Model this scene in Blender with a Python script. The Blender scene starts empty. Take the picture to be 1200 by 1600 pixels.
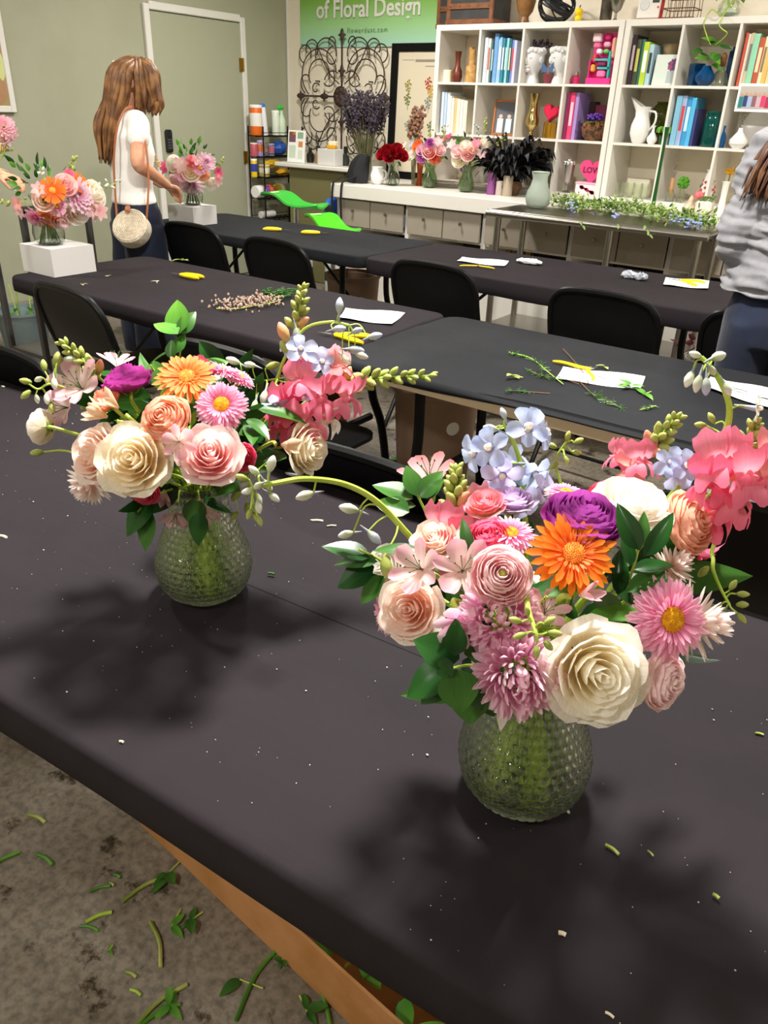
import bpy, math, random
import numpy as np
from mathutils import Vector, Matrix, Quaternion
random.seed(7)
rng = np.random.default_rng(11)
SC = bpy.context.scene
COL = SC.collection
pi = math.pi
# ---------------------------------------------------------------- camera
F, CAMH = 1200.0, 1.45
def _n(v): v = np.array(v, float); return v/np.linalg.norm(v)
def _d(x, y): return np.array([(x-600)/F, -(y-800)/F, 1.0])
_up = -_n(_d(514, 3088))
_y = _n(_d(1565, 206)); _y = _n(_y-_up*(_y@_up))
_x = -_n(_d(-1330, 105)); _x = _n(_x-_up*(_x@_up))
_x1 = np.cross(_up, _y); _x1 = _x1 if _x1@_x > 0 else -_x1
_x = _n(_x+_x1); _yy = np.cross(_x, _up); _y = _yy if _yy@_y > 0 else -_yy
RW = np.array([_x, _y, _up])                 # world = RW @ (right, up, forward)
CC = np.array([0, 0, CAMH])
def ray(x, y): return RW@_d(x, y)
def atz(x, y, z): r = ray(x, y); return CC+r*(z-CAMH)/r[2]
def aty(x, y, Y): r = ray(x, y); return CC+r*Y/r[1]
def atx(x, y, X): r = ray(x, y); return CC+r*X/r[0]
def camvec(r, u, t): return _n(RW@np.array([r, u, -t]))   # right, up, towards the viewer
cam = bpy.data.cameras.new('camera'); co = bpy.data.objects.new('camera', cam); COL.objects.link(co)
cam.sensor_fit = 'VERTICAL'; cam.sensor_height = 36; cam.lens = 27; cam.clip_start = .02
co.matrix_world = Matrix([[RW[i][0], RW[i][1], -RW[i][2], CC[i]] for i in range(3)]+[[0, 0, 0, 1]])
SC.camera = co
# ---------------------------------------------------------------- light
SC.cycles.max_bounces = 16; SC.cycles.diffuse_bounces = 7; SC.cycles.transmission_bounces = 14; SC.cycles.glossy_bounces = 6; SC.cycles.transparent_max_bounces = 12
CEIL = 3.05
SC.view_settings.view_transform = 'Standard'; SC.view_settings.look = 'None'
SC.view_settings.gamma = 1; SC.view_settings.use_curve_mapping = False
SC.view_settings.exposure = 0.45
w = bpy.data.worlds.new('world'); SC.world = w; w.use_nodes = True
w.node_tree.nodes['Background'].inputs[0].default_value = (1, .95, .88, 1)
w.node_tree.nodes['Background'].inputs[1].default_value = .05
PANELS = [(-.85, 1.35, 128), (-3.6, 1.35, 36), (-.85, 4.35, 38), (-3.6, 4.35, 64), (1.9, 1.35, 14), (1.9, 4.35, 30), (-.85, -1.65, 36), (-3.6, -1.65, 20)]
for (x, y, p) in PANELS:
    l = bpy.data.lights.new('panel_light', 'AREA'); l.shape = 'RECTANGLE'; l.size = .3; l.size_y = .3
    l.energy = p; l.color = (1, .965, .905)
    o = bpy.data.objects.new('panel_light', l); COL.objects.link(o); o.location = (x, y, CEIL-.035)
# ---------------------------------------------------------------- helpers
def lin(c):
    if isinstance(c, str):
        c = c.lstrip('#'); c = [int(c[i:i+2], 16)/255 for i in (0, 2, 4)]
        return tuple(x/12.92 if x <= .04045 else ((x+.055)/1.055)**2.4 for x in c)
    return tuple(c)
def mat(name, col, rough=.5, metal=0., col2=None, scale=12., bump=0., bscale=60., trans=0., ior=1.45, spec=.5, sheen=0., emit=0., detail=4, lo=.4, hi=.6, alpha=1., coat=0.):
    m = bpy.data.materials.new(name); m.use_nodes = True; nt = m.node_tree; N = nt.nodes; L = nt.links
    b = N['Principled BSDF']; c = (*lin(col), 1)
    b.inputs['Base Color'].default_value = c; b.inputs['Roughness'].default_value = rough; b.inputs['Metallic'].default_value = metal
    b.inputs['Transmission Weight'].default_value = trans; b.inputs['IOR'].default_value = ior
    b.inputs['Specular IOR Level'].default_value = spec; b.inputs['Sheen Weight'].default_value = sheen; b.inputs['Coat Weight'].default_value = coat
    b.inputs['Alpha'].default_value = alpha
    tc = N.new('ShaderNodeTexCoord')
    if emit: b.inputs['Emission Color'].default_value = c; b.inputs['Emission Strength'].default_value = emit
    if col2 is not None:
        n = N.new('ShaderNodeTexNoise'); n.inputs['Scale'].default_value = scale; n.inputs['Detail'].default_value = detail
        r = N.new('ShaderNodeValToRGB'); r.color_ramp.elements[0].position = lo; r.color_ramp.elements[1].position = hi
        r.color_ramp.elements[0].color = c; r.color_ramp.elements[1].color = (*lin(col2), 1)
        L.new(tc.outputs['Object'], n.inputs['Vector']); L.new(n.outputs['Fac'], r.inputs['Fac']); L.new(r.outputs['Color'], b.inputs['Base Color'])
    if bump:
        n2 = N.new('ShaderNodeTexNoise'); n2.inputs['Scale'].default_value = bscale; n2.inputs['Detail'].default_value = 5
        bp = N.new('ShaderNodeBump'); bp.inputs['Strength'].default_value = bump; bp.inputs['Distance'].default_value = .01
        L.new(tc.outputs['Object'], n2.inputs['Vector']); L.new(n2.outputs['Fac'], bp.inputs['Height']); L.new(bp.outputs['Normal'], b.inputs['Normal'])
    return m
def petal_mat(name, base, tip, p0=.15, p1=.8, transl=.3, rough=.55, vein=.12):
    """petal or leaf: colour runs from base to tip (attribute v), fine veins along it, light shines through"""
    m = bpy.data.materials.new(name); m.use_nodes = True; nt = m.node_tree; N = nt.nodes; L = nt.links
    b = N['Principled BSDF']; b.inputs['Roughness'].default_value = rough; b.inputs['Specular IOR Level'].default_value = .3
    a = N.new('ShaderNodeAttribute'); a.attribute_name = 'v'
    r = N.new('ShaderNodeValToRGB'); e = r.color_ramp.elements
    e[0].position = p0; e[0].color = (*lin(base), 1); e[1].position = p1; e[1].color = (*lin(tip), 1)
    L.new(a.outputs['Fac'], r.inputs['Fac'])
    a2 = N.new('ShaderNodeAttribute'); a2.attribute_name = 'u'
    wv = N.new('ShaderNodeTexNoise'); wv.noise_dimensions = '2D'; wv.inputs['Scale'].default_value = 9
    cx = N.new('ShaderNodeCombineXYZ'); L.new(a2.outputs['Fac'], cx.inputs[0]); 
    ml = N.new('ShaderNodeMath'); ml.operation = 'MULTIPLY'; ml.inputs[1].default_value = .15; L.new(a.outputs['Fac'], ml.inputs[0]); L.new(ml.outputs[0], cx.inputs[1])
    L.new(cx.outputs[0], wv.inputs['Vector'])
    mr = N.new('ShaderNodeMapRange'); mr.inputs[1].default_value = .3; mr.inputs[2].default_value = .7; mr.inputs[3].default_value = 1-vein; mr.inputs[4].default_value = 1+vein*.4
    L.new(wv.outputs['Fac'], mr.inputs[0])
    mx = N.new('ShaderNodeMix'); mx.data_type = 'RGBA'; mx.blend_type = 'MULTIPLY'; mx.inputs[0].default_value = 1
    L.new(r.outputs['Color'], mx.inputs[6]); L.new(mr.outputs[0], mx.inputs[7]); L.new(mx.outputs[2], b.inputs['Base Color'])
    t = N.new('ShaderNodeBsdfTranslucent'); L.new(mx.outputs[2], t.inputs['Color'])
    s = N.new('ShaderNodeMixShader'); s.inputs[0].default_value = transl
    L.new(b.outputs[0], s.inputs[1]); L.new(t.outputs[0], s.inputs[2]); L.new(s.outputs[0], N['Material Output'].inputs['Surface'])
    return m
def rotm(rx=0, ry=0, rz=0):
    return np.array(Matrix.Rotation(rz, 3, 'Z')@Matrix.Rotation(ry, 3, 'Y')@Matrix.Rotation(rx, 3, 'X'))
def frame(zdir, xhint=(0, 0, 1), spin=0.):
    """3x3 matrix whose z column is zdir"""
    z = _n(zdir); x = np.array(xhint, float); x = x-z*(x@z)
    if np.linalg.norm(x) < 1e-3: x = np.array([1., 0, 0]); x = x-z*(x@z)
    x = _n(x); y = np.cross(z, x)
    return np.array([x*math.cos(spin)+y*math.sin(spin), -x*math.sin(spin)+y*math.cos(spin), z]).T
class MB:
    def __init__(s): s.v = []; s.f = []; s.a = []; s.b = []; s.n = 0
    def add(s, v, f, a=None, b=None):
        v = np.asarray(v, float).reshape(-1, 3); s.v.append(v)
        k = s.n; s.f += [tuple(i+k for i in q) for q in f]; s.n += len(v)
        s.a.append(np.full(len(v), .5) if a is None else np.asarray(a, float)); s.b.append(np.full(len(v), .5) if b is None else np.asarray(b, float))
        return s
    def box(s, c, d, R=None, bev=0.):
        h = np.array(d, float)/2; c = np.array(c, float)
        b = min(bev, h.min()*.98)
        if b <= 0:
            v = np.array([[x, y, z] for x in (-1, 1) for y in (-1, 1) for z in (-1, 1)])*h
            f = [(0, 1, 3, 2), (4, 6, 7, 5), (0, 4, 5, 1), (2, 3, 7, 6), (0, 2, 6, 4), (1, 5, 7, 3)]
        else:
            v = []; ix = {}
            for x in (-1, 1):
                for y in (-1, 1):
                    for z in (-1, 1):
                        for ax in range(3):
                            p = np.array([x, y, z])*(h-b); p[ax] = [x, y, z][ax]*h[ax]; ix[(x, y, z, ax)] = len(v); v.append(p)
            f = []; J = lambda x, y, z, a: ix[(x, y, z, a)]
            for q in (-1, 1):
                for ax in range(3):
                    o = [(-1, -1), (1, -1), (1, 1), (-1, 1)]
                    def k(a, b2): t = [0, 0, 0]; t[ax] = q; t[(ax+1) % 3] = a; t[(ax+2) % 3] = b2; return tuple(t)
                    t = [J(*k(a, b2), ax) for a, b2 in o]; f.append(tuple(t if q > 0 else t[::-1]))
            for ax in range(3):
                a1, a2 = (ax+1) % 3, (ax+2) % 3
                for p in (-1, 1):
                    for q in (-1, 1):
                        e = []
                        for u in (-1, 1):
                            t = [0, 0, 0]; t[ax] = u; t[a1] = p; t[a2] = q; e.append(tuple(t))
                        qd = [J(*e[0], a1), J(*e[1], a1), J(*e[1], a2), J(*e[0], a2)]; f.append(tuple(qd if p*q > 0 else qd[::-1]))
            for x in (-1, 1):
                for y in (-1, 1):
                    for z in (-1, 1):
                        t = [J(x, y, z, i) for i in range(3)]; f.append(tuple(t if x*y*z > 0 else t[::-1]))
            v = np.array(v)
        if R is not None: v = v@np.asarray(R).T
        return s.add(v+c, f)
    def tube(s, pts, r, n=8, cap=True, flat=1.):
        P = np.array(pts, float); m = len(P); r = np.full(m, r) if np.isscalar(r) else np.array(r, float)
        T = np.gradient(P, axis=0); T /= np.linalg.norm(T, axis=1)[:, None]+1e-12
        u = np.array([0, 0, 1.]) if abs(T[0][2]) < .9 else np.array([1., 0, 0]); V = []
        for i in range(m):
            u = u-T[i]*(u@T[i]); u /= np.linalg.norm(u)+1e-12; w_ = np.cross(T[i], u)
            a = np.arange(n)*2*pi/n
            V.append(P[i]+r[i]*(np.cos(a)[:, None]*u*flat+np.sin(a)[:, None]*w_))
        f = [(i*n+j, i*n+(j+1) % n, (i+1)*n+(j+1) % n, (i+1)*n+j) for i in range(m-1) for j in range(n)]
        if cap: f += [tuple(range(n))[::-1], tuple(range((m-1)*n, m*n))]
        return s.add(np.concatenate(V), f, a=np.repeat(np.linspace(0, 1, m), n))
    def cyl(s, c, r, h, n=20, r2=None, R=None):
        return s.lathe([(0, 0), (r, 0), (r if r2 is None else r2, h), (0, h)], n, c, R)
    def lathe(s, prof, n=24, c=(0, 0, 0), R=None, sx=1., sy=1.):
        a = np.arange(n)*2*pi/n; V = []; f = []; rows = []; k = 0; av = []
        for i, (r, z) in enumerate(prof):
            if r <= 1e-6: V.append(np.array([[0, 0, z]])); rows.append((k, 1)); k += 1
            else: V.append(np.stack([r*sx*np.cos(a), r*sy*np.sin(a), np.full(n, z)], 1)); rows.append((k, n)); k += n
            av += [i/max(1, len(prof)-1)]*rows[-1][1]
        for (p, m1), (q, m2) in zip(rows[:-1], rows[1:]):
            for j in range(n):
                j2 = (j+1) % n
                if m1 == 1 and m2 == 1: continue
                if m1 == 1: f.append((p, q+j2, q+j))
                elif m2 == 1: f.append((p+j, p+j2, q))
                else: f.append((p+j, p+j2, q+j2, q+j))
        V = np.concatenate(V)
        if R is not None: V = V@np.asarray(R).T
        return s.add(V+np.array(c), f, a=av)
    def ball(s, c, r, n=12, m=8, R=None):
        r = np.array([r]*3 if np.isscalar(r) else r, float)
        p = [(math.sin(pi*i/m), -math.cos(pi*i/m)) for i in range(m+1)]; p[0] = (0, -1); p[-1] = (0, 1)
        t = MB().lathe(p, n); v = np.concatenate(t.v)*r
        if R is not None: v = v@np.asarray(R).T
        return s.add(v+np.array(c), t.f)
    def sheet(s, fn, nu, nv, thick=0.):
        """grid surface fn(u in -1..1, v in 0..1); with thick it gets a back side and rim"""
        U = np.linspace(-1, 1, nu); W = np.linspace(0, 1, nv)
        P = np.array([[fn(u, v) for u in U] for v in W], float).reshape(-1, 3)
        f = [(i*nu+j, i*nu+j+1, (i+1)*nu+j+1, (i+1)*nu+j) for i in range(nv-1) for j in range(nu-1)]
        a = np.repeat(W, nu); b = np.tile(U, nv)
        if thick:
            G = P.reshape(nv, nu, 3); du = np.gradient(G, axis=1); dv = np.gradient(G, axis=0); nn = np.cross(du, dv).reshape(-1, 3)
            nn /= np.linalg.norm(nn, axis=1)[:, None]+1e-9; m = len(P)
            P = np.concatenate([P, P-nn*thick]); f += [tuple(i+m for i in q)[::-1] for q in f]
            bd = [j for j in range(nu)]+[i*nu+nu-1 for i in range(1, nv)]+[(nv-1)*nu+j for j in range(nu-2, -1, -1)]+[i*nu for i in range(nv-2, 0, -1)]
            f += [(bd[(i+1) % len(bd)], bd[i], bd[i]+m, bd[(i+1) % len(bd)]+m) for i in range(len(bd))]
            a = np.tile(a, 2); b = np.tile(b, 2)
        return s.add(P, f, a, b)
    def poly(s, pts, R, c, th):
        """flat outline pts (2-D, ccw) extruded by th along the z of R"""
        n = len(pts); v = np.array([[x, y, 0] for x, y in pts]+[[x, y, th] for x, y in pts], float)
        f = [tuple(range(n))[::-1], tuple(range(n, 2*n))]+[(i, (i+1) % n, n+(i+1) % n, n+i) for i in range(n)]
        return s.add(v@np.asarray(R).T+np.array(c), f)
    def xf(s, R=None, t=(0, 0, 0)):
        s.v = [(v if R is None else v@np.asarray(R).T)+np.array(t) for v in s.v]; return s
    def mesh(s, name, smooth=True):
        V = np.concatenate(s.v); me = bpy.data.meshes.new(name)
        me.from_pydata(V.tolist(), [], s.f)
        at = me.attributes.new('v', 'FLOAT', 'POINT'); at.data.foreach_set('value', np.concatenate(s.a).astype(np.float32))
        at = me.attributes.new('u', 'FLOAT', 'POINT'); at.data.foreach_set('value', np.concatenate(s.b).astype(np.float32))
        if smooth:
            me.polygons.foreach_set('use_smooth', np.ones(len(me.polygons), bool))
            if smooth != 'all': me.set_sharp_from_angle(angle=math.radians(38))
        me.update(); return me
    def build(s, name, m, parent=None, smooth=True, **k):
        return obj(name, s.mesh(name, smooth), m, parent, **k)
def obj(name, me, m, parent=None, loc=None, R=None, sc=None, label=None, cat=None, group=None, kind=None):
    o = bpy.data.objects.new(name, me); COL.objects.link(o)
    if m is not None:
        if not me.materials: me.materials.append(m)
        elif me.materials[0] != m: o.material_slots[0].link = 'OBJECT'; o.material_slots[0].material = m
    if parent is not None: o.parent = parent
    if R is not None: o.rotation_mode = 'QUATERNION'; o.rotation_quaternion = Matrix(np.asarray(R).tolist()).to_quaternion()
    if loc is not None: o.location = tuple(float(x) for x in loc)
    if sc is not None: o.scale = (sc, sc, sc) if np.isscalar(sc) else sc
    return tag(o, label, cat, group, kind)
def tag(o, label=None, cat=None, group=None, kind=None):
    if label: o['label'] = label
    if cat: o['category'] = cat
    if group: o['group'] = group
    if kind: o['kind'] = kind
    return o
def thing(name, label, cat, loc=(0, 0, 0), rz=0., group=None, R=None):
    o = bpy.data.objects.new(name, None); COL.objects.link(o); o.empty_display_size = .05; o.location = tuple(float(x) for x in loc)
    if R is not None: o.rotation_mode = 'QUATERNION'; o.rotation_quaternion = Matrix(np.asarray(R).tolist()).to_quaternion()
    else: o.rotation_euler = (0, 0, rz)
    return tag(o, label, cat, group)
def struct(name, mb, m, parent=None, smooth=False): return mb.build(name, m, parent, smooth, kind='structure' if parent is None else None)
def copy_tree(o, parent=None, **k):
    c = o.copy(); COL.objects.link(c); c.parent = parent
    for ch in list(o.children): copy_tree(ch, c)
    return tag(c, **k)
def smooth_path(pts, n=6):
    """Catmull-Rom through pts"""
    P = [np.array(p, float) for p in pts]; P = [2*P[0]-P[1]]+P+[2*P[-1]-P[-2]]; out = []
    for i in range(1, len(P)-2):
        for t in np.linspace(0, 1, n, endpoint=False):
            a, b, c, d = P[i-1:i+3]; out.append(.5*((2*b)+(c-a)*t+(2*a-5*b+4*c-d)*t*t+(3*b-a-3*c+d)*t**3))
    out.append(P[-2]); return np.array(out)
def text_mesh(txt, size, font_w=.0, extrude=.0008, sp=1.):
    cu = bpy.data.curves.new('t', 'FONT'); cu.body = txt; cu.size = size; cu.extrude = extrude; cu.offset = font_w; cu.space_character = sp; cu.align_x = 'CENTER'; cu.align_y = 'CENTER'; cu.resolution_u = 3
    o = bpy.data.objects.new('t', cu); COL.objects.link(o)
    me = bpy.data.meshes.new_from_object(o.evaluated_get(bpy.context.evaluated_depsgraph_get())); bpy.data.objects.remove(o); bpy.data.curves.remove(cu)
    me.materials.clear(); return me
# ---------------------------------------------------------------- materials
m_white = mat('white_paint', '#dedbd4', .45); m_lam = mat('white_laminate', '#e0dcd4', .35)
m_black = mat('black_metal', '#070708', .42, spec=.28); m_blackp = mat('black_plastic', '#111112', .5)
m_steel = mat('steel', '#a8a49c', .28, 1.); m_chrome = mat('chrome', '#d8d8d8', .12, 1.)
m_paper = mat('paper', '#f1f1f1', .7); m_box = mat('white_card', '#d2d0cd', .6)
m_kraft = mat('cardboard', '#b98655', .75, col2='#a8753f', scale=8, bump=.1, bscale=90); m_gold = mat('gold', '#c79a3c', .22, 1.)
m_wood = mat('dark_wood', '#4b2a1a', .5, col2='#6b3d22', scale=9); m_glassy = mat('clear_glass', '#f4fbf4', .03, trans=1., ior=1.45)
m_yellow = mat('yellow_plastic', '#f2cf12', .4); m_skin = mat('skin', '#d9a283', .55, col2='#cf9274', scale=14, spec=.35)
# ================================================================ the room
XW, YB, XR, YF = -5.54, 6.15, 3.6, -3.2
def floor_mat():
    m = mat('concrete', '#6f675a', .62, bump=.25, bscale=40); nt = m.node_tree; N = nt.nodes; L = nt.links; b = N['Principled BSDF']
    tc = N.new('ShaderNodeTexCoord')
    def noise(s, d=6, rgh=.6):
        n = N.new('ShaderNodeTexNoise'); n.inputs['Scale'].default_value = s; n.inputs['Detail'].default_value = d; n.inputs['Roughness'].default_value = rgh; L.new(tc.outputs['Object'], n.inputs['Vector']); return n
    def ramp(n, stops):
        r = N.new('ShaderNodeValToRGB'); e = r.color_ramp.elements
        e[0].position, e[0].color = stops[0][0], (*lin(stops[0][1]), 1); e[1].position, e[1].color = stops[-1][0], (*lin(stops[-1][1]), 1)
        for p, c in stops[1:-1]: x = e.new(p); x.color = (*lin(c), 1)
        L.new(n.outputs['Fac'], r.inputs['Fac']); return r
    a = ramp(noise(1.6, 8, .65), [(.3, '#675d4f'), (.5, '#81786a'), (.7, '#a39b8e')])
    g = ramp(noise(55, 4), [(.35, '#757575'), (.6, '#ffffff')])
    st = ramp(noise(5.5, 7, .7), [(.375, '#4a3826'), (.39, '#85745c'), (.43, '#ffffff')])
    prev = a
    for r, fac in ((g, .55), (st, .8)):
        mx = N.new('ShaderNodeMix'); mx.data_type = 'RGBA'; mx.blend_type = 'MULTIPLY'; mx.inputs[0].default_value = fac
        L.new(prev.outputs[2] if prev is not a else a.outputs['Color'], mx.inputs[6]); L.new(r.outputs['Color'], mx.inputs[7]); prev = mx
    L.new(prev.outputs[2], b.inputs['Base Color'])
    rr = ramp(noise(5.5, 7, .7), [(.36, '#777777'), (.44, '#dddddd')]); L.new(rr.outputs['Color'], b.inputs['Roughness'])
    return m
m_green = mat('green_wall_paint', '#a2a38c', .75, col2='#9e9f88', scale=3, bump=.05, bscale=120)
m_cream = mat('cream_wall_paint', '#eee5d2', .75, col2='#eae0cc', scale=3, bump=.05, bscale=120)
m_floor = floor_mat()
struct('floor', MB().box(((XW+XR)/2, (YB+YF)/2, -.05), (XR-XW+.4, YB-YF+.4, .1)), m_floor)
m_ceil = mat('ceiling_paint', '#d9d5cb', .85)
struct('ceiling', MB().box(((XW+XR)/2, (YB+YF)/2, CEIL+.05), (XR-XW+.4, YB-YF+.4, .1)), m_ceil)
struct('wall_left', MB().box((XW-.1, (YB+YF)/2, CEIL/2), (.2, YB-YF+.4, CEIL)), m_green)
struct('wall_back', MB().box(((XW+XR)/2, YB+.1, CEIL/2), (XR-XW, .2, CEIL)), m_cream)
struct('wall_right', MB().box((XR+.1, (YB+YF)/2, CEIL/2), (.2, YB-YF+.4, CEIL)), m_cream)
struct('wall_front', MB().box(((XW+XR)/2, YF-.1, CEIL/2), (XR-XW, .2, CEIL)), m_cream)
struct('trim_1', MB().box((XW+.012, YB-.006, CEIL/2), (.02, .012, CEIL), bev=.003), m_white)
struct('baseboard_left', MB().box((XW+.006, 1.3, .05), (.012, 6.6, .1), bev=.003), mat('grey_rubber', '#8b8a7c', .6))
m_emit = mat('lamp_diffuser', '#fff2df', .5, emit=5.)
m_lampf = mat('lamp_frame', '#e8e8e4', .5)
PLAB = ['above the vase table', 'above the chair by the white flower box', 'above the table in front of the steel worktable', 'above the woman with the round bag', 'right of the vase table', 'near the right end of the bookcases', 'behind the viewer', 'behind the viewer to the left']
for i, (x, y, p) in enumerate(PANELS):
    t = thing('ceiling_light', 'square white ceiling light panel '+PLAB[i], 'ceiling light', (x, y, CEIL-.03), group='ceiling light panels')
    fr = MB()
    for sx in (-1, 1): fr.box((sx*.175, 0, .0), (.03, .38, .058)); fr.box((0, sx*.175, .0), (.32, .03, .058))
    fr.build('frame', m_lampf, t, False); MB().box((0, 0, .012), (.32, .32, .008)).build('diffuser', m_emit, t, False)
# door in the green wall
DY0, DY1, DT = 4.575, 5.53, 2.06
d = struct('door_1', MB().box((XW+.012, (DY0+DY1)/2, DT/2), (.02, DY1-DY0, DT-.01), bev=.003), mat('green_door_paint', '#a1a38c', .6))
for y in (DY0-.03, DY1+.03): struct('door_frame', MB().box((XW+.018, y, DT/2+.02), (.036, .055, DT+.04), bev=.006), m_white, d)
struct('door_frame', MB().box((XW+.018, (DY0+DY1)/2, DT+.03), (.036, DY1-DY0+.005, .055), bev=.006), m_white, d)
m_brass = mat('brass', '#b08d3a', .3, 1.)
for z in (1.75, 1.02, .3):
    hb = MB().box((0, 0, 0), (.012, .035, .1)).tube([(.008, .018, -.05), (.008, .018, .05)], .008); hb.xf(None, (XW+.03, DY1-.01, z)); hb.build('hinge', m_brass, d)
kb = MB().lathe([(.0, 0), (.034, 0), (.034, .008), (.012, .012), (.012, .04), (.028, .05), (.032, .065), (.02, .08), (0, .082)], 18, (XW+.022, DY0+.07, .98), rotm(0, pi/2, 0)); kb.build('knob', m_brass, d)
kp = MB().box((XW+.035, DY0+.075, 1.16), (.03, .07, .17), bev=.012).build('keypad_lock', m_blackp, d)
k2 = MB()
for i in range(4):
    for j in range(3): k2.box((XW+.051, DY0+.057+j*.018, 1.11+i*.02), (.004, .011, .012))
k2.build('key_buttons', mat('grey_key', '#55565a', .5), kp); MB().box((XW+.051, DY0+.075, 1.21), (.004, .045, .03)).build('display', mat('dark_glass', '#20242a', .1), kp)
# ================================================================ folding tables and their cloths
m_ttop = mat('beige_table_plastic', '#cdb899', .55)
def cloth_mat(name, c, c2):
    m = mat(name, c, .75, col2=c2, scale=3.5, spec=.12, sheen=.0); nt = m.node_tree; N = nt.nodes; L = nt.links
    tc = N.new('ShaderNodeTexCoord'); 
    mp = N.new('ShaderNodeMapping'); mp.inputs['Scale'].default_value = (1.2, 9, 1); L.new(tc.outputs['Object'], mp.inputs[0])
    n1 = N.new('ShaderNodeTexNoise'); n1.inputs['Scale'].default_value = 1.3; n1.inputs['Detail'].default_value = 3; L.new(mp.outputs[0], n1.inputs['Vector'])
    n2 = N.new('ShaderNodeTexNoise'); n2.inputs['Scale'].default_value = 900; L.new(tc.outputs['Object'], n2.inputs['Vector'])
    b1 = N.new('ShaderNodeBump'); b1.inputs['Strength'].default_value = .35; b1.inputs['Distance'].default_value = .012; L.new(n1.outputs['Fac'], b1.inputs['Height'])
    b2 = N.new('ShaderNodeBump'); b2.inputs['Strength'].default_value = .3; b2.inputs['Distance'].default_value = .001; L.new(n2.outputs['Fac'], b2.inputs['Height']); L.new(b1.outputs[0], b2.inputs['Normal'])
    L.new(b2.outputs[0], N['Principled BSDF'].inputs['Normal']); return m
m_clA = cloth_mat('brown_black_cloth', '#272226', '#231f22'); m_clB = cloth_mat('grey_black_cloth', '#242528', '#1f2023')
def rrect(hx, hy, r, n=10):
    out = []
    for cx, cy, a0 in ((hx-r, hy-r, 0), (-(hx-r), hy-r, pi/2), (-(hx-r), -(hy-r), pi), (hx-r, -(hy-r), 1.5*pi)):
        for k in range(n+1): a = a0+k*pi/2/n; out.append((cx+r*math.cos(a), cy+r*math.sin(a)))
    P = []
    for i in range(len(out)):
        a, b = np.array(out[i]), np.array(out[(i+1) % len(out)]); m = max(1, int(np.linalg.norm(b-a)/.06)); P += [a+(b-a)*k/m for k in range(m)]
    return np.array(P)
TT = .74
def wish_leg(t, x, s):
    """black steel folding leg frame near one end of a table"""
    for y in (-.22, .22):
        MB().tube(smooth_path([(x, y, .69), (x, y*1.02, .42), (x+s*.02, y*1.25, .25), (x+s*.02, y*1.5, .002)], 5), .018, 8).build('leg', m_black, t)
    MB().tube([(x, -.22, .30), (x, .22, .30)], .016, 8).build('crossbar', m_black, t)
    MB().tube([(x, -.26, .66), (x, .26, .66)], .012, 8).build('hinge_bar', m_black, t)
    MB().tube([(x, 0, .31), (x-s*.42, 0, .69)], .009, 8).build('brace', m_black, t)
def table(x0, x1, y0, y1, lab, clab, cm, drop, seed, ride=0., rz=0.):
    cx, cy, hx, hy = (x0+x1)/2, (y0+y1)/2, (x1-x0)/2, (y1-y0)/2
    t = thing('folding_table', lab, 'table', (cx, cy, 0), rz)
    o = rrect(hx-.008, hy-.008, .06); n = len(o); mb = MB(); v = []
    for z, s in ((TT-.05, .012), (TT-.045, 0), (TT-.01, 0), (TT-.005, .006)):
        q = rrect(hx-.008-s, hy-.008-s, .06-s); v += [(x, y, z) for x, y in q[:n]]
    f = [(k*n+i, k*n+(i+1) % n, (k+1)*n+(i+1) % n, (k+1)*n+i) for k in range(3) for i in range(n)]+[tuple(range(n))[::-1], tuple(range(3*n, 4*n))]
    mb.add(v, f).build('tabletop', m_ttop, t)
    wish_leg(t, -hx+.26, -1); wish_leg(t, hx-.26, 1)
    # cloth: rings from a centre line out to the edge, round the edge and down the skirt
    rs = np.random.default_rng(seed); W = [(rs.uniform(.5, 2.2), rs.uniform(7, 17), rs.uniform(0, 6), rs.uniform(-1, 1)) for _ in range(7)]
    def wr(x, y):
        e = min(1, max(0, (hy-abs(y))/.2))
        return sum(math.sin(a*x*1.3+b*y+c)*.0007 for a, b, c, d in W)*(.4+.6*e)+.008*ride*math.exp(-((y+hy-.12-.05*math.sin(2.1*x))/.025)**2)+.008*ride*math.exp(-((y-.07-.09*math.sin(1.7*x+2))/.016)**2)
    V = []; rows = []; r0 = .065
    N0 = 2*(len(rrect(hx, hy, r0)))
    def ring(d, z, fn=None):
        P = rrect(hx, hy, r0); L = []
        for x, y in P:
            sx = (hx-d)/hx; sy = (hy-d)/hy; X, Y = x*sx, y*sy
            L.append((X, Y, z+(wr(X, Y) if fn is None else fn(x, y))))
        return L
    n = len(rrect(hx, hy, r0)); rings = [ring(d, TT+.004) for d in (hy*.999, hy*.92, hy*.84, hy*.76, hy*.68, hy*.6, hy*.52, hy*.44, hy*.36, hy*.28, hy*.21, hy*.15, hy*.1, hy*.06, .012)]
    rings += [ring(.004, TT+.0022, lambda x, y: wr(x, y)*.5), ring(0, TT-.006, lambda x, y: 0)]
    def hem(x, y): return -drop+(ride*(.014+.01*math.sin(3.1*x+1))*(y < -hy*.9))+.003*math.sin(9*x+7*y)
    rings += [ring(-.002, TT, lambda x, y: hem(x, y)*.5), ring(-.001, TT, hem), ring(.006, TT, lambda x, y: hem(x, y)-.004), ring(.008, TT, lambda x, y: hem(x, y)+.02)]
    V = [p for r in rings for p in r]; K = len(rings)
    f = [(k*n+i, (k+1)*n+i, (k+1)*n+(i+1) % n, k*n+(i+1) % n) for k in range(K-1) for i in range(n)]+[tuple(range(n))]
    MB().add(V, f).build('tablecloth', cm, None, 'all', loc=(cx, cy, 0), R=rotm(0, 0, rz), label=clab, cat='tablecloth')
    return t
table(-2.62, .22, .332, 1.128, 'long folding table carrying the two large glass vases', 'brown-black fitted cloth under the two large vases', m_clA, .062, 3, 0, math.radians(3.5))
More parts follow.
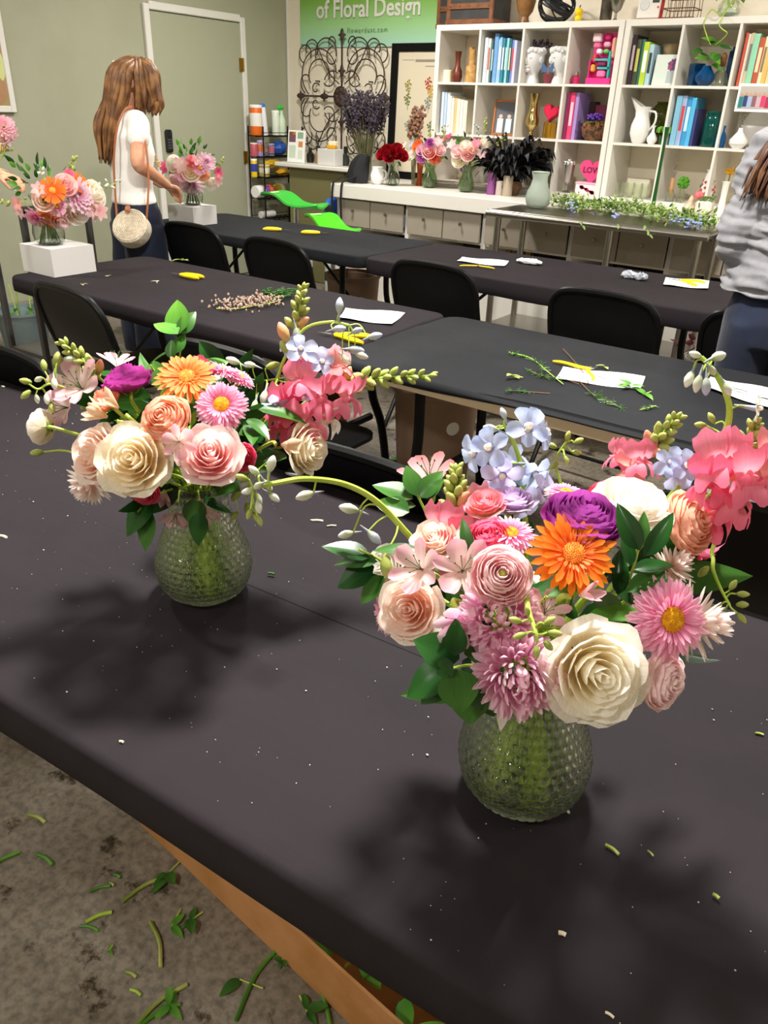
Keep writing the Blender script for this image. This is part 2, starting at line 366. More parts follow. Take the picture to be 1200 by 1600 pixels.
table(-3.385, -1.545, 1.875, 2.635, 'folding table carrying the white box with orange gerberas', 'brown-black cloth with a white flower box and pink filler sprig on it', m_clA, .06, 5)
table(-1.54, .30, 1.865, 2.635, 'folding table with bare beige edge below its grey cloth', 'wrinkled grey-black cloth strewn with green clippings', m_clB, .030, 8, 1.)
table(-4.42, -2.575, 3.42, 4.18, 'far folding table beside the green chairs', 'grey-black cloth with two pairs of yellow snips side by side', m_clB, .055, 9)
table(-2.57, -.73, 3.41, 4.18, 'far folding table in front of the steel worktable', 'brown-black cloth with a tissue and clear plastic scraps on it', m_clA, .075, 12)
# ================================================================ folding chairs
def chair_proto():
    t = thing('folding_chair', 'x', 'chair')
    # local: seat faces +y, backrest at y = 0 leaning back
    W2 = .222
    def by(z): return -.10*(z-.45)/.35 if z > .45 else 0
    fr = []
    zt = .80
    left = [(-W2-.012, .42, .012), (-W2-.008, .18, .30), (-W2, .02, .45), (-W2, by(.6), .6), (-W2+.002, by(.72), .72), (-W2+.03, by(.775), .775), (-W2+.085, by(zt), zt)]
    right = [(-x, y, z) for x, y, z in left[::-1]]
    MB().tube(smooth_path(left+[(0, by(.808), .808)]+right, 5), .0125, 8).build('back_frame', m_black, t)
    def bp(u, v):
        x = abs(u)*W2; zt = .803 if x < .135 else .72+.083*math.sqrt(max(0, 1-((x-.135)/.088)**2))
        z0 = .565+.02*u*u; z = z0+v*(zt-z0); return (u*W2, by(z)-.004-.018*(1-u*u)*math.sin(pi*min(1, v+.25)), z)
    MB().sheet(bp, 21, 8, .012).build('backrest', m_black, t)
    MB().tube(smooth_path([(-.20, -.13, .012), (-.205, .05, .25), (-.20, .28, .43)], 5), .011, 8).build('rear_leg', m_black, t)
    MB().tube(smooth_path([(.20, -.13, .012), (.205, .05, .25), (.20, .28, .43)], 5), .011, 8).build('rear_leg', m_black, t)
    MB().tube([(-.2, -.05, .12), (.2, -.05, .12)], .008, 8).build('crossbar', m_black, t)
    MB().tube([(-.225, .33, .12), (.225, .33, .12)], .008, 8).build('crossbar', m_black, t)
    q = rrect(.20, .19, .07); n = len(q)
    v = [(x, y+.2, .455) for x, y in q]+[(x, y+.2, .468) for x, y in q]+[(x*.93, y*.93+.2, .474) for x, y in q]+[(x*.6, y*.6+.2, .466) for x, y in q]
    f = [(k*n+i, k*n+(i+1) % n, (k+1)*n+(i+1) % n, (k+1)*n+i) for k in range(3) for i in range(n)]+[tuple(range(n))[::-1], tuple(range(3*n, 4*n))]
    MB().add(v, f).build('seat', m_black, t)
    return t
ch0 = chair_proto()
CH = [(-2.57, 1.73, -.08, 'black folding chair pulled up before the table with the white flower box'),
      (-2.05, 1.17, .04, 'black folding chair at the left edge, behind the vase table'),
      (-3.55, 3.19, .0, 'black folding chair right of the woman with the round bag'),
      (-2.84, 3.12, -.05, 'black folding chair facing the two pairs of yellow snips'),
      (-1.90, 3.15, -.04, 'black folding chair at the seam between the two far tables'),
      (-1.07, 3.11, -.05, 'black folding chair facing the clear plastic scraps'),
      (-.46, 3.14, -.1, 'black folding chair partly behind the woman in the grey blouse'),
      (-.12, 1.52, .04, 'black folding chair at the right edge beside the coral snapdragons'),
      (-.87, 1.22, .06, 'black folding chair low behind the gap between the bouquets'),
      (-1.60, 1.57, .0, 'black folding chair whose top shows behind the left bouquet')]
for i, (x, y, a, lab) in enumerate(CH):
    o = ch0 if i == 0 else copy_tree(ch0)
    o.location = (x, y, 0); o.rotation_euler = (0, 0, a); o.scale = (1.04, 1.04, 1.04); tag(o, lab, 'chair', 'black folding chairs')
# ================================================================ counter, steel table, bookcases
CT = .91; CY0, CY1 = 5.2, YB-.01
base = thing('base_cabinet', 'long white counter with grey drawers and open bays below the bookcases', 'cabinet', (-2.6, 5.7, 0))
base.location = (0, 0, 0)
X0, X1 = -4.24, .9
MB().box(((X0+X1)/2, (CY0+CY1)/2-.01, CT-.05), (X1-X0, CY1-CY0, .1), bev=.004).build('countertop', m_lam, base)
m_dr = mat('grey_drawer_front', '#9a9183', .5)
bx = np.arange(X0+.03, X1, .68)
for i, x in enumerate(bx):
    MB().box((x, (CY0+CY1)/2+.03, (CT-.1+.0)/2), (.035, CY1-CY0-.06, CT-.1)).build('divider', m_lam, base, False)
    if i == len(bx)-1: break
    for k in (0, 1):
        dx = x+.02+.32*(k+.5)+.003*k
        dr = MB().box((dx, CY0+.035, CT-.21), (.315, .02, .2), bev=.003).build('drawer', m_dr, base)
        MB().lathe([(0, 0), (.006, 0), (.006, .012), (.013, .018), (.011, .026), (0, .028)], 12, (dx, CY0+.026, CT-.19), rotm(pi/2, 0, 0)).build('knob', m_steel, dr)
    MB().box((x+.34, (CY0+CY1)/2+.03, CT-.322), (.645, CY1-CY0-.08, .016)).build('shelf', m_lam, base, False)
    MB().box((x+.34, (CY0+CY1)/2+.03, .36), (.645, CY1-CY0-.08, .016)).build('shelf', m_lam, base, False)
    MB().box((x+.34, CY0+.05, .19), (.64, .02, .30), bev=.003).build('lower_drawer', m_lam, base)
MB().box(((X0+X1)/2, CY1-.01, .42), (X1-X0, .01, .78)).build('back_panel', mat('dark_back', '#5d574e', .8), base, False)
# stainless worktable
st = thing('steel_worktable', 'stainless steel worktable with round legs under the green garland', 'table', (-1.84, 4.945, 0))
SX, SY = .70, .24
MB().box((0, 0, .885), (2*SX, 2*SY, .03), bev=.01).build('worktop', mat('brushed_steel', '#857d73', .3, 1., bump=.03, bscale=200), st)
MB().tube([(-SX, -SY, .878), (SX, -SY, .878)], .021, 12).build('front_rim', m_steel, st)
for a in (-1, 1):
    for b in (-1, 1): MB().tube([(a*(SX-.06), b*(SY-.05), .0), (a*(SX-.06), b*(SY-.05), .87)], .021, 12).build('leg', m_steel, st)
MB().tube([(.12, -SY+.05, .0), (.12, -SY+.05, .87)], .021, 12).build('leg', m_steel, st)
MB().box((0, 0, .16), (2*SX-.1, 2*SY-.08, .015)).build('lower_shelf', m_steel, st, False)
# cube bookcases
CELL, DV, OU = .335, .016, .038
KY = 5.75
def bookcase(x0, lab):
    W = 4*CELL+3*DV+2*OU; Hh = 3*CELL+2*DV+2*OU; D = .385
    t = thing('cube_bookcase', lab, 'bookcase', (x0+W/2, KY+D/2, CT))
    for s in (-1, 1): MB().box((s*(W/2-OU/2), 0, Hh/2), (OU, D, Hh), bev=.002).build('side_panel', m_lam, t)
    for z in (OU/2, Hh-OU/2): MB().box((0, 0, z), (W-2*OU, D, OU), bev=.002).build('top_board' if z > .1 else 'bottom_board', m_lam, t)
    for i in range(3): MB().box((-W/2+OU+(i+1)*CELL+(i+.5)*DV, 0, Hh/2), (DV, D-.002, Hh-2*OU)).build('divider', m_lam, t, False)
    for j in range(2):
        for i in range(4): MB().box((-W/2+OU+i*(CELL+DV)+CELL/2, 0, OU+(j+1)*CELL+(j+.5)*DV), (CELL, D-.002, DV)).build('shelf', m_lam, t, False)
    return t
KLX, KRX = -3.672, -2.202
bookcase(KLX, 'white cube bookcase with the brown trunks on top'); bookcase(KRX, 'white cube bookcase with the red and white timer on top')
def cell(k, c, r):
    x = (KLX if k == 0 else KRX)+OU+c*(CELL+DV); z = CT+OU+(2-r)*(CELL+DV); return x, x+CELL, z, z+CELL
def sx(px_, py_, Y): return aty(px_, py_, Y)[0]
_matc = {}
def cm(c, rough=.5, **k):
    key = (c, rough, tuple(k.items()))
    if key not in _matc: _matc[key] = mat('colour_'+str(c).lstrip('#'), c, rough, **k)
    return _matc[key]
m_pages = mat('book_pages', '#e8dfc9', .8)
def book(x, y, z, th, h, dp, col, lab, grp, lean=0., rz=0., band=None):
    """upright book, spine towards -y; x is its left edge"""
    t = thing('book', lab, 'book', (x+th/2, y, z), group=grp, R=rotm(0, lean, 0)@rotm(0, 0, rz))
    c = MB(); e = .0025
    c.box((-th/2+e/2, dp/2, h/2), (e, dp, h)).box((th/2-e/2, dp/2, h/2), (e, dp, h)).box((0, e/2, h/2), (th-2*e, e, h))
    c.build('cover', cm(col, .45), t, False); MB().box((0, dp/2, h/2), (th-2*e, dp-.012, h-.008)).build('pages', m_pages, t, False)
    if band: MB().box((0, -.0006, h*.55), (th*.6, .001, h*.5)).build('spine_title', cm(band, .6), t, False)
    return t
def book_row(k, c, r, spec, grp, desc, x_off=.01, lean=0., y=KY+.05):
    x0, x1, z0, z1 = cell(k, c, r); x = x0+x_off; n = len(spec)
    for i, (th, h, col, nm, band) in enumerate(spec):
        o = ['first', 'second', 'third', 'fourth', 'fifth', 'sixth', 'seventh', 'eighth', 'ninth', 'tenth', 'eleventh', 'twelfth', 'thirteenth', 'fourteenth'][i]
        book(x, y+.006*((i*7) % 3), z0, th, h, .21, col, f'{nm} book, {o} from the left {desc}', grp, lean, band=band); x += th+.0015
    return x
LB, TB = '#9cc3df', '#2f7f95'
book_row(0, 1, 0, [(.026, .29, '#cfe0ea', 'pale blue', None), (.02, .285, '#eadfd6', 'off-white', '#b0534a'), (.014, .27, '#4f8f8c', 'teal', None), (.012, .27, '#2a3f45', 'dark', '#dddddd'), (.03, .315, '#6f9fd2', 'tall blue', None), (.012, .28, '#bcd6e6', 'thin pale blue', None), (.02, .29, '#8fb9dd', 'light blue', '#ffffff'), (.02, .285, '#2f7f95', 'blue-green', '#dddddd'), (.016, .285, '#1f6f84', 'deep teal', '#e0e0e0'), (.016, .285, '#8ccbd2', 'aqua', None), (.018, .28, '#27606f', 'dark teal', '#ddd0a0'), (.022, .275, '#6f86c4', 'violet-blue', '#d04040'), (.02, .27, '#c7c8df', 'lavender', None)], 'blue books in the top row', 'in the top cube of blue books')
book_row(0, 0, 1, [(.022, .285, '#c9d7ea', 'pale blue', None), (.022, .285, '#b7cbe2', 'ice blue', None), (.02, .285, '#dfe6ee', 'blue-white', None), (.022, .26, '#efe9dc', 'white', None), (.02, .245, '#f2ece0', 'ivory', None), (.03, .245, '#ddbf8c', 'tan', None), (.026, .24, '#f0e6cc', 'cream', None), (.02, .235, '#efece4', 'off-white', None), (.022, .232, '#eae4d6', 'bone-white', None), (.018, .23, '#e3dbc9', 'oatmeal', None)], 'pale books in the second row', 'in the cube of pale books', .015)
book_row(0, 3, 1, [(.022, .30, '#9e2b62', 'dark magenta', None), (.034, .30, '#e0416e', 'hot pink', '#f7c3d0'), (.026, .30, '#a688c9', 'lilac', None)], 'pink books', 'beside the pinecone bowl', .012)
book_row(1, 0, 0, [(.026, .29, '#3a2230', 'black spiral-bound', '#c9b7c0'), (.03, .265, '#3f4a2f', 'dark olive', '#c8c060'), (.02, .265, '#2f6b62', 'deep green', None), (.034, .25, '#b3cc2f', 'lime green', '#ffffff'), (.03, .235, '#a9cbd9', 'light blue patterned', '#30343a')], 'green books', 'in the cube of green books', .012)
book_row(1, 2, 0, [(.014, .29, '#c9563f', 'red', None), (.012, .285, '#e9e2d6', 'white', None), (.02, .29, '#d7c8a9', 'beige', '#777777'), (.034, .285, '#8fcfae', 'mint', None), (.03, .265, '#b9573a', 'terracotta', '#f2d6b0'), (.022, .27, '#efe3c2', 'cream', '#8a7a50'), (.024, .26, '#e0b765', 'mustard', None), (.026, .255, '#e9cf98', 'sand', None)], 'warm-coloured books', 'in the cube of warm-coloured books', .02)
book_row(1, 1, 1, [(.035, .295, '#8cc9e6', 'sky blue', None), (.03, .295, '#9fb4d8', 'blue and white', '#cf4040'), (.034, .29, '#3f93c9', 'mid blue', '#bfe0f0'), (.026, .285, '#4fb0dd', 'bright blue', None), (.018, .22, '#3a3f78', 'indigo', None)], 'blue books in the right bookcase', 'beside the dark teal jar', .02)

def vase(name, lab, cat, prof, m, loc, n=24, grp=None, sxy=(1, 1)):
    return MB().lathe(prof, n, sx=sxy[0], sy=sxy[1]).build(name, m, None, True, loc=loc, label=lab, cat=cat, group=grp)
def hollow(prof, th=.004):
    """close an open profile (bottom to rim) with an inner wall"""
    return [(0, prof[0][1])]+list(prof)+[(max(r-th, .002), z) for r, z in prof[::-1][:-1]]+[(max(prof[0][0]-th, .002), prof[0][1]+th), (0, prof[0][1]+th)]
def zc(k, r): return cell(k, 0, r)[2]
Y1 = KY+.12
# ---- left bookcase, top row
vase('candle', 'cream pillar candle beside the red-brown wooden vase', 'candle', [(0, 0), (.042, 0), (.042, .082), (.036, .086), (.03, .08), (0, .079)], mat('wax', '#efe6c4', .6), (sx(698, 120, Y1), Y1, zc(0, 0)))
vase('wooden_vase', 'red-brown turned wooden vase in the top left cube', 'vase', hollow([(.03, 0), (.042, .04), (.036, .08), (.02, .11), (.018, .16), (.026, .21)]), mat('red_wood', '#6e2f1c', .35, col2='#54200f'), (sx(714, 120, Y1), Y1, zc(0, 0)))
b = thing('bamboo_vase', 'tan bamboo bottle vase in the top left cube', 'vase', (sx(736, 120, Y1), Y1, zc(0, 0))); m_bam = mat('bamboo', '#c9a063', .5, col2='#b48848', scale=30)
MB().lathe(hollow([(.042, 0), (.044, .1), (.04, .11), (.026, .12), (.024, .22)])).build('bottle', m_bam, b); MB().lathe(hollow([(.016, 0), (.018, .24)]), 16, (-.03, .03, 0)).build('tall_pipe', m_bam, b)
# two plaster heads with lavender
def bust(x, y, z, s, rz, lab):
    t = thing('head_planter', lab, 'planter', (x, y, z), rz); m_pl = mat('plaster', '#d9d8d8', .6)
    p = MB().lathe([(0, 0), (.045, 0), (.04, .02), (.03, .045), (.034, .06), (.052, .085), (.06, .12), (.058, .15), (.052, .175), (.044, .175), (.044, .165), (0, .165)], 24)
    p.ball((0, -.056, .112), (.011, .014, .02), 8, 6).ball((0, -.05, .082), (.018, .012, .007), 8, 6).ball((0, -.046, .066), (.022, .014, .012), 8, 6)
    for sgn in (-1, 1): p.ball((sgn*.022, -.049, .125), (.013, .01, .008), 8, 6).ball((sgn*.058, 0, .115), (.008, .016, .02), 8, 6)
    p.build('head', m_pl, t); r = MB()
    for a in np.arange(0, 2*pi, .33): r.ball((.054*math.cos(a), .054*math.sin(a), .158+.006*math.sin(5*a)), .014, 7, 5)
    r.build('curls', m_pl, t); t.scale = (s, s, s)
bust(sx(831, 125, Y1), Y1, zc(0, 0), 1.3, -.35, 'white plaster head planter holding dried lavender'); bust(sx(873, 125, Y1), Y1, zc(0, 0), 1.32, -.75, 'white plaster head planter turned to the left, right of the lavender')
def spray(name, lab, cat, loc, n, h, spread, m_st, m_fl, fl=.006, dens=7, seed=1, tilt=(0, 0), cone=.5):
    """bundle of dried stems, each tipped with a spike of small florets"""
    r = np.random.default_rng(seed); t = thing(name, lab, cat, loc); s = MB(); f = MB()
    for i in range(n):
        a = r.uniform(0, 2*pi); q = spread*math.sqrt(r.uniform(0, 1)); hh = h*r.uniform(.75, 1.05)
        e = np.array([q*math.cos(a)+tilt[0]*hh, q*math.sin(a)+tilt[1]*hh, hh]); b0 = np.array([.012*math.cos(a), .012*math.sin(a), 0])
        P = smooth_path([b0, (b0*.6+e*.4)*[.8, .8, 1], e], 4); s.tube(P, .0014, 4, False)
        for k in range(dens):
            p = b0+(e-b0)*(1-.4*cone*k/dens)+r.normal(0, fl*.7, 3); f.ball(p, fl*r.uniform(.6, 1.1), 5, 3)
    s.build('stems', m_st, t, kind='stuff'); f.build('florets', m_fl, t, kind='stuff'); return t
m_dry = mat('dry_stem', '#6f6a44', .7); m_lav = mat('lavender', '#2f2833', .8, col2='#4a3e4f', scale=60)
spray('lavender_bunch', 'small bunch of dried lavender between the plaster heads', 'dried flowers', (sx(845, 88, Y1+.03), Y1+.03, zc(0, 0)+.15), 26, .12, .075, m_dry, m_lav, .007, 6, 3)
t = thing('butterfly_pot', 'small dark red pot with blue butterfly ornament between the heads', 'pot', (sx(855, 126, Y1-.05), Y1-.05, zc(0, 0)))
MB().lathe(hollow([(.022, 0), (.032, .06)])).build('pot', cm('#7d3140', .5), t)
for s in (-1, 1): MB().sheet(lambda u, v: (s*(.004+.04*v), -.01-.01*v, .085+u*.022*(.5+v)+.02*v), 5, 4, .002).build('wing', cm('#46608f', .5), t)
MB().tube([(0, 0, .03), (0, -.008, .1)], .004, 6).build('ornament_body', cm('#d9743a', .5), t)
# pink toy package and small perfume bottle
x0, x1, z0, z1 = cell(0, 3, 0)
t = thing('toy_package', 'hot pink toy package with turquoise doll-house furniture', 'toy box', (sx(938, 126, KY+.1), KY+.1, z0)); m_pk = cm('#e0348a', .35)
tb = MB().box((0, .03, .155), (.175, .006, .31)).box((0, -.012, .02), (.175, .08, .04)).box((-.084, 0, .08), (.006, .06, .14)); tb.build('backing_card', m_pk, t, False)
MB().box((.02, -.02, .1), (.085, .03, .012)).box((.06, -.02, .06), (.012, .03, .09)).box((.0, -.02, .15), (.1, .03, .012)).box((.055, -.02, .15), (.014, .03, .1)).build('turquoise_frame', cm('#35b8b4', .4), t, False)
for i, (dx, dz, w_, h_, c) in enumerate([(-.055, .28, .06, .05, '#f0cfd8'), (-.05, .235, .05, .03, '#e86a9a'), (.02, .285, .04, .035, '#c9196f'), (.02, .24, .045, .03, '#f3a8c4'), (-.03, .2, .035, .03, '#efefef'), (.02, .2, .035, .025, '#6fc06a'), (-.055, .16, .03, .05, '#d63b52'), (-.06, .1, .03, .045, '#e9a94a'), (.005, .065, .06, .04, '#f07fb4'), (.0, .125, .06, .03, '#802a55'), (.07, .22, .025, .12, '#f2b3a0')]):
    MB().box((dx, -.006, dz), (w_, .05, h_), bev=.008).build('toy_accessory', cm(c, .4), t)
t = thing('perfume_bottle', 'small pink perfume bottle with silver cap', 'bottle', (sx(899, 126, Y1-.03), Y1-.03, z0)); MB().lathe(hollow([(.026, 0), (.032, .02), (.03, .045), (.014, .055)]), 8).build('bottle', cm('#c22a63', .15), t); MB().cyl((0, 0, .055), .016, .024, 12).build('cap', m_chrome, t)
# ---- left bookcase, second row
t = thing('photo_frame', 'orange wooden photo frame showing two people in white', 'photo frame', (sx(786, 208, KY+.14), KY+.14, zc(0, 1)), R=rotm(0, 0, .28)@rotm(-.2, 0, 0))
for s in (-1, 1): MB().box((s*.085, 0, .125), (.016, .014, .25), bev=.003).build('frame_side', cm('#a9632c', .4), t)
for z in (.008, .242): MB().box((0, 0, z), (.155, .014, .016), bev=.003).build('frame_rail', cm('#a9632c', .4), t)
MB().box((0, .003, .125), (.155, .004, .218)).build('print', cm('#5c5f66', .3), t, False)
for dx, c in ((-.035, '#e9e6e6'), (.03, '#d5e6ee')): MB().box((dx, -.0005, .07), (.045, .003, .1), bev=.001).build('printed_figure', cm(c, .4), t); MB().cyl((dx, .001, .135), .015, .0025, 12, R=rotm(pi/2, 0, 0)).build('printed_head', cm('#d9b8a4', .4), t)
vase('mercury_vase', 'tall mirrored gold glass vase in the second row', 'vase', hollow([(.03, 0), (.014, .03), (.016, .05), (.05, .085), (.052, .12), (.034, .17), (.03, .22), (.042, .29)]), mat('mercury_gold', '#cdb878', .12, 1.), (sx(829, 212, Y1), Y1, zc(0, 1)))
t = thing('heart_box', 'red heart-shaped box standing on a round gold tin', 'gift box', (sx(858, 214, Y1), Y1, zc(0, 1)))
def heart(s, n=40): return [(s*.062*16*math.sin(a)**3/16, s*.062*(13*math.cos(a)-5*math.cos(2*a)-2*math.cos(3*a)-math.cos(4*a))/16) for a in np.linspace(2*pi, 0, n, endpoint=False)]
MB().cyl((0, 0, 0), .05, .105, 24).build('gold_tin', m_gold, t); MB().poly(heart(1.), rotm(pi/2, 0, 0)@rotm(0, 0, -.2), (0, .03, .17), .05).build('heart', cm('#c3173c', .35), t); MB().poly(heart(.8), rotm(pi/2, 0, 0)@rotm(0, 0, -.2), (0, -.021, .17), .006).build('heart_lid', cm('#d8214c', .35), t)
t = thing('pinecone_bowl', 'bowl of pinecones topped with purple flowers and leaves', 'bowl', (sx(926, 218, Y1), Y1, zc(0, 1)))
MB().lathe(hollow([(.05, 0), (.08, .03), (.095, .09)])).build('bowl', mat('bowl_bark', '#3c2a20', .6, col2='#8a5a34', scale=45), t)
for i in range(7): MB().ball((.06*math.cos(i*.9), .06*math.sin(i*.9), .09), (.026, .026, .034), 8, 6).build('pinecone', mat('pinecone', '#6a4226', .7, col2='#9a6438', scale=80), t)
lf = MB()
for i in range(26):
    a = i*2.4; r_ = .05+.045*((i*37) % 10)/10; R_ = rotm(.5, 0, 0); lf.sheet(lambda u, v: (r_*math.cos(a)+.045*v*math.cos(a)-.012*u*math.sin(a)*(1-v*v), r_*math.sin(a)+.045*v*math.sin(a)+.012*u*math.cos(a)*(1-v*v), .12+.03*v-.04*v*v), 3, 4)
lf.build('leaves', cm('#3f6a2c', .5), t, kind='stuff'); pf = MB()
for i in range(40): a = i*2.4; q = .055*math.sqrt(i/40); pf.ball((q*math.cos(a), q*math.sin(a), .155-.3*q+.01*(i % 3)), (.013, .013, .009), 6, 4)
pf.build('purple_flowers', cm('#5a2a96', .6), t, kind='stuff')
book(sx(906, 200, KY+.26), KY+.26, zc(0, 1), .09, .25, .1, '#3a2c2c', 'dark book standing behind the pinecone bowl', None); book(sx(925, 200, KY+.28), KY+.28, zc(0, 1), .14, .23, .08, '#8d3450', 'maroon book standing behind the purple flowers', None)
# ---- left bookcase, bottom row
z2 = zc(0, 2)
t = thing('silver_goblet', 'silver goblet filled with mirrored balls', 'goblet', (sx(884, 300, KY+.06), KY+.06, z2))
MB().lathe(hollow([(.035, 0), (.01, .015), (.009, .05), (.03, .07), (.042, .19)])).build('cup', mat('silver_matte', '#b9b4ae', .3, 1.), t)
for i in range(9): a = i*.8; MB().ball((.034*math.cos(a)*(i > 0), .034*math.sin(a)*(i > 0), .2+.012*(i == 0)), .017, 10, 7).build('mirror_ball', m_chrome, t)
t = thing('love_heart', 'pink heart ornament reading LOVE above a floral box', 'ornament', (sx(922, 290, KY+.06), KY+.06, z2+.082)); MB().poly(heart(1.5), rotm(pi/2, 0, 0), (0, .02, .075), .03).build('heart', cm('#e0457f', .4), t)
obj('lettering', text_mesh('LOVE', .055, .0014), cm('#6d1638', .5), t, loc=(0, -.0115, .078), R=rotm(pi/2, 0, 0))
t = thing('floral_box', 'small white box with pink flower print under the LOVE heart', 'box', (sx(921, 298, KY+.06), KY+.06, z2)); MB().box((0, 0, .034), (.185, .1, .068), bev=.004).build('box_body', cm('#efe6dc', .5), t); MB().box((0, 0, .074), (.19, .105, .014), bev=.003).build('lid', cm('#e7a9c0', .5), t)
pr = MB()
for i in range(16): pr.cyl((-.06+.12*((i*7) % 16)/16, -.0505, .012+.045*((i*5) % 9)/9), .006+.004*(i % 3), .001, 8, R=rotm(pi/2, 0, 0))
pr.build('flower_print', cm('#c9476a', .6), t, kind='stuff')
t = thing('gold_wire_crown', 'gold wire ornament behind the frosted vase', 'ornament', (sx(853, 285, KY+.2), KY+.2, z2)); g = MB()
for i in range(10): a = i*pi/5; g.tube([(.05*math.cos(a), .05*math.sin(a), 0), (.07*math.cos(a), .07*math.sin(a), .2), (.06*math.cos(a+.3), .06*math.sin(a+.3), .26)], .002, 5)
g.build('wires', m_gold, t, kind='stuff'); MB().lathe([(.048, 0), (.052, .004), (.048, .008), (.044, .004), (.048, 0)], 20).build('ring', m_gold, t)
# ---- right bookcase, top row
x0, x1, z0, z1 = cell(1, 0, 0)
t = thing('bouquet_book', 'pale book leaning with a bouquet on its cover', 'book', (sx(1038, 128, KY+.05), KY+.05, z0), R=rotm(-.14, 0, 0))
MB().box((0, 0, .09), (.17, .003, .18)).box((0, .02, .09), (.17, .003, .18)).build('cover', cm('#cfd8cf', .5), t, False); MB().box((0, .01, .09), (.165, .017, .175)).build('pages', m_pages, t, False)
pr = MB()
for i in range(34): a = i*2.4; q = .034*math.sqrt(i/34); pr.cyl((.035+q*math.cos(a), -.002, .12+q*math.sin(a)), .007, .0012, 8, R=rotm(pi/2, 0, 0))
pr.build('bouquet_print', mat('print_flowers', '#b4455e', .6, col2='#3f4f86', scale=70), t, kind='stuff'); MB().box((.03, -.0022, .05), (.05, .001, .07)).build('vase_print', cm('#a9b4b4', .5), t, False)
t = thing('clay_pot', 'tan pot with scalloped rim above the leaning book', 'pot', (sx(1046, 95, KY+.2), KY+.2, z0+.14)); MB().lathe(hollow([(.04, 0), (.058, .1), (.062, .104)])).build('pot', mat('tan_clay', '#a8906a', .8), t)
book(sx(1028, 125, KY+.14), KY+.14, z0, .1, .14, .2, '#5b2233', 'maroon book lying behind the green books', None)
book(sx(1060, 100, KY+.16), KY+.16, z0, .03, .31, .18, '#3f5f86', 'dark blue book standing right of the tan pot', None)
m_blue = mat('blue_glass', '#1f7fc0', .06, trans=.75); m_blue2 = mat('deep_blue_glass', '#0f5f9e', .06, trans=.6)
vase('blue_vase', 'square blue glass vase at the left of the blue cube', 'vase', hollow([(.045, 0), (.048, .01), (.05, .13)], .006), m_blue, (sx(1085, 128, Y1), Y1, z0), 4)
vase('blue_vase', 'round cobalt glass vase under the trailing plant', 'vase', hollow([(.03, 0), (.058, .03), (.06, .06), (.03, .1), (.022, .115)], .005), m_blue2, (sx(1100, 130, Y1-.06), Y1-.06, z0))
vase('blue_vase', 'tall square dark blue glass vase behind the clear teardrop', 'vase', hollow([(.045, 0), (.045, .2), (.03, .21), (.03, .225)], .006), mat('navy_glass', '#184f7c', .08, trans=.5), (sx(1142, 128, Y1+.05), Y1+.05, z0), 4)
t = thing('teardrop_vase', 'clear teardrop vase with a brown bulb in its neck', 'vase', (sx(1123, 130, Y1-.04), Y1-.04, z0)); MB().lathe(hollow([(.045, 0), (.058, .02), (.045, .06), (.018, .1), (.02, .12)], .003)).build('glass', m_glassy, t); MB().ball((0, 0, .15), (.022, .022, .04), 10, 8).build('bulb', mat('bulb', '#7a4d28', .7, col2='#4f2d16', scale=50), t)
# ---- right bookcase, second row
z1_ = zc(1, 1)
t = thing('white_pitcher', 'large white ceramic pitcher in the second row', 'pitcher', (sx(997, 220, Y1-.02), Y1-.02, z1_)); m_cer = mat('white_ceramic', '#ecebe8', .2)
pm = MB().lathe(hollow([(.035, 0), (.045, .01), (.066, .06), (.064, .11), (.046, .165), (.042, .19), (.056, .225)], .005)); 
for v in pm.v:
    k = (v[:, 2] > .17)*(v[:, 2]-.17)/.055; v[:, 0] -= k*.035*np.maximum(0, -v[:, 0]/.05)**2; v[:, 2] += k*.03*np.maximum(0, -v[:, 0]/.05)
pm.build('jug', m_cer, t); MB().tube(smooth_path([(.045, 0, .2), (.09, 0, .19), (.095, 0, .13), (.06, 0, .08)]), .007, 8).build('handle', m_cer, t)
vase('bud_vase', 'small white bud vase right of the white pitcher', 'vase', hollow([(.02, 0), (.034, .02), (.034, .04), (.01, .075), (.008, .1), (.016, .115)]), m_cer, (sx(1017, 226, Y1-.06), Y1-.06, z1_))
vase('globe_vase', 'olive green glass globe behind the white pitcher', 'vase', hollow([(.03, .0), (.06, .05), (.075, .1), (.07, .15), (.04, .19), (.045, .2)]), mat('olive_glass', '#5a5f12', .08, trans=.5), (sx(1030, 200, KY+.24), KY+.24, z1_+.06))
MB().box((0, 0, .03), (.12, .12, .06), bev=.005).build('wooden_riser', m_wood, None, loc=(sx(1030, 200, KY+.24), KY+.24, z1_), label='dark wooden riser under the olive glass globe', cat='riser')
t = thing('mini_plant', 'curly green plant in a tiny green glass', 'plant', (sx(1034, 228, Y1-.05), Y1-.05, z1_)); MB().lathe(hollow([(.024, 0), (.028, .055)])).build('pot', mat('green_glass', '#2f8a4a', .08, trans=.6), t)
for i in range(11):
    a = i*2.4; MB().tube(smooth_path([(0, 0, .05), (.02*math.cos(a), .02*math.sin(a), .1), (.045*math.cos(a), .045*math.sin(a), .1), (.05*math.cos(a), .05*math.sin(a), .07)]), [.008]*18+[.003], 6, flat=.4).build('leaf', cm('#6fae3c', .45), t)
vase('teal_jar', 'dark teal ribbed glass jar right of the blue books', 'jar', hollow([(.056, 0), (.06, .01), (.06, .17), (.05, .185), (.054, .2), (.054, .21)]), mat('teal_glass', '#0c5a52', .08, trans=.45), (sx(1107, 232, Y1-.02), Y1-.02, z1_))
vase('blue_jar', 'small blue glass bottle in front of the teal jar', 'bottle', hollow([(.032, 0), (.036, .06), (.03, .08), (.016, .1), (.02, .13)]), m_blue, (sx(1122, 234, Y1-.05), Y1-.05, z1_))
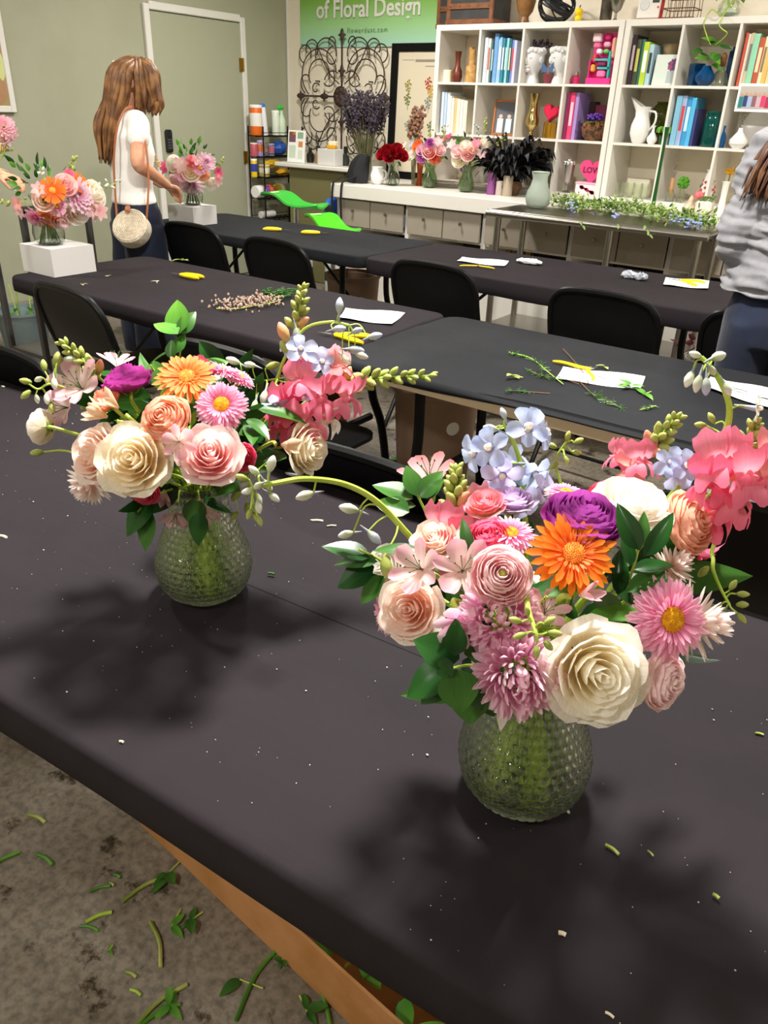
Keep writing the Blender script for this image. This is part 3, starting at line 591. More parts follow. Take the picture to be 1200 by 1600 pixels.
vase('round_vase', 'white teardrop bud vase left of the lace plate', 'vase', hollow([(.03, 0), (.056, .03), (.056, .05), (.016, .1), (.014, .12)]), m_cer, (sx(1150, 236, Y1-.05), Y1-.05, z1_))
t = thing('lace_plate', 'white lace-edged plate standing behind the bud vase', 'plate', (sx(1185, 210, KY+.2), KY+.2, z1_), R=rotm(-.2, 0, 0)); MB().lathe([(0, 0), (.09, .004), (.115, .014), (.113, .018), (.09, .009), (0, .005)], 36, (0, 0, .13), rotm(pi/2, 0, 0)).build('plate', m_cer, t)
for i in range(26): a = i*2*pi/26; MB().lathe([(.008, 0), (.013, .002), (.008, .004), (.008, 0)], 10, (.126*math.cos(a), -.012, .13+.126*math.sin(a)), rotm(pi/2, 0, 0)).build('lace_loop', m_cer, t)
t = thing('group_photo', 'white-bordered group photo hung on the shelf edge at the right', 'photo', (sx(1182, 155, KY-.006), KY-.006, z1_+.255)); MB().box((0, 0, .035), (.235, .004, .155)).build('border', m_paper, t, False); MB().box((0, -.0025, .035), (.21, .002, .125)).build('print', cm('#b9b2ac', .4), t, False)
for i in range(8): c = ['#1f7f80', '#2f3f6e', '#9fb4d8', '#8a5f66', '#c9a9b8', '#d63a6a', '#b42a50', '#3f6a8f'][i]; MB().box((-.09+.026*i, -.004, .01+.006*(i % 2)), (.024, .002, .06)).build('printed_figure', cm(c, .5), t, False); MB().cyl((-.09+.026*i, -.004, .052+.006*(i % 2)), .009, .002, 10, R=rotm(pi/2, 0, 0)).build('printed_head', cm('#c99a80', .5), t)
# ---- right bookcase, bottom row
z2 = zc(1, 2)
for i, (px_, py_) in enumerate([(968, 300), (982, 304), (996, 300), (1006, 306)]): vase('drinking_glass', ['leftmost', 'second', 'third', 'rightmost'][i]+' of the four clear glasses in the bottom cube', 'glass', hollow([(.022, 0), (.034, .03), (.036, .06), (.03, .1)], .002), m_glassy, (sx(px_, py_, KY+.06+.05*(i % 2)), KY+.06+.05*(i % 2), z2), grp='clear glasses in the bottom cube')
t = thing('cream_carton', 'cream folded carton behind the clear glasses', 'box', (sx(1000, 290, KY+.24), KY+.24, z2)); MB().box((0, 0, .06), (.16, .1, .12), bev=.003).build('carton', cm('#e5dcc6', .6), t); MB().box((0, -.051, .1), (.16, .002, .04)).build('flap', cm('#efe8d6', .6), t, False)
vase('tall_green_vase', 'very tall slender green glass bud vase before the bookcase', 'vase', hollow([(.03, 0), (.03, .012), (.013, .04), (.010, .2), (.009, .42), (.015, .5)], .002), mat('stem_green_glass', '#2f6f34', .08, trans=.55), (sx(1021, 318, 5.45), 5.45, CT))
t = thing('corked_bottle', 'clear bottle with a tall cork stopper and wire hook', 'bottle', (sx(1047, 305, KY+.08), KY+.08, z2)); MB().lathe(hollow([(.03, 0), (.032, .05), (.018, .07), (.018, .08)], .003)).build('glass', m_glassy, t); MB().cyl((0, 0, .05), .015, .1, 12).build('cork', cm('#c4936a', .8), t); MB().tube(smooth_path([(0, 0, .15), (.014, 0, .19), (-.012, 0, .2), (.012, 0, .23), (-.008, 0, .25), (0, 0, .28)]), .002, 5).build('wire_hook', m_steel, t)
t = thing('moss_ball_vase', 'green moss ball flower in a small clear vase', 'flower', (sx(1064, 306, KY+.08), KY+.08, z2)); MB().lathe(hollow([(.026, 0), (.03, .04), (.014, .08), (.016, .09)], .003)).build('glass', m_glassy, t); ms = MB()
for i in range(90): ms.ball(_n(rng.normal(0, 1, 3))*.034+np.array([0, 0, .125]), .009, 5, 4)
ms.build('moss_ball', mat('moss', '#4f8f1e', .8), t, kind='stuff')
t = thing('painted_vase', 'white vase painted with colourful flowers', 'vase', (sx(1102, 310, KY+.12), KY+.12, z2)); MB().lathe(hollow([(.034, 0), (.045, .05), (.043, .1), (.026, .17), (.02, .2), (.03, .215)])).build('vase_body', m_cer, t); dd = MB()
for i in range(40): a = i*2.4; z = .03+.12*((i*7) % 40)/40; q = .047-.02*max(0, z-.1)/.06; dd.ball((q*math.cos(a), q*math.sin(a), z), (.01, .01, .009), 6, 4)
dd.build('painted_flowers', mat('painted', '#c43a44', .5, col2='#4a7a3f', scale=35), t, kind='stuff')
t = thing('flower_cube', 'pale pink cube pot with a coral flower on the counter', 'pot', (sx(1102, 318, 5.5), 5.5, CT)); MB().box((0, 0, .045), (.1, .09, .09), bev=.012).build('pot', cm('#e6d6cc', .5), t); MB().ball((-.045, -.02, .12), (.03, .03, .026), 12, 8).build('coral_bloom', mat('coral_bloom', '#d84a58', .6, col2='#e87a7a', scale=60), t); lf = MB()
for i in range(30): lf.ball((rng.uniform(-.045, .05), rng.uniform(-.04, .04), .095+rng.uniform(0, .02)), (.012, .008, .007), 5, 4)
lf.build('moss', cm('#5a7a3a', .7), t, kind='stuff')
vase('seashell', 'cream seashell lying beside the coral flower pot', 'shell', [(0, 0), (.03, .012), (.045, .035), (.03, .06), (.022, .07), (.016, .085), (.01, .1), (0, .115)], mat('shell', '#e0cfb8', .5, col2='#c9ab8a', scale=30), (sx(1080, 312, 5.52), 5.52, CT+.001), sxy=(1, .7))
vase('milk_glass_vase', 'slim white milk-glass vase at the right of the counter', 'vase', hollow([(.03, 0), (.024, .04), (.018, .12), (.02, .2), (.024, .21)]), mat('milk_glass', '#dfe3dc', .2), (sx(1128, 318, 5.5), 5.5, CT))
t = thing('yellow_flower', 'yellow tulip-like flower beside the woman in the grey blouse', 'flower', (sx(1143, 262, KY+.1), KY+.1, z2)); MB().tube([(0, 0, 0), (0, 0, .2)], .004, 6).build('stem', cm('#5a7a3a', .6), t)
for i in range(11):
    a = i*2.2; q = .5+.5*(i % 3)/2; MB().sheet(lambda u, v: ((.006+.04*q*v**.7)*math.cos(a+u*.6*v), (.006+.04*q*v**.7)*math.sin(a+u*.6*v), .2+.055*v*(1.2-.5*q)-.02*v*v*q-.01*u*u), 5, 5).build('petal', cm('#e9b312', .5), t)
# ---- on top of the bookcases
ZT = CT+3*CELL+2*DV+2*OU
m_trunk = mat('trunk_cloth', '#3a3b3e', .7, col2='#33312f'); m_leather = mat('trunk_leather', '#6b3f24', .55, col2='#7d4c2c', scale=25)
def trunk(x, y, w_, d_, h_, lab):
    t = thing('trunk', lab, 'trunk', (x, y, ZT)); MB().box((0, 0, h_/2), (w_, d_, h_), bev=.01).build('case', m_trunk, t)
    for z in (.018, h_-.018): MB().box((0, 0, z), (w_+.01, d_+.01, .036), bev=.006).build('edge_band', m_leather, t)
    for s in (-1, 1): MB().box((s*(w_/2-.02), 0, h_/2), (.035, d_+.014, h_), bev=.006).build('corner_band', m_leather, t)
    MB().box((0, -d_/2-.006, h_*.48), (w_-.02, .006, .035)).build('strap', m_leather, t, False); sd = MB()
    for k in range(5): sd.ball((-w_/2+w_*(k+.5)/5, -d_/2-.01, h_*.48), .006, 6, 4)
    sd.build('studs', m_brass, t, kind='stuff')
trunk(sx(745, 25, KY+.14), KY+.16, .40, .26, .24, 'smaller brown leather-edged trunk in front, on the left bookcase'); trunk(sx(718, 20, KY+.2)-.05, KY+.32, .40, .1, .27, 'brown leather-edged trunk peeking out behind the other trunk')
vase('wooden_urn', 'brown wooden urn with pale foot on the left bookcase', 'urn', hollow([(.04, 0), (.03, .03), (.028, .045), (.055, .08), (.07, .14), (.06, .2), (.05, .24)]), mat('urn_wood', '#8a6136', .4, col2='#6f4a26'), (sx(820, 25, Y1), Y1, ZT))
t = thing('wire_orb', 'black metal ribbon sphere on the left bookcase', 'ornament', (sx(868, 24, Y1+.02), Y1+.02, ZT))
for i in range(9):
    Rq = rotm(rng.uniform(-1.2, 1.2), rng.uniform(-1.2, 1.2), rng.uniform(0, 6)); a = np.linspace(0, 2*pi, 33); P = np.stack([.13*np.cos(a), .13*np.sin(a), 0*a], 1)@Rq.T*[1, .8, .8]+[0, 0, .11]; MB().tube(P, .005, 6, False, flat=1.6).build('hoop', mat('black_iron', '#17181c', .45), t)
t = thing('yellow_gourds', 'two stacked yellow gourds on the left bookcase', 'ornament', (sx(904, 24, Y1-.04), Y1-.04, ZT)); MB().ball((0, 0, .022), (.026, .026, .022), 12, 8).build('gourd', m_yellow, t); MB().ball((0, 0, .06), (.03, .03, .024), 12, 8).build('gourd', m_yellow, t); MB().tube([(0, 0, .08), (.006, 0, .1)], .004, 6).build('stalk', m_wood, t)
vase('dark_vase', 'dark mottled cylinder vase on the left bookcase', 'vase', hollow([(.036, 0), (.04, .02), (.042, .2)]), mat('mottled', '#3a342b', .5, col2='#5a5140', scale=20), (sx(947, 22, Y1+.06), Y1+.06, ZT))
vase('silver_compote', 'silver footed bowl between the two bookcases', 'bowl', hollow([(.03, 0), (.008, .02), (.008, .05), (.03, .07), (.05, .13)]), m_steel, (sx(962, 24, Y1), Y1, ZT))
t = thing('kitchen_timer', 'white device with red casing and round speaker on the right bookcase', 'timer', (sx(1014, 22, KY+.08), KY+.08, ZT), R=rotm(-.1, 0, 0)); MB().box((0, .012, .08), (.17, .03, .16), bev=.014).build('casing', cm('#c92a24', .4), t); MB().box((-.006, -.006, .082), (.15, .012, .145), bev=.005).build('face', m_lam, t)
MB().lathe([(0, 0), (.03, 0), (.032, .003), (.028, .006), (0, .004)], 24, (-.035, -.011, .085), rotm(pi/2, 0, 0)).build('speaker', cm('#cfcfcc', .5), t); MB().box((.035, -.0125, .105), (.045, .003, .02)).build('display', cm('#3a3f3a', .3), t, False); MB().cyl((.055, -.012, .07), .006, .004, 10, R=rotm(pi/2, 0, 0)).build('button', cm('#c92a24', .4), t)
t = thing('wire_basket', 'brown rusted wire basket on the right bookcase', 'basket', (sx(1065, 22, KY+.14), KY+.14, ZT)); m_rust = mat('rust', '#5d3a24', .6)
MB().box((0, 0, .006), (.2, .16, .012)).build('base', m_rust, t, False)
for z in (.06, .12, .18):
    q = [(-.1, -.08, z), (.1, -.08, z), (.1, .08, z), (-.1, .08, z), (-.1, -.08, z)]; 
    for a_, b_ in zip(q[:-1], q[1:]): MB().tube([a_, b_], .003, 5).build('rail', m_rust, t)
for i in range(9):
    for y in (-.08, .08): x = -.1+.025*i; MB().tube([(x, y, 0), (x+.008*math.sin(i*2), y, .07), (x-.006, y, .18)], .002, 5).build('wire', m_rust, t)
def leaf_fn(L, W, bend=.3, fold=.15, tipp=1.6):
    """pointed leaf along +x, lying in xy, bending down by bend"""
    def fn(u, v):
        w_ = W*math.sin(pi*min(1, v**.8))**.8*(1-.25*v) if 0 < v < 1 else 0
        return (L*v*(1-.12*bend*v), u*w_, -bend*L*v*v*.5+fold*abs(u)*w_)
    return fn
m_leaf = petal_mat('bright_leaf', '#4c8a2c', '#6aa63a', transl=.25, rough=.4); m_leafd = petal_mat('dark_leaf', '#173a18', '#25531f', transl=.1, rough=.26); m_leafm = petal_mat('mid_leaf', '#335f24', '#44762e', transl=.18, rough=.32)
m_stem = mat('green_stem', '#9cbb3a', .5, col2='#b0c956', scale=30); m_stemd = mat('dark_stem', '#4f6d2a', .5)
LEAF = MB().sheet(leaf_fn(1., .27), 5, 7).mesh('leaf')
t = thing('trailing_pothos', 'trailing pothos plant in a clear bowl on the right bookcase', 'plant', (sx(1138, 22, Y1), Y1, ZT)); MB().lathe(hollow([(.04, 0), (.068, .03), (.07, .07), (.05, .1)], .004)).build('bowl', m_glassy, t); MB().lathe([(0, .005), (.06, .03), (.062, .05), (0, .05)]).build('water', mat('cloudy_water', '#d8ddd6', .3), t)
for i, (a, l) in enumerate([(.3, .11), (1.4, .12), (2.4, .1), (3.5, .12), (4.4, .11), (5.4, .12)]):
    e = (.08*math.cos(a), .08*math.sin(a), .15); MB().tube(smooth_path([(0, 0, .03), (.03*math.cos(a), .03*math.sin(a), .12), e]), .003, 5).build('stem', m_stem, t); obj('leaf', LEAF, m_leaf, t, loc=e, R=rotm(0, .3, a), sc=l)
for k, pts in enumerate([[(1126, 22, 5.72), (1112, 15, 5.70), (1100, 35, 5.70), (1104, 55, 5.72), (1110, 70, 5.76)], [(1130, 24, 5.72), (1124, 38, 5.70), (1128, 45, 5.70), (1136, 52, 5.70), (1128, 62, 5.74), (1118, 70, 5.78)]]):
    P = [aty(a, b_, c)-np.array(t.location) for a, b_, c in pts]; MB().tube(smooth_path([(0, 0, .08)]+P), .0035, 6).build('trailing_stem', m_stem, t)
for i, (a, b_, s_) in enumerate([(1105, 66, .1), (1118, 64, .1), (1098, 78, .1), (1110, 82, .12), (1124, 72, .09), (1108, 92, .1), (1126, 84, .08), (1112, 100, .09), (1094, 84, .07)]):
    p = aty(a, b_, 5.79+.01*(i % 3))-np.array(t.location); obj('leaf', LEAF, m_leaf if i % 2 else m_leafm, t, loc=p, R=frame(camvec(.2*(i % 3-1), .5, 1), camvec(math.cos(i*1.7), -.4+math.sin(i*1.7)*.5, 0)), sc=s_)
# ================================================================ flowers: templates of unit radius, facing +z
PAL = dict(cream=('#fdf3d6', '#fffcf2'), cream2=('#fbeccb', '#fff8e6'), white=('#fbf3e2', '#fffdf8'), blush=('#fbd8c4', '#fff0e6'), pink=('#f9c0c2', '#fde3df'), rpink=('#fed9dd', '#ffeced'),
           peach=('#fde0b4', '#fbccb4'), coral=('#fba082', '#f8a98c'), purple=('#a8329a', '#b955b2'), purple2=('#aa2793', '#c64cae'), orange=('#f0650c', '#ff8f22'), orange2=('#f6883a', '#ffa558'), aster=('#f493c2', '#fbc6df'), mum=('#e6a3c6', '#f9dbe8'),
           dahl=('#f3dacf', '#fbf2ef'), snap=('#f6a2b4', '#f184a4'), snap2=('#f8bcab', '#f7a0ac'), del1=('#cdd6f4', '#bccdf7'), del2=('#d9d0f0', '#cbd0f6'), al1=('#f6dbd6', '#ecb6c6'), al2=('#f2c6c6', '#f7a6ab'), hot=('#ee5c88', '#f67ea0'), red=('#8d0c1a', '#b01626'), lil=('#c9a8da', '#e0c8ea'), tan=('#e6c4a2', '#efd6bc'))
PM = {k: petal_mat('petal_'+k, a, b, p0=.25, p1=.9, transl=.48, vein=.08) for k, (a, b) in PAL.items()}
m_yc = mat('yellow_disc', '#f2b705', .7, col2='#d68f04', scale=8, bump=.3, bscale=30); m_oc = mat('orange_disc', '#f7a13a', .7, col2='#e87417', scale=9); m_gc = mat('green_button', '#9aa03c', .6)
m_bud = petal_mat('green_bud', '#86983a', '#b5bd6a', transl=.1, rough=.45); m_budw = petal_mat('white_bud', '#a3b075', '#e9ebe2', p0=.05, p1=.7, transl=.2); m_budb = petal_mat('blue_bud', '#a9b58a', '#c3cbe6', p0=.1, p1=.7, transl=.2); m_budp = petal_mat('pink_bud', '#c9b866', '#eba387', transl=.2); m_sep = petal_mat('sepal', '#6f8a35', '#8fa653', transl=.15)
m_spur = petal_mat('spur', '#a7aab0', '#b6bcd8', transl=.2)
def wrap_petal(Rk, zk, a0, W, zb=-.75, curl=0., inw=0., seed=0, nu=7, nv=6):
    r = np.random.default_rng(seed); ph = r.uniform(0, 6, 3); am = r.uniform(.5, 1.2)*.045*Rk; tl = r.uniform(-.05, .05)
    def fn(u, v):
        wv = W*(.35+.65*v**.6)*(1-.25*max(0, v-.7)/.3)
        th = a0+u*wv
        rr = Rk*(1-(1-v)**2.2)**.65
        rr += curl*max(0, v-.6)**2*2.2*(1+.35*math.cos(2.2*u))-inw*Rk*max(0, v-.55)**2*2
        z = zb+(zk-zb)*v-curl*1.1*max(0, v-.72)**2*2.5-(zk-zb)*.13*abs(u)**2.6*v+tl*v
        k = v*v*am; rr += k*math.sin(3.1*u+ph[0])+k*.6*math.sin(7*u+ph[1]); z += k*.7*math.sin(4.3*u+ph[2])
        return (rr*math.cos(th), rr*math.sin(th), z)
    return MB().sheet(fn, nu, nv).mesh('petal', 'all')
def rose_t(seed, tight=1., outer=1.):
    out = []; g = np.random.default_rng(seed); a = g.uniform(0, 6); i = 0
    for (Rk, zk, n, W, cu) in ((.09, .33, 3, 1.5, 0), (.19, .33, 3, 1.35, .02), (.30, .31, 4, 1.1, .04), (.42, .27, 5, .95, .08), (.54, .21, 5, .9, .14), (.66, .13, 5, .85, .22), (.78, .03, 5, .8, .34), (.86, -.10, 6, .7, .5*outer)):
        for k in range(n):
            a += 2*pi/n+g.uniform(-.12, .12); i += 1
            out.append(('petal', wrap_petal(Rk*g.uniform(.95, 1.05), zk*tight+g.uniform(-.03, .03), a, W, curl=cu, seed=seed*100+i), 'P'))
        a += .6
    return out
def ran_t(seed, button=True):
    out = []; g = np.random.default_rng(seed); a = 0; i = 0
    for q in range(9):
        Rk = .18+.82*(q/8)**.9; n = (4, 5, 5, 6, 6, 6, 6, 6, 6)[q]; zk = .42-.5*(Rk**2.2)
        for k in range(n):
            a += 2*pi/n+g.uniform(-.1, .1); i += 1
            out.append(('petal', wrap_petal(Rk*g.uniform(.96, 1.04), zk+g.uniform(-.03, .03), a, 1.25 if q < 3 else 1.0, zb=-.7, inw=.30 if q < 5 else .12, curl=.0 if q < 7 else .1, seed=seed*100+i), 'P'))
        a += .5
    if button: out.append(('button', MB().ball((0, 0, .14), (.13, .13, .12), 10, 7).mesh('button'), 'C'))
    return out
def ray_petal(L, W, r0, lift=.1, droop=.2, cup=.2, nu=5, nv=6, notch=0., tipw=.75, z0=0., base_w=.45):
    """strap petal along +x from radius r0"""
    def fn(u, v):
        w_ = W*(base_w+(1-base_w)*v**.7)*(1 if v < tipw else math.sqrt(max(0, 1-((v-tipw)/(1.0001-tipw))**2))*.85+.15)
        return (r0+L*v, u*w_, z0+lift*v-droop*v*v-cup*w_*(1-u*u)+notch*abs(u)*v)
    return MB().sheet(fn, nu, nv).mesh('petal', 'all')
def ring(me, n, off=0., dz=0., jit=.04, tilt=0., seed=0, name='petal', key='P', sj=.06):
    g = np.random.default_rng(seed)
    return [(name, me, key, (0, 0, dz), rotm(0, -tilt+g.normal(0, .05), 0), off+2*pi*k/n+g.normal(0, jit), 1+g.normal(0, sj)) for k in range(n)]
def place(mb, me_fn, n, off, tilt, seed, dz=0., sj=.08):
    pass
def disc(r, h, n, s): 
    m = MB().lathe([(r, -.02), (r*.9, h*.5), (r*.5, h*.9), (0, h)], 20)
    for i in range(n): a = i*2.39996; q = r*math.sqrt((i+.5)/n); m.ball((q*math.cos(a), q*math.sin(a), h*(1-.7*(q/r)**2)), (s, s, s*1.2), 5, 4)
    return m.mesh('disc')
def gerb_t(seed):
    p1 = ray_petal(.72, .095, .27, .08, .12, .15); p2 = ray_petal(.56, .085, .26, .16, .1, .15); p3 = ray_petal(.2, .03, .26, .12, .0, .1, 3, 4)
    return ring(p1, 26, 0, -.04, seed=seed)+ring(p2, 22, .1, 0, seed=seed+1)+ring(p3, 34, 0, .03, seed=seed+2, name='inner_petal', key='Q')+[('disc', disc(.27, .1, 90, .022), 'C')]
def many(spec, seed):
    """one joined ring of many thin petals"""
    g = np.random.default_rng(seed); mb = MB()
    L, W, r0, n, tilt, z0, dr = spec
    for k in range(n):
        a = 2*pi*k/n+g.normal(0, .05); s = 1+g.normal(0, .08); t = tilt+g.normal(0, .1); ca, sa = math.cos(a), math.sin(a); ct, st_ = math.cos(t), math.sin(t)
        def fn(u, v):
            w_ = W*(.5+.5*v)*(1 if v < .7 else math.sqrt(max(0, 1-((v-.7)/.301)**2))*.8+.2)
            x = L*s*v; z = -dr*v*v-.4*w_*(1-u*u); x, z = r0+x*ct-z*st_, z0+x*st_+z*ct; y = u*w_
            return (x*ca-y*sa, x*sa+y*ca, z)
        mb.sheet(fn, 3, 5)
    return mb.mesh('petal_ring', 'all')
def aster_t(seed):
    return [('petal_ring', many(sp, seed+i), 'P*') for i, sp in enumerate([(.7, .095, .32, 34, -.05, -.14, .12), (.68, .09, .32, 36, .15, -.1, .15), (.62, .085, .31, 36, .36, -.06, .2), (.52, .075, .30, 34, .58, -.02, .2), (.36, .06, .29, 30, .85, .02, .15)])]+[('disc', disc(.33, .12, 110, .024), 'C')]
def mum_t(seed, n=225):
    shapes = [ray_petal(.36, .075, 0, .05, -.22, .8, 5, 5, tipw=.6, base_w=.7), ray_petal(.44, .085, 0, .0, -.2, .8, 5, 5, tipw=.6, base_w=.7), ray_petal(.54, .095, 0, .0, -.05, .8, 5, 6, tipw=.65, base_w=.7)]
    g = np.random.default_rng(seed); out = []
    for i in range(n):
        f = (i+.5)/n; th = math.acos(1-f*1.45); a = i*2.39996+g.normal(0, .08)
        d_ = np.array([math.sin(th)*math.cos(a), math.sin(th)*math.sin(a), math.cos(th)]); tang = np.array([math.cos(th)*math.cos(a), math.cos(th)*math.sin(a), -math.sin(th)])
        x = _n(d_*(.95-.3*f)+tang*(.12+.55*f)+g.normal(0, .1, 3)); z = _n(np.cross(np.cross(x, d_), x)); y = np.cross(z, x)
        out.append(('petal', shapes[0 if f < .25 else 1 if f < .6 else 2], 'P', tuple(d_*.54*np.array([1, 1, .8])), np.array([x, y, z]).T, None, 1+g.normal(0, .07)))
    return out
def dahl_t(seed):
    a = ray_petal(.8, .12, .1, .25, .1, .5, 5, 6, tipw=.35); b = ray_petal(.62, .11, .1, .25, .05, .5, 5, 6, tipw=.35)
    return ring(a, 18, 0, -.2, seed=seed, tilt=-.1)+ring(a, 18, .17, -.1, seed=seed+1, tilt=.2)+ring(b, 16, 0, 0, seed=seed+2, tilt=.6)+ring(b, 12, .2, .05, seed=seed+3, tilt=1.0)
def als_t(seed):
    p = ray_petal(.9, .46, .05, 1.05, .45, .45, 7, 7, tipw=.5, base_w=.15); q = ray_petal(.95, .32, .05, 1.0, .4, .5, 5, 7, tipw=.45, base_w=.15)
    st_ = MB()
    for k in range(6): a = k*1.05; st_.tube([(0, 0, 0), (.1*math.cos(a), .1*math.sin(a), .4), (.28*math.cos(a), .28*math.sin(a), .75)], .012, 5).ball((.29*math.cos(a), .29*math.sin(a), .77), (.03, .03, .05), 5, 4)
    return ring(p, 3, 0, 0, seed=seed, sj=.03)+ring(q, 3, pi/3, .02, seed=seed, sj=.03)+[('stamens', st_.mesh('stamens'), 'C*')]
def albud_t(seed):
    p = ray_petal(1.5, .34, .02, .1, .18, .5, 5, 6, tipw=.5, base_w=.3); return ring(p, 5, 0, 0, seed=seed, tilt=1.15, sj=.05)
def lis_t(seed):
    return [x for x in rose_t(seed, .9, .8)][::1]
T = dict(rose=[rose_t(s) for s in (1, 2, 3)], ran=[ran_t(s) for s in (4, 5)], gerb=[gerb_t(6)], aster=[aster_t(s) for s in (7, 17)], mum=[mum_t(8), mum_t(9)], dahl=[dahl_t(10)], als=[als_t(11)], albud=[albud_t(12)])
T['ranb'] = [ran_t(15, False)]
def low(kind):   # far flowers: a few joined petal layers
    return None
def fill(t, tpl, pm, cmat, sc=1., qm=None):
    for it in tpl:
        nm, me, key = it[:3]; k = {}
        if len(it) > 3:
            loc, Rm, az, s = it[3:]; Rm = np.asarray(Rm)
            if az is not None: Rm = rotm(0, 0, az)@Rm
            k = dict(loc=np.array(loc)*sc, R=Rm, sc=s*sc)
        else: k = dict(sc=sc)
        obj(nm, me, {'P': pm, 'Q': qm or pm, 'C': cmat}[key[0]], t, kind='stuff' if key.endswith('*') else None, **k)
class Bouquet:
    def __init__(s, A, rad, zc_, seed):
        s.A = np.array(A, float); s.C = s.A+[0, 0, zc_]; s.rad = np.array(rad); s.g = np.random.default_rng(seed); s.neck = s.A+[0, 0, .18]; s.items = []
    def surf(s, x, y, k=0.):
        """point of the bouquet dome seen at a direction; k moves it nearer (+) or farther (-)"""
        d_ = _n(ray(x, y)); o = (CC-s.C)/s.rad; e = d_/s.rad; a = e@e; b = o@e; c = o@o-1; D = b*b-a*c
        t = (-b-math.sqrt(D))/a if D > 0 else -b/a
        return CC+d_*(t-k)
    def mid(s, x, y, k=0.):
        d_ = _n(ray(x, y)); return CC+d_*(d_@(s.C-CC)-k)
    def world_r(s, p, rpx): return rpx*((p-CC)@RW[:, 2])/F
    def stem_pts(s, p, back, r):
        """from the head back to the vase neck and down into the water"""
        g = s.g; q = g.uniform(0, 2*pi); rr = .026*math.sqrt(g.uniform(0, 1)); n_ = s.neck+[rr*math.cos(q), rr*math.sin(q), 0]
        q2 = q+pi+g.normal(0, .7); b = s.A+[.05*math.cos(q2)*g.uniform(.4, 1), .05*math.sin(q2)*g.uniform(.4, 1), .014]
        m = s.A+[.02*math.cos(q2), .02*math.sin(q2), .1]
        p0 = p+back*r*.6; p1 = p+back*r*1.4
        return [p0, p1, (p1*.45+n_*.55)*[1, 1, 1]+[0, 0, .01], n_, m, b]
    def head(s, kind, pal, x, y, rpx, face, lab, name, k=0., var=0, spin=None, cmat=None, cat='flower', stem=True, grp=None, mid=False, sink=.35):
        p = s.mid(x, y, k) if mid else s.surf(x, y, k); r = s.world_r(p, rpx*1.1); f = camvec(*face)
        t = thing(name, lab, cat, p, R=frame(f, (0, 0, 1), s.g.uniform(0, 6) if spin is None else spin), group=grp)
        R_ = frame(f, (0, 0, 1), 0); tpl = T[kind][var % len(T[kind])]
        fill(t, tpl, PM[pal], cmat or {'gerb': m_oc, 'aster': m_yc, 'ran': m_gc}.get(kind, m_sep), r, PM['orange2'] if kind == 'gerb' else None)
        if stem:
            Rt = np.array(t.rotation_quaternion.to_matrix()); P = [(q-p)@Rt for q in smooth_path(s.stem_pts(p, -f, r), 5)]
            MB().tube(P, .0026, 6).build('stem', m_stem, t)
            if kind in ('rose', 'ran', 'ranb', 'gerb', 'aster', 'dahl'):
                cal = MB()
                for i in range(5): a = i*1.2566; cal.sheet(lambda u, v: ((.12+.5*v)*math.cos(a)-u*.13*(1-v)*math.sin(a), (.12+.5*v)*math.sin(a)+u*.13*(1-v)*math.cos(a), -.82+.25*v*v), 3, 4)
                cal.build('calyx', m_sep, t, sc=r*.95, kind='stuff')
        return t
    def sprig(s, pts, leaves, lab, name, cat='foliage', r=.0018, m=None, lm=None, to_neck=True, k0=0., stemtip=.0012, wd=1.15):
        """stem through dome points [(x, y, k)], leaves [(x, y, k, dirx, diry, length px, face r, u, t)]"""
        P = [s.mid(*q) for q in pts]; o = P[0]; t = thing(name, lab, cat, o)
        full = ([s.neck+s.g.normal(0, .012, 3)*[1, 1, 0]] if to_neck else [])+P
        if to_neck: full = [s.A+s.g.normal(0, .02, 3)*[1, 1, 0]+[0, 0, .02]]+full
        L = smooth_path(full, 6)-o; MB().tube(L, np.linspace(r*1.3, stemtip, len(L)), 6).build('stem', m or m_stem, t)
        for i, (x, y, k, dx, dy, Lp, *fc) in enumerate(leaves):
            p = s.mid(x, y, k); fc = fc or (s.g.normal(0, .25), .5+s.g.normal(0, .2), .9); ll = s.world_r(p, Lp); xd = camvec(dx, -dy, s.g.normal(0, .12)-.1)
            z = camvec(*fc); z = _n(z-xd*(z@xd)); Rl = np.array([xd, np.cross(z, xd), z]).T
            obj('leaf', LEAFV[i % 3], (lm or [m_leafd, m_leafm])[i % len(lm or [0, 0])], t, loc=p-o, R=Rl, sc=(ll, ll*(wd+.35*s.g.random()), ll))
        return t
LEAFV = [MB().sheet(leaf_fn(1., .25, .25, .25), 7, 9).mesh('leaf', 'all'), MB().sheet(leaf_fn(1., .22, .5, .2), 7, 9).mesh('leaf', 'all'), MB().sheet(leaf_fn(1., .3, .1, .3), 7, 9).mesh('leaf', 'all')]
LONG = MB().sheet(leaf_fn(1., .1, .35, .25), 5, 10).mesh('leaf', 'all')
# buds and florets of unit length along +x
BUD = MB().lathe([(0, 0), (.1, .03), (.2, .2), (.27, .48), (.22, .72), (.1, .93), (0, 1)], 10, R=rotm(0, pi/2, 0)).mesh('bud')
SPUR = MB().tube(smooth_path([(-.9, 0, .12), (-.5, 0, .06), (-.1, 0, 0), (.05, 0, 0)], 4), np.linspace(.04, .16, 13), 8).mesh('spur', 'all')
DPET = ray_petal(.62, .33, .08, .45, .45, .3, 5, 6, tipw=.45, base_w=.4)
def snap_petal(L, W, up, seed):
    g = np.random.default_rng(seed); ph = g.uniform(0, 6, 2)
    def fn(u, v):
        w_ = W*(.35+.65*math.sin(pi*.5*min(1, v*1.25))); ru = .13*v*v
        return (.1+L*v-.25*v**3, u*w_, up*(.2*v+.6*v*v)+.08*(1-u*u)+ru*math.sin(5*u+ph[0]))
    return MB().sheet(fn, 9, 6).mesh('petal', 'all')
SNU = snap_petal(.62, .55, .95, 1); SND = snap_petal(.62, .52, -.95, 2); SNM = snap_petal(.5, .4, -.35, 3)
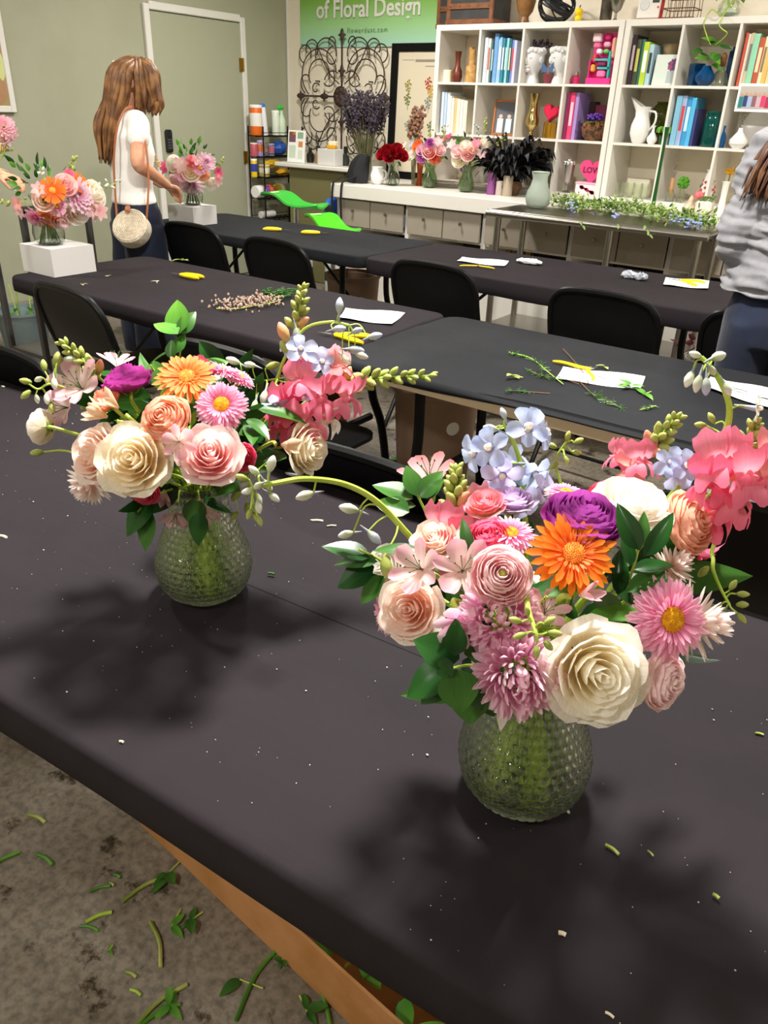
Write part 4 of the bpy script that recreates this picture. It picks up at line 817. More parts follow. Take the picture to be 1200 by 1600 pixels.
STUB = MB().tube([(-.55, 0, 0), (-.3, 0, 0), (0, 0, 0), (.3, 0, 0)], [.12, .2, .24, .28], 10).mesh('tube', 'all')
def snap_floret(t, loc, xd, zd, s, pm, tubem):
    xd = _n(xd); zd = np.array(zd, float); zd = _n(zd-xd*(zd@xd)); R_ = np.array([xd, np.cross(zd, xd), zd]).T
    f = obj('floret', STUB, tubem, t, loc=loc, R=R_, sc=s)
    for me, az in ((SNU, .5), (SNU, -.5), (SND, .7), (SND, -.7), (SNM, 0)): obj('petal', me, pm, f, loc=(.1, .18*math.copysign(1, az)*(az != 0), .12 if me is SNU else -.12 if me is SND else 0), R=rotm(0, 0, az))
def del_floret(t, loc, fd, s, pm, g):
    fd = _n(fd); z = g.normal(0, .3, 3)+[0, 0, 1]; z = _n(z-fd*(z@fd)); R_ = np.array([fd, np.cross(z, fd), z]).T
    f = obj('floret', SPUR, m_spur, t, loc=loc, R=R_, sc=s); o = g.uniform(0, 6)
    for k in range(5): obj('petal', DPET, pm, f, R=rotm(0, pi/2, 0)@rotm(0, 0, o+k*1.2566+g.normal(0, .1)), sc=1+g.normal(0, .08))
    obj('bee', MB().ball((.1, 0, 0), (.16, .11, .11), 8, 6).mesh('bee') if 'bee' not in _bee else _bee['bee'], PM['white'], f)
_bee = {}; _bee['bee'] = MB().ball((.12, 0, 0), (.16, .11, .11), 8, 6).mesh('bee')
def bud(t, loc, d_, s, m): obj('bud', BUD, m, t, loc=loc, R=frame(d_)@rotm(0, -pi/2, 0), sc=s)
def spike(B, pts, lab, name, florets=(), buds=(), r=.0024, stemm=None, to_neck=True, tip=.0012, grp=None, tb=None):
    """flower spike: stem points [(x, y, k)], florets [(kind, x, y, k, size px, face, palette)], buds [(x, y, k, dx, dy, length px, mat)]"""
    P = [B.mid(*q) for q in pts]; o = P[0]; t = thing(name, lab, 'flower', o, group=grp)
    full = ([B.A+B.g.normal(0, .02, 3)*[1, 1, 0]+[0, 0, .02], B.neck+B.g.normal(0, .012, 3)*[1, 1, 0]] if to_neck else [])+P
    L = smooth_path(full, 6); MB().tube(L-o, np.linspace(r*1.2, tip, len(L)), 7).build('stem', stemm or m_stem, t)
    S = smooth_path(P, 8)
    def pedicel(p, sag=.2):
        q = S[np.argmin(np.linalg.norm(S-p, axis=1))]; dd = np.linalg.norm(q-p)
        if dd > .006: MB().tube(smooth_path([q-o, (q*.5+p*.5)-o+B.g.normal(0, .12*dd, 3)+[0, 0, sag*dd], p-o], 4), .0009, 5).build('pedicel', stemm or m_stem, t)
    for (kd, x, y, k, sp, face, pal) in florets:
        p = B.mid(x, y, k); s_ = B.world_r(p, sp*(1.3 if kd == 'd' else 1)); f = camvec(*face)
        if kd == 's': snap_floret(t, p-o, f, camvec(0, 1, .2), s_, PM[pal], PM['snap2'])
        else: pedicel(p-f*s_*.3); del_floret(t, p-o, f, s_, PM[pal], B.g)
    if tb:   # dense buds sitting on the stem, smaller towards the tip
        n_, f0, sz = tb; Tn = np.gradient(S, axis=0)
        for i in range(n_):
            q = (i+.5)/n_; j = min(len(S)-1, int((f0+(1-f0)*q)*(len(S)-1)+.5)); tg = _n(Tn[j]); e1 = _n(np.cross(tg, [.3, .2, 1])); e2 = np.cross(tg, e1); a = i*2.39996
            od = e1*math.cos(a)+e2*math.sin(a); s_ = B.world_r(S[j], sz)*(1-.55*q); bud(t, S[j]-o+od*.0015, _n(od+tg*(.75+.6*q)), s_, m_budp if q < .22 and i % 2 == 0 else m_bud)
        bud(t, S[-1]-o-_n(Tn[-1])*.003, Tn[-1], B.world_r(S[-1], sz*.5), m_bud)
    for (x, y, k, dx, dy, Lp, m) in buds:
        p = B.mid(x, y, k); s_ = B.world_r(p, Lp*(.84 if m in (m_budw, m_budb) else 1)); pedicel(p); dd_ = camvec(dx, -dy, B.g.normal(0, .2)); bud(t, p-o, dd_, s_, m)
        if m in (m_budw, m_budb) and Lp > 23: obj('spur', SPUR, m_spur, t, loc=p-o+dd_*s_*.12, R=frame(dd_)@rotm(0, -pi/2, 0), sc=s_*.75)
    return t
# ---- hobnail glass vase
VPROF = [(.044, 0), (.058, .008), (.069, .025), (.074, .05), (.073, .068), (.066, .092), (.055, .12), (.046, .145), (.0425, .162), (.046, .18), (.053, .196), (.056, .204)]
def vr(z):
    zz = [p[1] for p in VPROF]; rr = [p[0] for p in VPROF]; return np.interp(z, zz, rr)
def hob_vase(nu=320, nv=150, rows=19, cols=38, amp=.003):
    z = np.linspace(.001, .202, nv); zz = np.array([p[1] for p in VPROF]); 
    r = np.interp(z, zz, [p[0] for p in VPROF]); r = np.convolve(np.pad(r, 4, 'edge'), np.ones(9)/9, 'valid')
    A_, Z = np.meshgrid(np.arange(nu)*2*pi/nu, z); Rr = np.repeat(r[:, None], nu, 1)
    row = (Z-.008)/(.186/rows); ri = np.floor(row); c = A_/(2*pi)*cols+.5*(ri % 2); du = (c-np.floor(c)-.5)*2; dv = (row-ri-.5)*2
    b = np.sqrt(np.maximum(0, 1-(du**2+dv**2)/.9))*amp*((row > 0) & (row < rows)); b *= (Rr/.074)
    Rr = Rr+b
    V = np.stack([Rr*np.cos(A_), Rr*np.sin(A_), Z], -1).reshape(-1, 3)
    f = [(i*nu+j, i*nu+(j+1) % nu, (i+1)*nu+(j+1) % nu, (i+1)*nu+j) for i in range(nv-1) for j in range(nu)]
    n0 = len(V); m2 = 72; inner = [(.0535, .2045), (.050, .19), (.043, .178), (.0395, .162), (.043, .145), (.052, .12), (.063, .092), (.070, .068), (.071, .05), (.066, .025), (.054, .011), (.03, .006), (0, .006)]
    mb = MB().add(V, f+[tuple(range(nu))[::-1]])
    # rim joins outer and inner walls
    a = np.arange(nu)*2*pi/nu; V2 = [np.stack([rr*np.cos(a), rr*np.sin(a), np.full(nu, z_)], 1) for rr, z_ in inner[:-1]]
    k = len(inner)-1; V2 = np.concatenate(V2+[np.array([[0, 0, .006]])]); base = n0
    mb.add(V2, [(i*nu+j, i*nu+(j+1) % nu, (i+1)*nu+(j+1) % nu, (i+1)*nu+j) for i in range(k-1) for j in range(nu)]+[((k-1)*nu+j, (k-1)*nu+(j+1) % nu, k*nu) for j in range(nu)])
    mb.f += [((nv-1)*nu+j, (nv-1)*nu+(j+1) % nu, n0+(j+1) % nu, n0+j) for j in range(nu)]
    return mb.mesh('glass', 'all')
VASE_ME = hob_vase()
m_vglass = mat('green_tinted_glass', '#fbfefa', .0, trans=1., ior=1.5); m_water = mat('vase_water', '#f2f7e2', .0, trans=1., ior=1.33)
WATER = MB().lathe([(0, .0055), (.03, .0055), (.0545, .0105), (.0668, .0245), (.0718, .05), (.0708, .068), (.0638, .092), (.0528, .12), (.0514, .123), (0, .123)], 48).mesh('water')
def clearer(m, f):
    """part of the light goes straight through thin glass, the rest bends"""
    nt = m.node_tree; N = nt.nodes; L = nt.links; tr = N.new('ShaderNodeBsdfTransparent'); tr.inputs[0].default_value = (.97, .99, .95, 1); mx = N.new('ShaderNodeMixShader'); mx.inputs[0].default_value = f
    L.new(tr.outputs[0], mx.inputs[1]); L.new(N['Principled BSDF'].outputs[0], mx.inputs[2]); L.new(mx.outputs[0], N['Material Output'].inputs['Surface']); return m
clearer(m_vglass, .93); clearer(m_water, .3); clearer(m_glassy, .5)
def main_vase(A, lab):
    t = thing('hobnail_vase', lab, 'vase', A); obj('glass', VASE_ME, m_vglass, t); obj('water', WATER, m_water, t); return t
# ================================================================ the two large bouquets
TZ = TT+.0055
def vase_at(x, y):
    p = atz(x, y, TZ); return np.array([p[0], p[1], TZ])
A2 = vase_at(811, 1228); A1 = vase_at(323, 922)
main_vase(A2, 'round hobnail glass vase in front, right, half full of water'); main_vase(A1, 'hobnail glass vase further back, left, with visible tall neck')
B = B2 = Bouquet(A2, (.165, .165, .14), .265, 21)
h = B.head
h('rose', 'cream', 936, 1055, 78, (.08, -.05, 1), 'large open cream rose hanging over the front of the right vase', 'rose', .035, 0)
h('mum', 'mum', 780, 962, 60, (-.15, .45, 1), 'upper of two lilac-pink chrysanthemums in the right bouquet', 'chrysanthemum', .01, 0)
h('mum', 'mum', 808, 1052, 66, (.0, -.25, 1), 'lower of two lilac-pink chrysanthemums, just above the right vase', 'chrysanthemum', .02, 1)
h('rose', 'blush', 638, 952, 50, (-.35, .1, 1), 'blush peach garden rose at the left of the right bouquet', 'rose', .03, 1)
h('ran', 'rpink', 783, 898, 46, (.05, .3, 1), 'pink ranunculus with green eye above the chrysanthemums', 'ranunculus', .04, 0)
h('gerb', 'orange', 897, 864, 63, (.05, .42, 1), 'bright orange gerbera at the centre of the right bouquet', 'gerbera', .03, 0)
h('ranb', 'purple', 914, 800, 58, (.1, .8, .6), 'purple ranunculus behind the bright orange gerbera', 'ranunculus', .03, 0)
h('rose', 'white', 994, 778, 55, (.15, .72, .65), 'ivory rose standing up right of the purple ranunculus', 'rose', .03, 2)
h('ranb', 'peach', 1083, 814, 48, (.6, .25, .75), 'peach ranunculus turned to the right beside the ivory rose', 'ranunculus', .05, 0)
h('aster', 'aster', 1050, 968, 58, (.28, .05, 1), 'pink aster with yellow eye at the right of the right bouquet', 'aster', .03, 0)
h('dahl', 'dahl', 1088, 972, 62, (.75, .0, .45), 'pale spiky chrysanthemum behind the right pink aster', 'chrysanthemum', -.02)
h('ran', 'rpink', 1042, 1064, 46, (.6, -.1, .75), 'pink ranunculus right of the large cream rose', 'ranunculus', .02, 1)
h('aster', 'aster', 797, 832, 37, (.05, .8, .6), 'pink aster tilted upward left of the orange gerbera', 'aster', .0, 1)
h('aster', 'aster', 885, 768, 30, (.1, .9, .3), 'pink aster tip peeking out behind the purple ranunculus', 'aster', -.05, 0)
h('rose', 'white', 596, 884, 34, (-.6, .3, .7), 'small white bloom at the far left of the right bouquet', 'lisianthus', .0, 1)
h('rose', 'blush', 678, 838, 36, (-.3, .6, .7), 'small cream-peach bloom below the arching white-budded stem', 'lisianthus', -.03, 2)
h('aster', 'aster', 600, 955, 34, (-.9, .0, .3), 'pink aster half hidden behind the blush peach garden rose', 'aster', -.01, 1)
h('als', 'al1', 722, 893, 46, (.0, .35, 1), 'pale pink alstroemeria left of the green-eyed ranunculus', 'alstroemeria', .01, cmat=m_leafm)
h('als', 'al1', 660, 890, 42, (-.5, .3, .8), 'pale pink alstroemeria above the blush peach garden rose', 'alstroemeria', .02, cmat=m_leafm)
h('als', 'mum', 715, 968, 36, (-.1, -.4, .9), 'mauve alstroemeria opening beside the blush peach garden rose', 'alstroemeria', .03, cmat=m_leafm)
h('als', 'al2', 672, 752, 42, (-.2, .8, .5), 'coral pink alstroemeria at the top left of the right bouquet', 'alstroemeria', -.05, cmat=m_leafm)
h('albud', 'al1', 905, 930, 24, (.6, .2, .6), 'half-open white alstroemeria bud below the orange gerbera', 'alstroemeria', .02)
h('als', 'al1', 850, 960, 34, (.1, .6, .7), 'pale alstroemeria tucked between chrysanthemums and cream rose', 'alstroemeria', .0, cmat=m_leafm)
h('dahl', 'dahl', 1050, 885, 40, (.5, .5, .4), 'pale blush chrysanthemum below the peach ranunculus', 'chrysanthemum', -.04)
h('ranb', 'hot', 762, 838, 36, (-.2, .6, .7), 'hot pink bloom tucked left of the upward pink aster', 'ranunculus', .01)
h('ranb', 'hot', 950, 765, 28, (.0, .9, .4), 'hot pink bloom mostly hidden behind the ivory rose', 'ranunculus', -.06)
h('rose', 'snap2', 758, 782, 30, (-.2, .7, .6), 'salmon bloom left of the blue delphinium', 'lisianthus', -.03, 1)
h('rose', 'lil', 800, 775, 34, (0, .9, .4), 'lilac bloom at the foot of the blue delphinium', 'lisianthus', -.05, 2)
spike(B, [(716, 880, .0), (714, 820, .01), (712, 735, .0)], 'upright salmon-pink snapdragon with green tip in the right bouquet', 'snapdragon',
      [('s', 695, 825, .03, 40, (-.5, .1, .8), 'snap'), ('s', 728, 838, .03, 40, (.4, 0, .9), 'snap'), ('s', 748, 790, .0, 34, (.6, .2, .6), 'snap2'), ('s', 690, 862, .03, 38, (-.3, -.2, .9), 'snap'), ('s', 735, 865, .03, 36, (.3, -.2, .9), 'hot')], tb=(20, .62, 34))
# blue delphinium
spike(B, [(822, 850, -.02), (818, 790, -.02), (814, 730, -.02), (802, 690, -.02), (790, 668, -.01)], 'pale blue delphinium spike rising above the right bouquet', 'delphinium',
      [('d', 825, 668, .02, 40, (.2, .3, 1), 'del1'), ('d', 848, 675, .0, 36, (.8, .2, .5), 'del1'), ('d', 765, 700, .02, 40, (-.6, .1, .8), 'del1'), ('d', 742, 708, .0, 36, (-.8, -.2, .5), 'del1'), ('d', 785, 742, .02, 36, (-.1, -.6, .8), 'del2'), ('d', 850, 768, .0, 38, (.7, .1, .6), 'del2'), ('d', 835, 740, -.02, 34, (.3, -.5, .5), 'del1'), ('d', 775, 775, .0, 38, (-.3, -.5, .7), 'del2'), ('d', 800, 725, -.03, 34, (-.2, .1, -.5), 'del1'), ('d', 812, 785, .02, 36, (.2, -.5, .8), 'del2')],
      [(790, 655, 0, -.3, -.8, 24, m_budb), (778, 672, 0, -1, -.2, 30, m_budw), (812, 680, .02, .6, -.4, 26, m_budw)], .0032, tip=.002)
spike(B, [(885, 800, -.03), (876, 755, -.03), (868, 720, -.03), (885, 690, -.03)], 'thin green bud stalk right of the blue delphinium', 'larkspur', [], [(885, 690, -.03, .2, -1, 18, m_bud), (897, 692, -.03, .9, -.4, 18, m_bud), (870, 700, -.03, -.8, -.5, 18, m_bud), (893, 706, -.03, .8, .1, 18, m_bud), (882, 712, -.02, .2, .6, 17, m_bud), (872, 722, -.03, -.6, .5, 17, m_bud)], .0018)
# coral snapdragons on the right
spike(B, [(985, 800, -.04), (998, 730, -.03), (1025, 690, -.03), (1058, 652, -.03)], 'coral snapdragon with green tip directly behind the ivory rose', 'snapdragon', [('s', 968, 714, -.03, 26, (-.7, .3, .6), 'snap'), ('s', 1000, 722, -.01, 32, (.1, .2, 1), 'snap'), ('s', 985, 735, -.02, 28, (-.3, 0, .8), 'snap2')], tb=(20, .5, 32))
spike(B, [(1040, 850, -.03), (1090, 790, -.02), (1140, 740, -.02), (1180, 660, -.02)], 'deep pink snapdragon leaning out at the right edge of the bouquet', 'snapdragon', [('s', 1128, 728, .02, 52, (-.1, .3, 1), 'snap'), ('s', 1165, 745, .02, 50, (.5, .0, .9), 'snap'), ('s', 1112, 752, .03, 42, (-.5, -.1, .9), 'hot'), ('s', 1150, 775, .02, 46, (.5, -.5, .8), 'snap'), ('s', 1118, 800, .01, 44, (.3, -.5, .8), 'hot'), ('s', 1185, 715, .0, 44, (.8, .2, .6), 'snap2'), ('s', 1085, 858, -.03, 34, (.2, -.8, .4), 'hot')], tb=(18, .68, 34))
# larkspur tall on the right
spike(B, [(1030, 800, -.03), (1090, 722, -.02), (1130, 680, -.02), (1140, 640, -.02), (1130, 605, -.02), (1112, 575, -.02), (1096, 558, -.02)], 'tall curved larkspur with nodding white buds at the right', 'larkspur',
      [('d', 1048, 722, .0, 28, (-.3, .1, 1), 'del1'), ('d', 1072, 728, .01, 30, (.2, .1, 1), 'del1'), ('d', 1058, 742, .01, 28, (-.1, -.3, 1), 'del1'), ('d', 1182, 638, -.02, 28, (.9, -.1, .5), 'white')],
      [(1096, 558, -.02, -.9, -.3, 26, m_budw), (1112, 560, -.02, .9, -.3, 36, m_budw), (1108, 572, -.01, .6, .5, 26, m_budw), (1082, 580, -.01, -.4, .9, 34, m_budw), (1094, 586, .0, -.2, 1, 34, m_budw), (1104, 590, .0, .0, 1, 34, m_budb), (1132, 598, -.01, .4, .9, 28, m_budw), (1116, 662, -.02, -.4, -.8, 20, m_bud), (1104, 665, -.02, -.9, -.1, 20, m_bud)], .0036, tip=.0022)
# long arching larkspur to the left
spike(B, [(680, 880, .0), (640, 838, .02), (590, 785, .04), (540, 757, .06), (480, 748, .08), (430, 755, .09), (395, 762, .09)], 'long light-green larkspur stem arching left between the two bouquets', 'larkspur', [],
      [(490, 770, .07, -.9, .3, 36, m_budw), (560, 798, .04, -.9, -.2, 38, m_budw), (575, 830, .03, .6, .6, 34, m_budb), (552, 832, .03, -.8, .2, 30, m_budw), (420, 738, .09, .3, -.9, 34, m_budw), (405, 742, .09, -.7, -.6, 26, m_budw), (398, 765, .09, -.8, .2, 26, m_budw), (402, 782, .09, .2, .9, 26, m_budw), (420, 770, .09, .6, .5, 26, m_budw), (388, 750, .09, -.8, -.3, 22, m_bud), (410, 755, .1, -.4, .2, 26, m_budw), (392, 795, .09, -.3, .9, 18, m_bud), (402, 806, .09, .4, .9, 18, m_bud), (600, 870, .05, .2, 1, 36, m_bud)], .0036, tip=.002)
spike(B, [(1085, 850, -.02), (1112, 868, -.01), (1114, 890, .0), (1125, 918, .0), (1140, 945, .0)], 'drooping green bud stem below the deep pink snapdragon', 'larkspur', [], [(1140, 922, 0, .6, -.8, 20, m_bud), (1150, 928, 0, .9, 0, 20, m_bud), (1122, 948, 0, -.9, .2, 26, m_bud), (1150, 945, 0, 1, .0, 22, m_bud), (1132, 955, 0, -.5, .6, 22, m_bud), (1152, 958, 0, .6, .8, 20, m_bud), (1108, 885, 0, -.6, .6, 24, m_bud)], .0024)
spike(B, [(822, 930, .17), (826, 955, .19), (836, 985, .205), (840, 1005, .205)], 'green bud cluster lying over the chrysanthemums', 'larkspur', [], [(815, 972, .205, -1, -.3, 22, m_bud), (822, 990, .21, -.9, .3, 22, m_bud), (850, 975, .205, .9, -.5, 22, m_bud), (855, 988, .205, 1, .1, 24, m_bud), (838, 1008, .21, 0, 1, 22, m_bud), (850, 1002, .205, .7, .7, 22, m_bud), (826, 962, .205, -.3, -.9, 18, m_bud)], .0022, to_neck=False)
# foliage
s_ = B.sprig
s_([(640, 930, .0), (600, 880, .02), (560, 858, .03)], [(578, 872, .03, -1, -.35, 80, -.2, .9, .5), (590, 878, .035, -1, -.1, 75, -.1, .8, .7), (585, 885, .03, -1, .55, 70, -.1, .6, .8), (600, 900, .02, -.8, .9, 60, 0, .5, .9), (580, 895, .0, .3, .9, 45)], 'glossy ruscus sprig pointing left out of the right bouquet', 'ruscus_sprig', lm=[m_leafd, m_leafm])
s_([(780, 1040, .05), (730, 1040, .10), (705, 1045, .12)], [(718, 1030, 0.160, -1, -.45, 80, -.1, .5, 1), (712, 1025, 0.170, .0, -1, 60, 0, .3, 1), (725, 1022, 0.160, .85, -.25, 70, .1, .5, 1), (708, 1035, 0.175, -.4, .35, 45, 0, .4, 1), (705, 1045, 0.150, -1, .5, 95, -.2, .7, .8), (712, 1045, 0.170, .15, 1, 75, 0, .3, 1), (732, 1050, 0.150, .35, 1, 65, .1, .2, 1), (700, 1060, 0.140, -.9, .8, 65), (735, 1060, 0.130, .0, 1, 75, .1, .0, 1), (755, 1070, 0.130, .35, 1, 60)], 'cluster of dark ruscus leaves at the lower left above the right vase', 'ruscus_sprig', wd=1.45, lm=[m_leafd, m_leafd, m_leafm])
s_([(960, 960, .0), (985, 900, .06), (1000, 850, .06)], [(1000, 860, .150, -.45, -1, 85, -.5, .3, .9), (1005, 870, .150, .75, -.9, 100, .2, .3, .9), (1000, 855, .140, .2, -1, 60), (985, 885, .140, -.1, -1, 65, .3, .2, 1), (990, 890, .150, 1, -.25, 75, 0, .7, .7), (980, 925, .150, 1, -.6, 80), (1000, 910, .140, 1, .2, 90, 0, .8, .6), (965, 930, .140, .2, -1, 80), (985, 945, .130, .6, .5, 60), (960, 900, .120, .5, -.8, 70)], 'dark ruscus sprig right of the orange gerbera', 'ruscus_sprig', lm=[m_leafd, m_leafd, m_leafm], wd=.62)
s_([(700, 880, -.03), (665, 800, -.03), (650, 770, -.03)], [(650, 775, -.02, -.25, -1, 55, .3, .2, .9), (655, 778, -.02, .75, -1, 60, -.2, .3, .9), (645, 780, -.02, -1, -.4, 70, 0, .9, .5), (650, 790, -.02, -1, .0, 60, 0, .9, .5), (665, 780, -.02, .5, -.7, 45), (640, 800, .0, -1, -.3, 60)], 'grey-green ruscus tip left of the salmon snapdragon', 'ruscus_sprig', lm=[m_leafm])
def blade(x, y, k, dx, dy, Lp, face, lab, m=None, me=None, Bq=None, wid=1.):
    Bq = Bq or B; p = Bq.mid(x, y, k); ll = Bq.world_r(p, Lp); xd = camvec(dx, -dy, .0); z = camvec(*face); z = _n(z-xd*(z@xd))
    t = thing('long_leaf_sprig', lab, 'leaf', p, R=np.array([xd, np.cross(z, xd), z]).T); obj('leaf', me or LONG, m or m_leaf, t, sc=(ll, ll*wid, ll))
    MB().tube([(0, 0, 0), (-.04, 0, -.03), (-.08, 0, -.08)], .0016, 5).build('stalk', m_stem, t)
blade(855, 932, .16, 1, -.42, 95, (0, .8, .6), 'bright green blade under the orange gerbera', wid=1.5)
blade(915, 962, .15, 1, -.08, 150, (0, .7, .7), 'long bright green blade reaching to the right pink aster', wid=1.2)
blade(735, 865, .14, -.25, -1, 60, (-.3, .3, .9), 'upright green blade in front of the salmon snapdragon', m_leafm, wid=2.)
blade(655, 860, .08, -.9, -.1, 75, (0, .7, .7), 'green blade beside the small white bloom', m_leafm, wid=1.8)
blade(1000, 1000, .10, .9, .6, 60, (0, .7, .7), 'green blade right of the large cream rose', m_leaf, wid=1.5)
blade(790, 1080, .13, -.1, 1, 70, (0, .2, 1), 'pale drooping petal hanging below the lower chrysanthemum', PM['dahl'], wid=1.8); blade(825, 1075, .13, .0, 1, 55, (.4, .2, 1), 'narrow pale petal hanging beside the drooping one', PM['dahl'], wid=1.2)
# inner filling: leaves that close the gaps between the blooms
def filler(Bq, n, seed, lab, zr=(-.06, .07), rr=.11):
    g = np.random.default_rng(seed); o = Bq.C; t = thing('greenery_filling', lab, 'foliage', o)
    for i in range(n):
        a = g.uniform(0, 2*pi); q = rr*math.sqrt(g.uniform(.05, 1)); p = np.array([q*math.cos(a), q*math.sin(a), g.uniform(*zr)]); d_ = _n([math.cos(a)+g.normal(0, .5), math.sin(a)+g.normal(0, .5), g.uniform(-.3, .8)])
        obj('leaf', LEAFV[i % 3], [m_leafd, m_leafm, m_leafd][i % 3], t, loc=p, R=frame(_n(np.cross(d_, g.normal(0, 1, 3))), d_), sc=g.uniform(.05, .085))
    for i in range(10): 
        a = i*.63; MB().tube(smooth_path([(.09*math.cos(a), .09*math.sin(a), .02), (.03*math.cos(a), .03*math.sin(a), -.06), Bq.neck-o+[.02*math.cos(a), .02*math.sin(a), 0], Bq.A-o+[-.03*math.cos(a), -.03*math.sin(a), .1], Bq.A-o+[-.05*math.cos(a), -.05*math.sin(a), .02]], 4), .0025, 6).build('stem', [m_stem, m_stemd][i % 2], t)
filler(B2, 70, 5, 'dark leaves filling the middle of the right bouquet')
# ---- left bouquet
B = B1 = Bouquet(A1, (.165, .165, .13), .275, 33); h = B.head; s_ = B.sprig
h('rose', 'cream2', 205, 716, 54, (.0, .1, 1), 'open cream rose low in the left bouquet', 'rose', .035, 0)
h('rose', 'blush', 140, 706, 44, (-.5, .15, .8), 'blush rose beside the cream rose in the left bouquet', 'rose', .02, 1)
h('dahl', 'dahl', 140, 755, 38, (-.4, -.5, .7), 'pale spiky petals under the blush rose', 'chrysanthemum', -.01)
h('rose', 'pink', 328, 706, 47, (.15, .35, 1), 'pink rose at the centre right of the left bouquet', 'rose', .035, 2)
h('ranb', 'peach', 255, 652, 38, (-.2, .35, 1), 'peach ranunculus above the open cream rose', 'ranunculus', .02)
h('gerb', 'orange2', 292, 588, 45, (.1, .55, .85), 'soft orange gerbera at the top of the left bouquet', 'gerbera', .01)
h('aster', 'aster', 346, 632, 36, (.1, .25, 1), 'pink aster with yellow eye right of the soft orange gerbera', 'aster', .02, 0)
h('ranb', 'purple2', 196, 586, 36, (-.2, .9, .35), 'magenta-purple ranunculus left of the soft orange gerbera', 'ranunculus', .01)
h('als', 'al1', 128, 607, 40, (-.2, .35, 1), 'pale pink alstroemeria at the upper left of the left bouquet', 'alstroemeria', .02, cmat=m_leafm)
h('als', 'al1', 108, 637, 32, (-.6, -.1, .8), 'pale pink alstroemeria below its twin at the far left', 'alstroemeria', .0, cmat=m_leafm)
h('als', 'al1', 182, 572, 26, (.1, .9, .3), 'pale alstroemeria behind the magenta-purple ranunculus', 'alstroemeria', -.03, cmat=m_leafm)
h('ranb', 'coral', 160, 622, 27, (-.6, .6, .4), 'coral ranunculus seen from the side in the left bouquet', 'ranunculus', .01)
h('albud', 'tan', 168, 652, 24, (-.7, .3, .4), 'tan striped bud above the blush rose', 'alstroemeria', .02)
h('albud', 'tan', 185, 638, 22, (-.5, .5, .5), 'second tan bud above the cream rose', 'alstroemeria', .02)
h('ranb', 'white', 60, 666, 26, (-.95, .15, -.25), 'closed white-pink ranunculus sticking out to the left', 'ranunculus', .0, mid=True)
h('ranb', 'hot', 310, 568, 27, (.2, .95, .2), 'coral-pink bloom behind the soft orange gerbera', 'ranunculus', -.02)
h('aster', 'aster', 350, 578, 27, (.3, .9, .25), 'pink aster seen edge-on behind the soft orange gerbera', 'aster', -.03, 1)
h('aster', 'aster', 376, 588, 22, (.5, .8, .3), 'smaller pink aster edge-on, right of the other', 'aster', -.03, 0)
h('rose', 'cream2', 488, 702, 40, (.8, -.1, .5), 'cream rose turned right at the edge of the left bouquet', 'rose', .03, 1)
h('albud', 'tan', 440, 695, 20, (.7, -.1, .6), 'tan bud left of the right-turned cream rose', 'alstroemeria', .02)
h('als', 'al1', 280, 690, 26, (.2, -.2, 1), 'pale alstroemeria between the cream and pink roses', 'alstroemeria', .03, cmat=m_leafm)
h('als', 'al1', 314, 793, 27, (.3, -.6, .7), 'pale alstroemeria drooping over the rim of the left vase', 'alstroemeria', .03, cmat=m_leafm, mid=True)
h('als', 'al1', 275, 800, 24, (.0, -.9, .4), 'pale alstroemeria hanging upside down by the left vase neck', 'alstroemeria', .03, cmat=m_leafm, mid=True)
h('albud', 'al1', 257, 765, 18, (.0, -.9, .4), 'closed pale alstroemeria bud hanging below the cream rose', 'alstroemeria', .05, mid=True)
h('ranb', 'hot', 225, 770, 22, (.0, -.5, .8), 'hot pink bloom glimpsed under the cream rose', 'ranunculus', .0)
h('ranb', 'hot', 378, 715, 22, (.3, -.2, .8), 'dark pink bloom glimpsed right of the pink rose', 'ranunculus', .0)
# pink snapdragon reaching right
spike(B, [(430, 680, -.02), (480, 625, -.02), (530, 600, -.02), (600, 590, -.02), (672, 587, -.02)], 'pink snapdragon stretching right from the left bouquet with green tip', 'snapdragon', [('s', 470, 600, .02, 34, (-.2, .3, 1), 'snap'), ('s', 500, 622, .02, 36, (.3, -.2, 1), 'snap'), ('s', 525, 580, .0, 34, (.3, .6, .8), 'snap2'), ('s', 540, 618, .01, 34, (.5, -.4, .8), 'snap'), ('s', 450, 635, .02, 36, (-.3, -.1, 1), 'hot'), ('s', 480, 655, .02, 36, (.1, -.4, .9), 'snap'), ('s', 440, 660, .0, 34, (-.2, -.5, .8), 'hot'), ('s', 470, 570, -.02, 30, (-.1, .7, .6), 'snap2'), ('s', 510, 650, .0, 32, (.4, -.6, .6), 'white')], tb=(26, .48, 30))
spike(B, [(400, 670, .0), (425, 615, .0), (445, 560, .0), (475, 515, .0), (515, 503, .0), (545, 508, .0)], 'curved larkspur with pale blue flowers at the top right of the left bouquet', 'larkspur',
      [('d', 470, 545, .02, 26, (.2, .2, 1), 'del1'), ('d', 503, 565, .02, 24, (.4, .1, 1), 'del1'), ('d', 430, 632, .03, 28, (.1, -.8, .5), 'del2'), ('d', 474, 618, .03, 22, (.1, -.9, .3), 'del2'), ('d', 452, 540, .0, 22, (-.6, .2, .8), 'del1')],
      [(530, 490, .0, .05, -1, 30, m_budb), (575, 528, .0, .9, -.2, 28, m_budb), (520, 515, .01, .8, .0, 28, m_budb), (545, 545, .01, .9, .1, 30, m_budb), (555, 552, .01, .9, .3, 26, m_budw), (535, 555, .0, .5, .6, 26, m_budw), (550, 520, .0, .8, -.2, 24, m_budb), (462, 512, .0, .1, .9, 30, m_budb)], .003, tip=.0018)
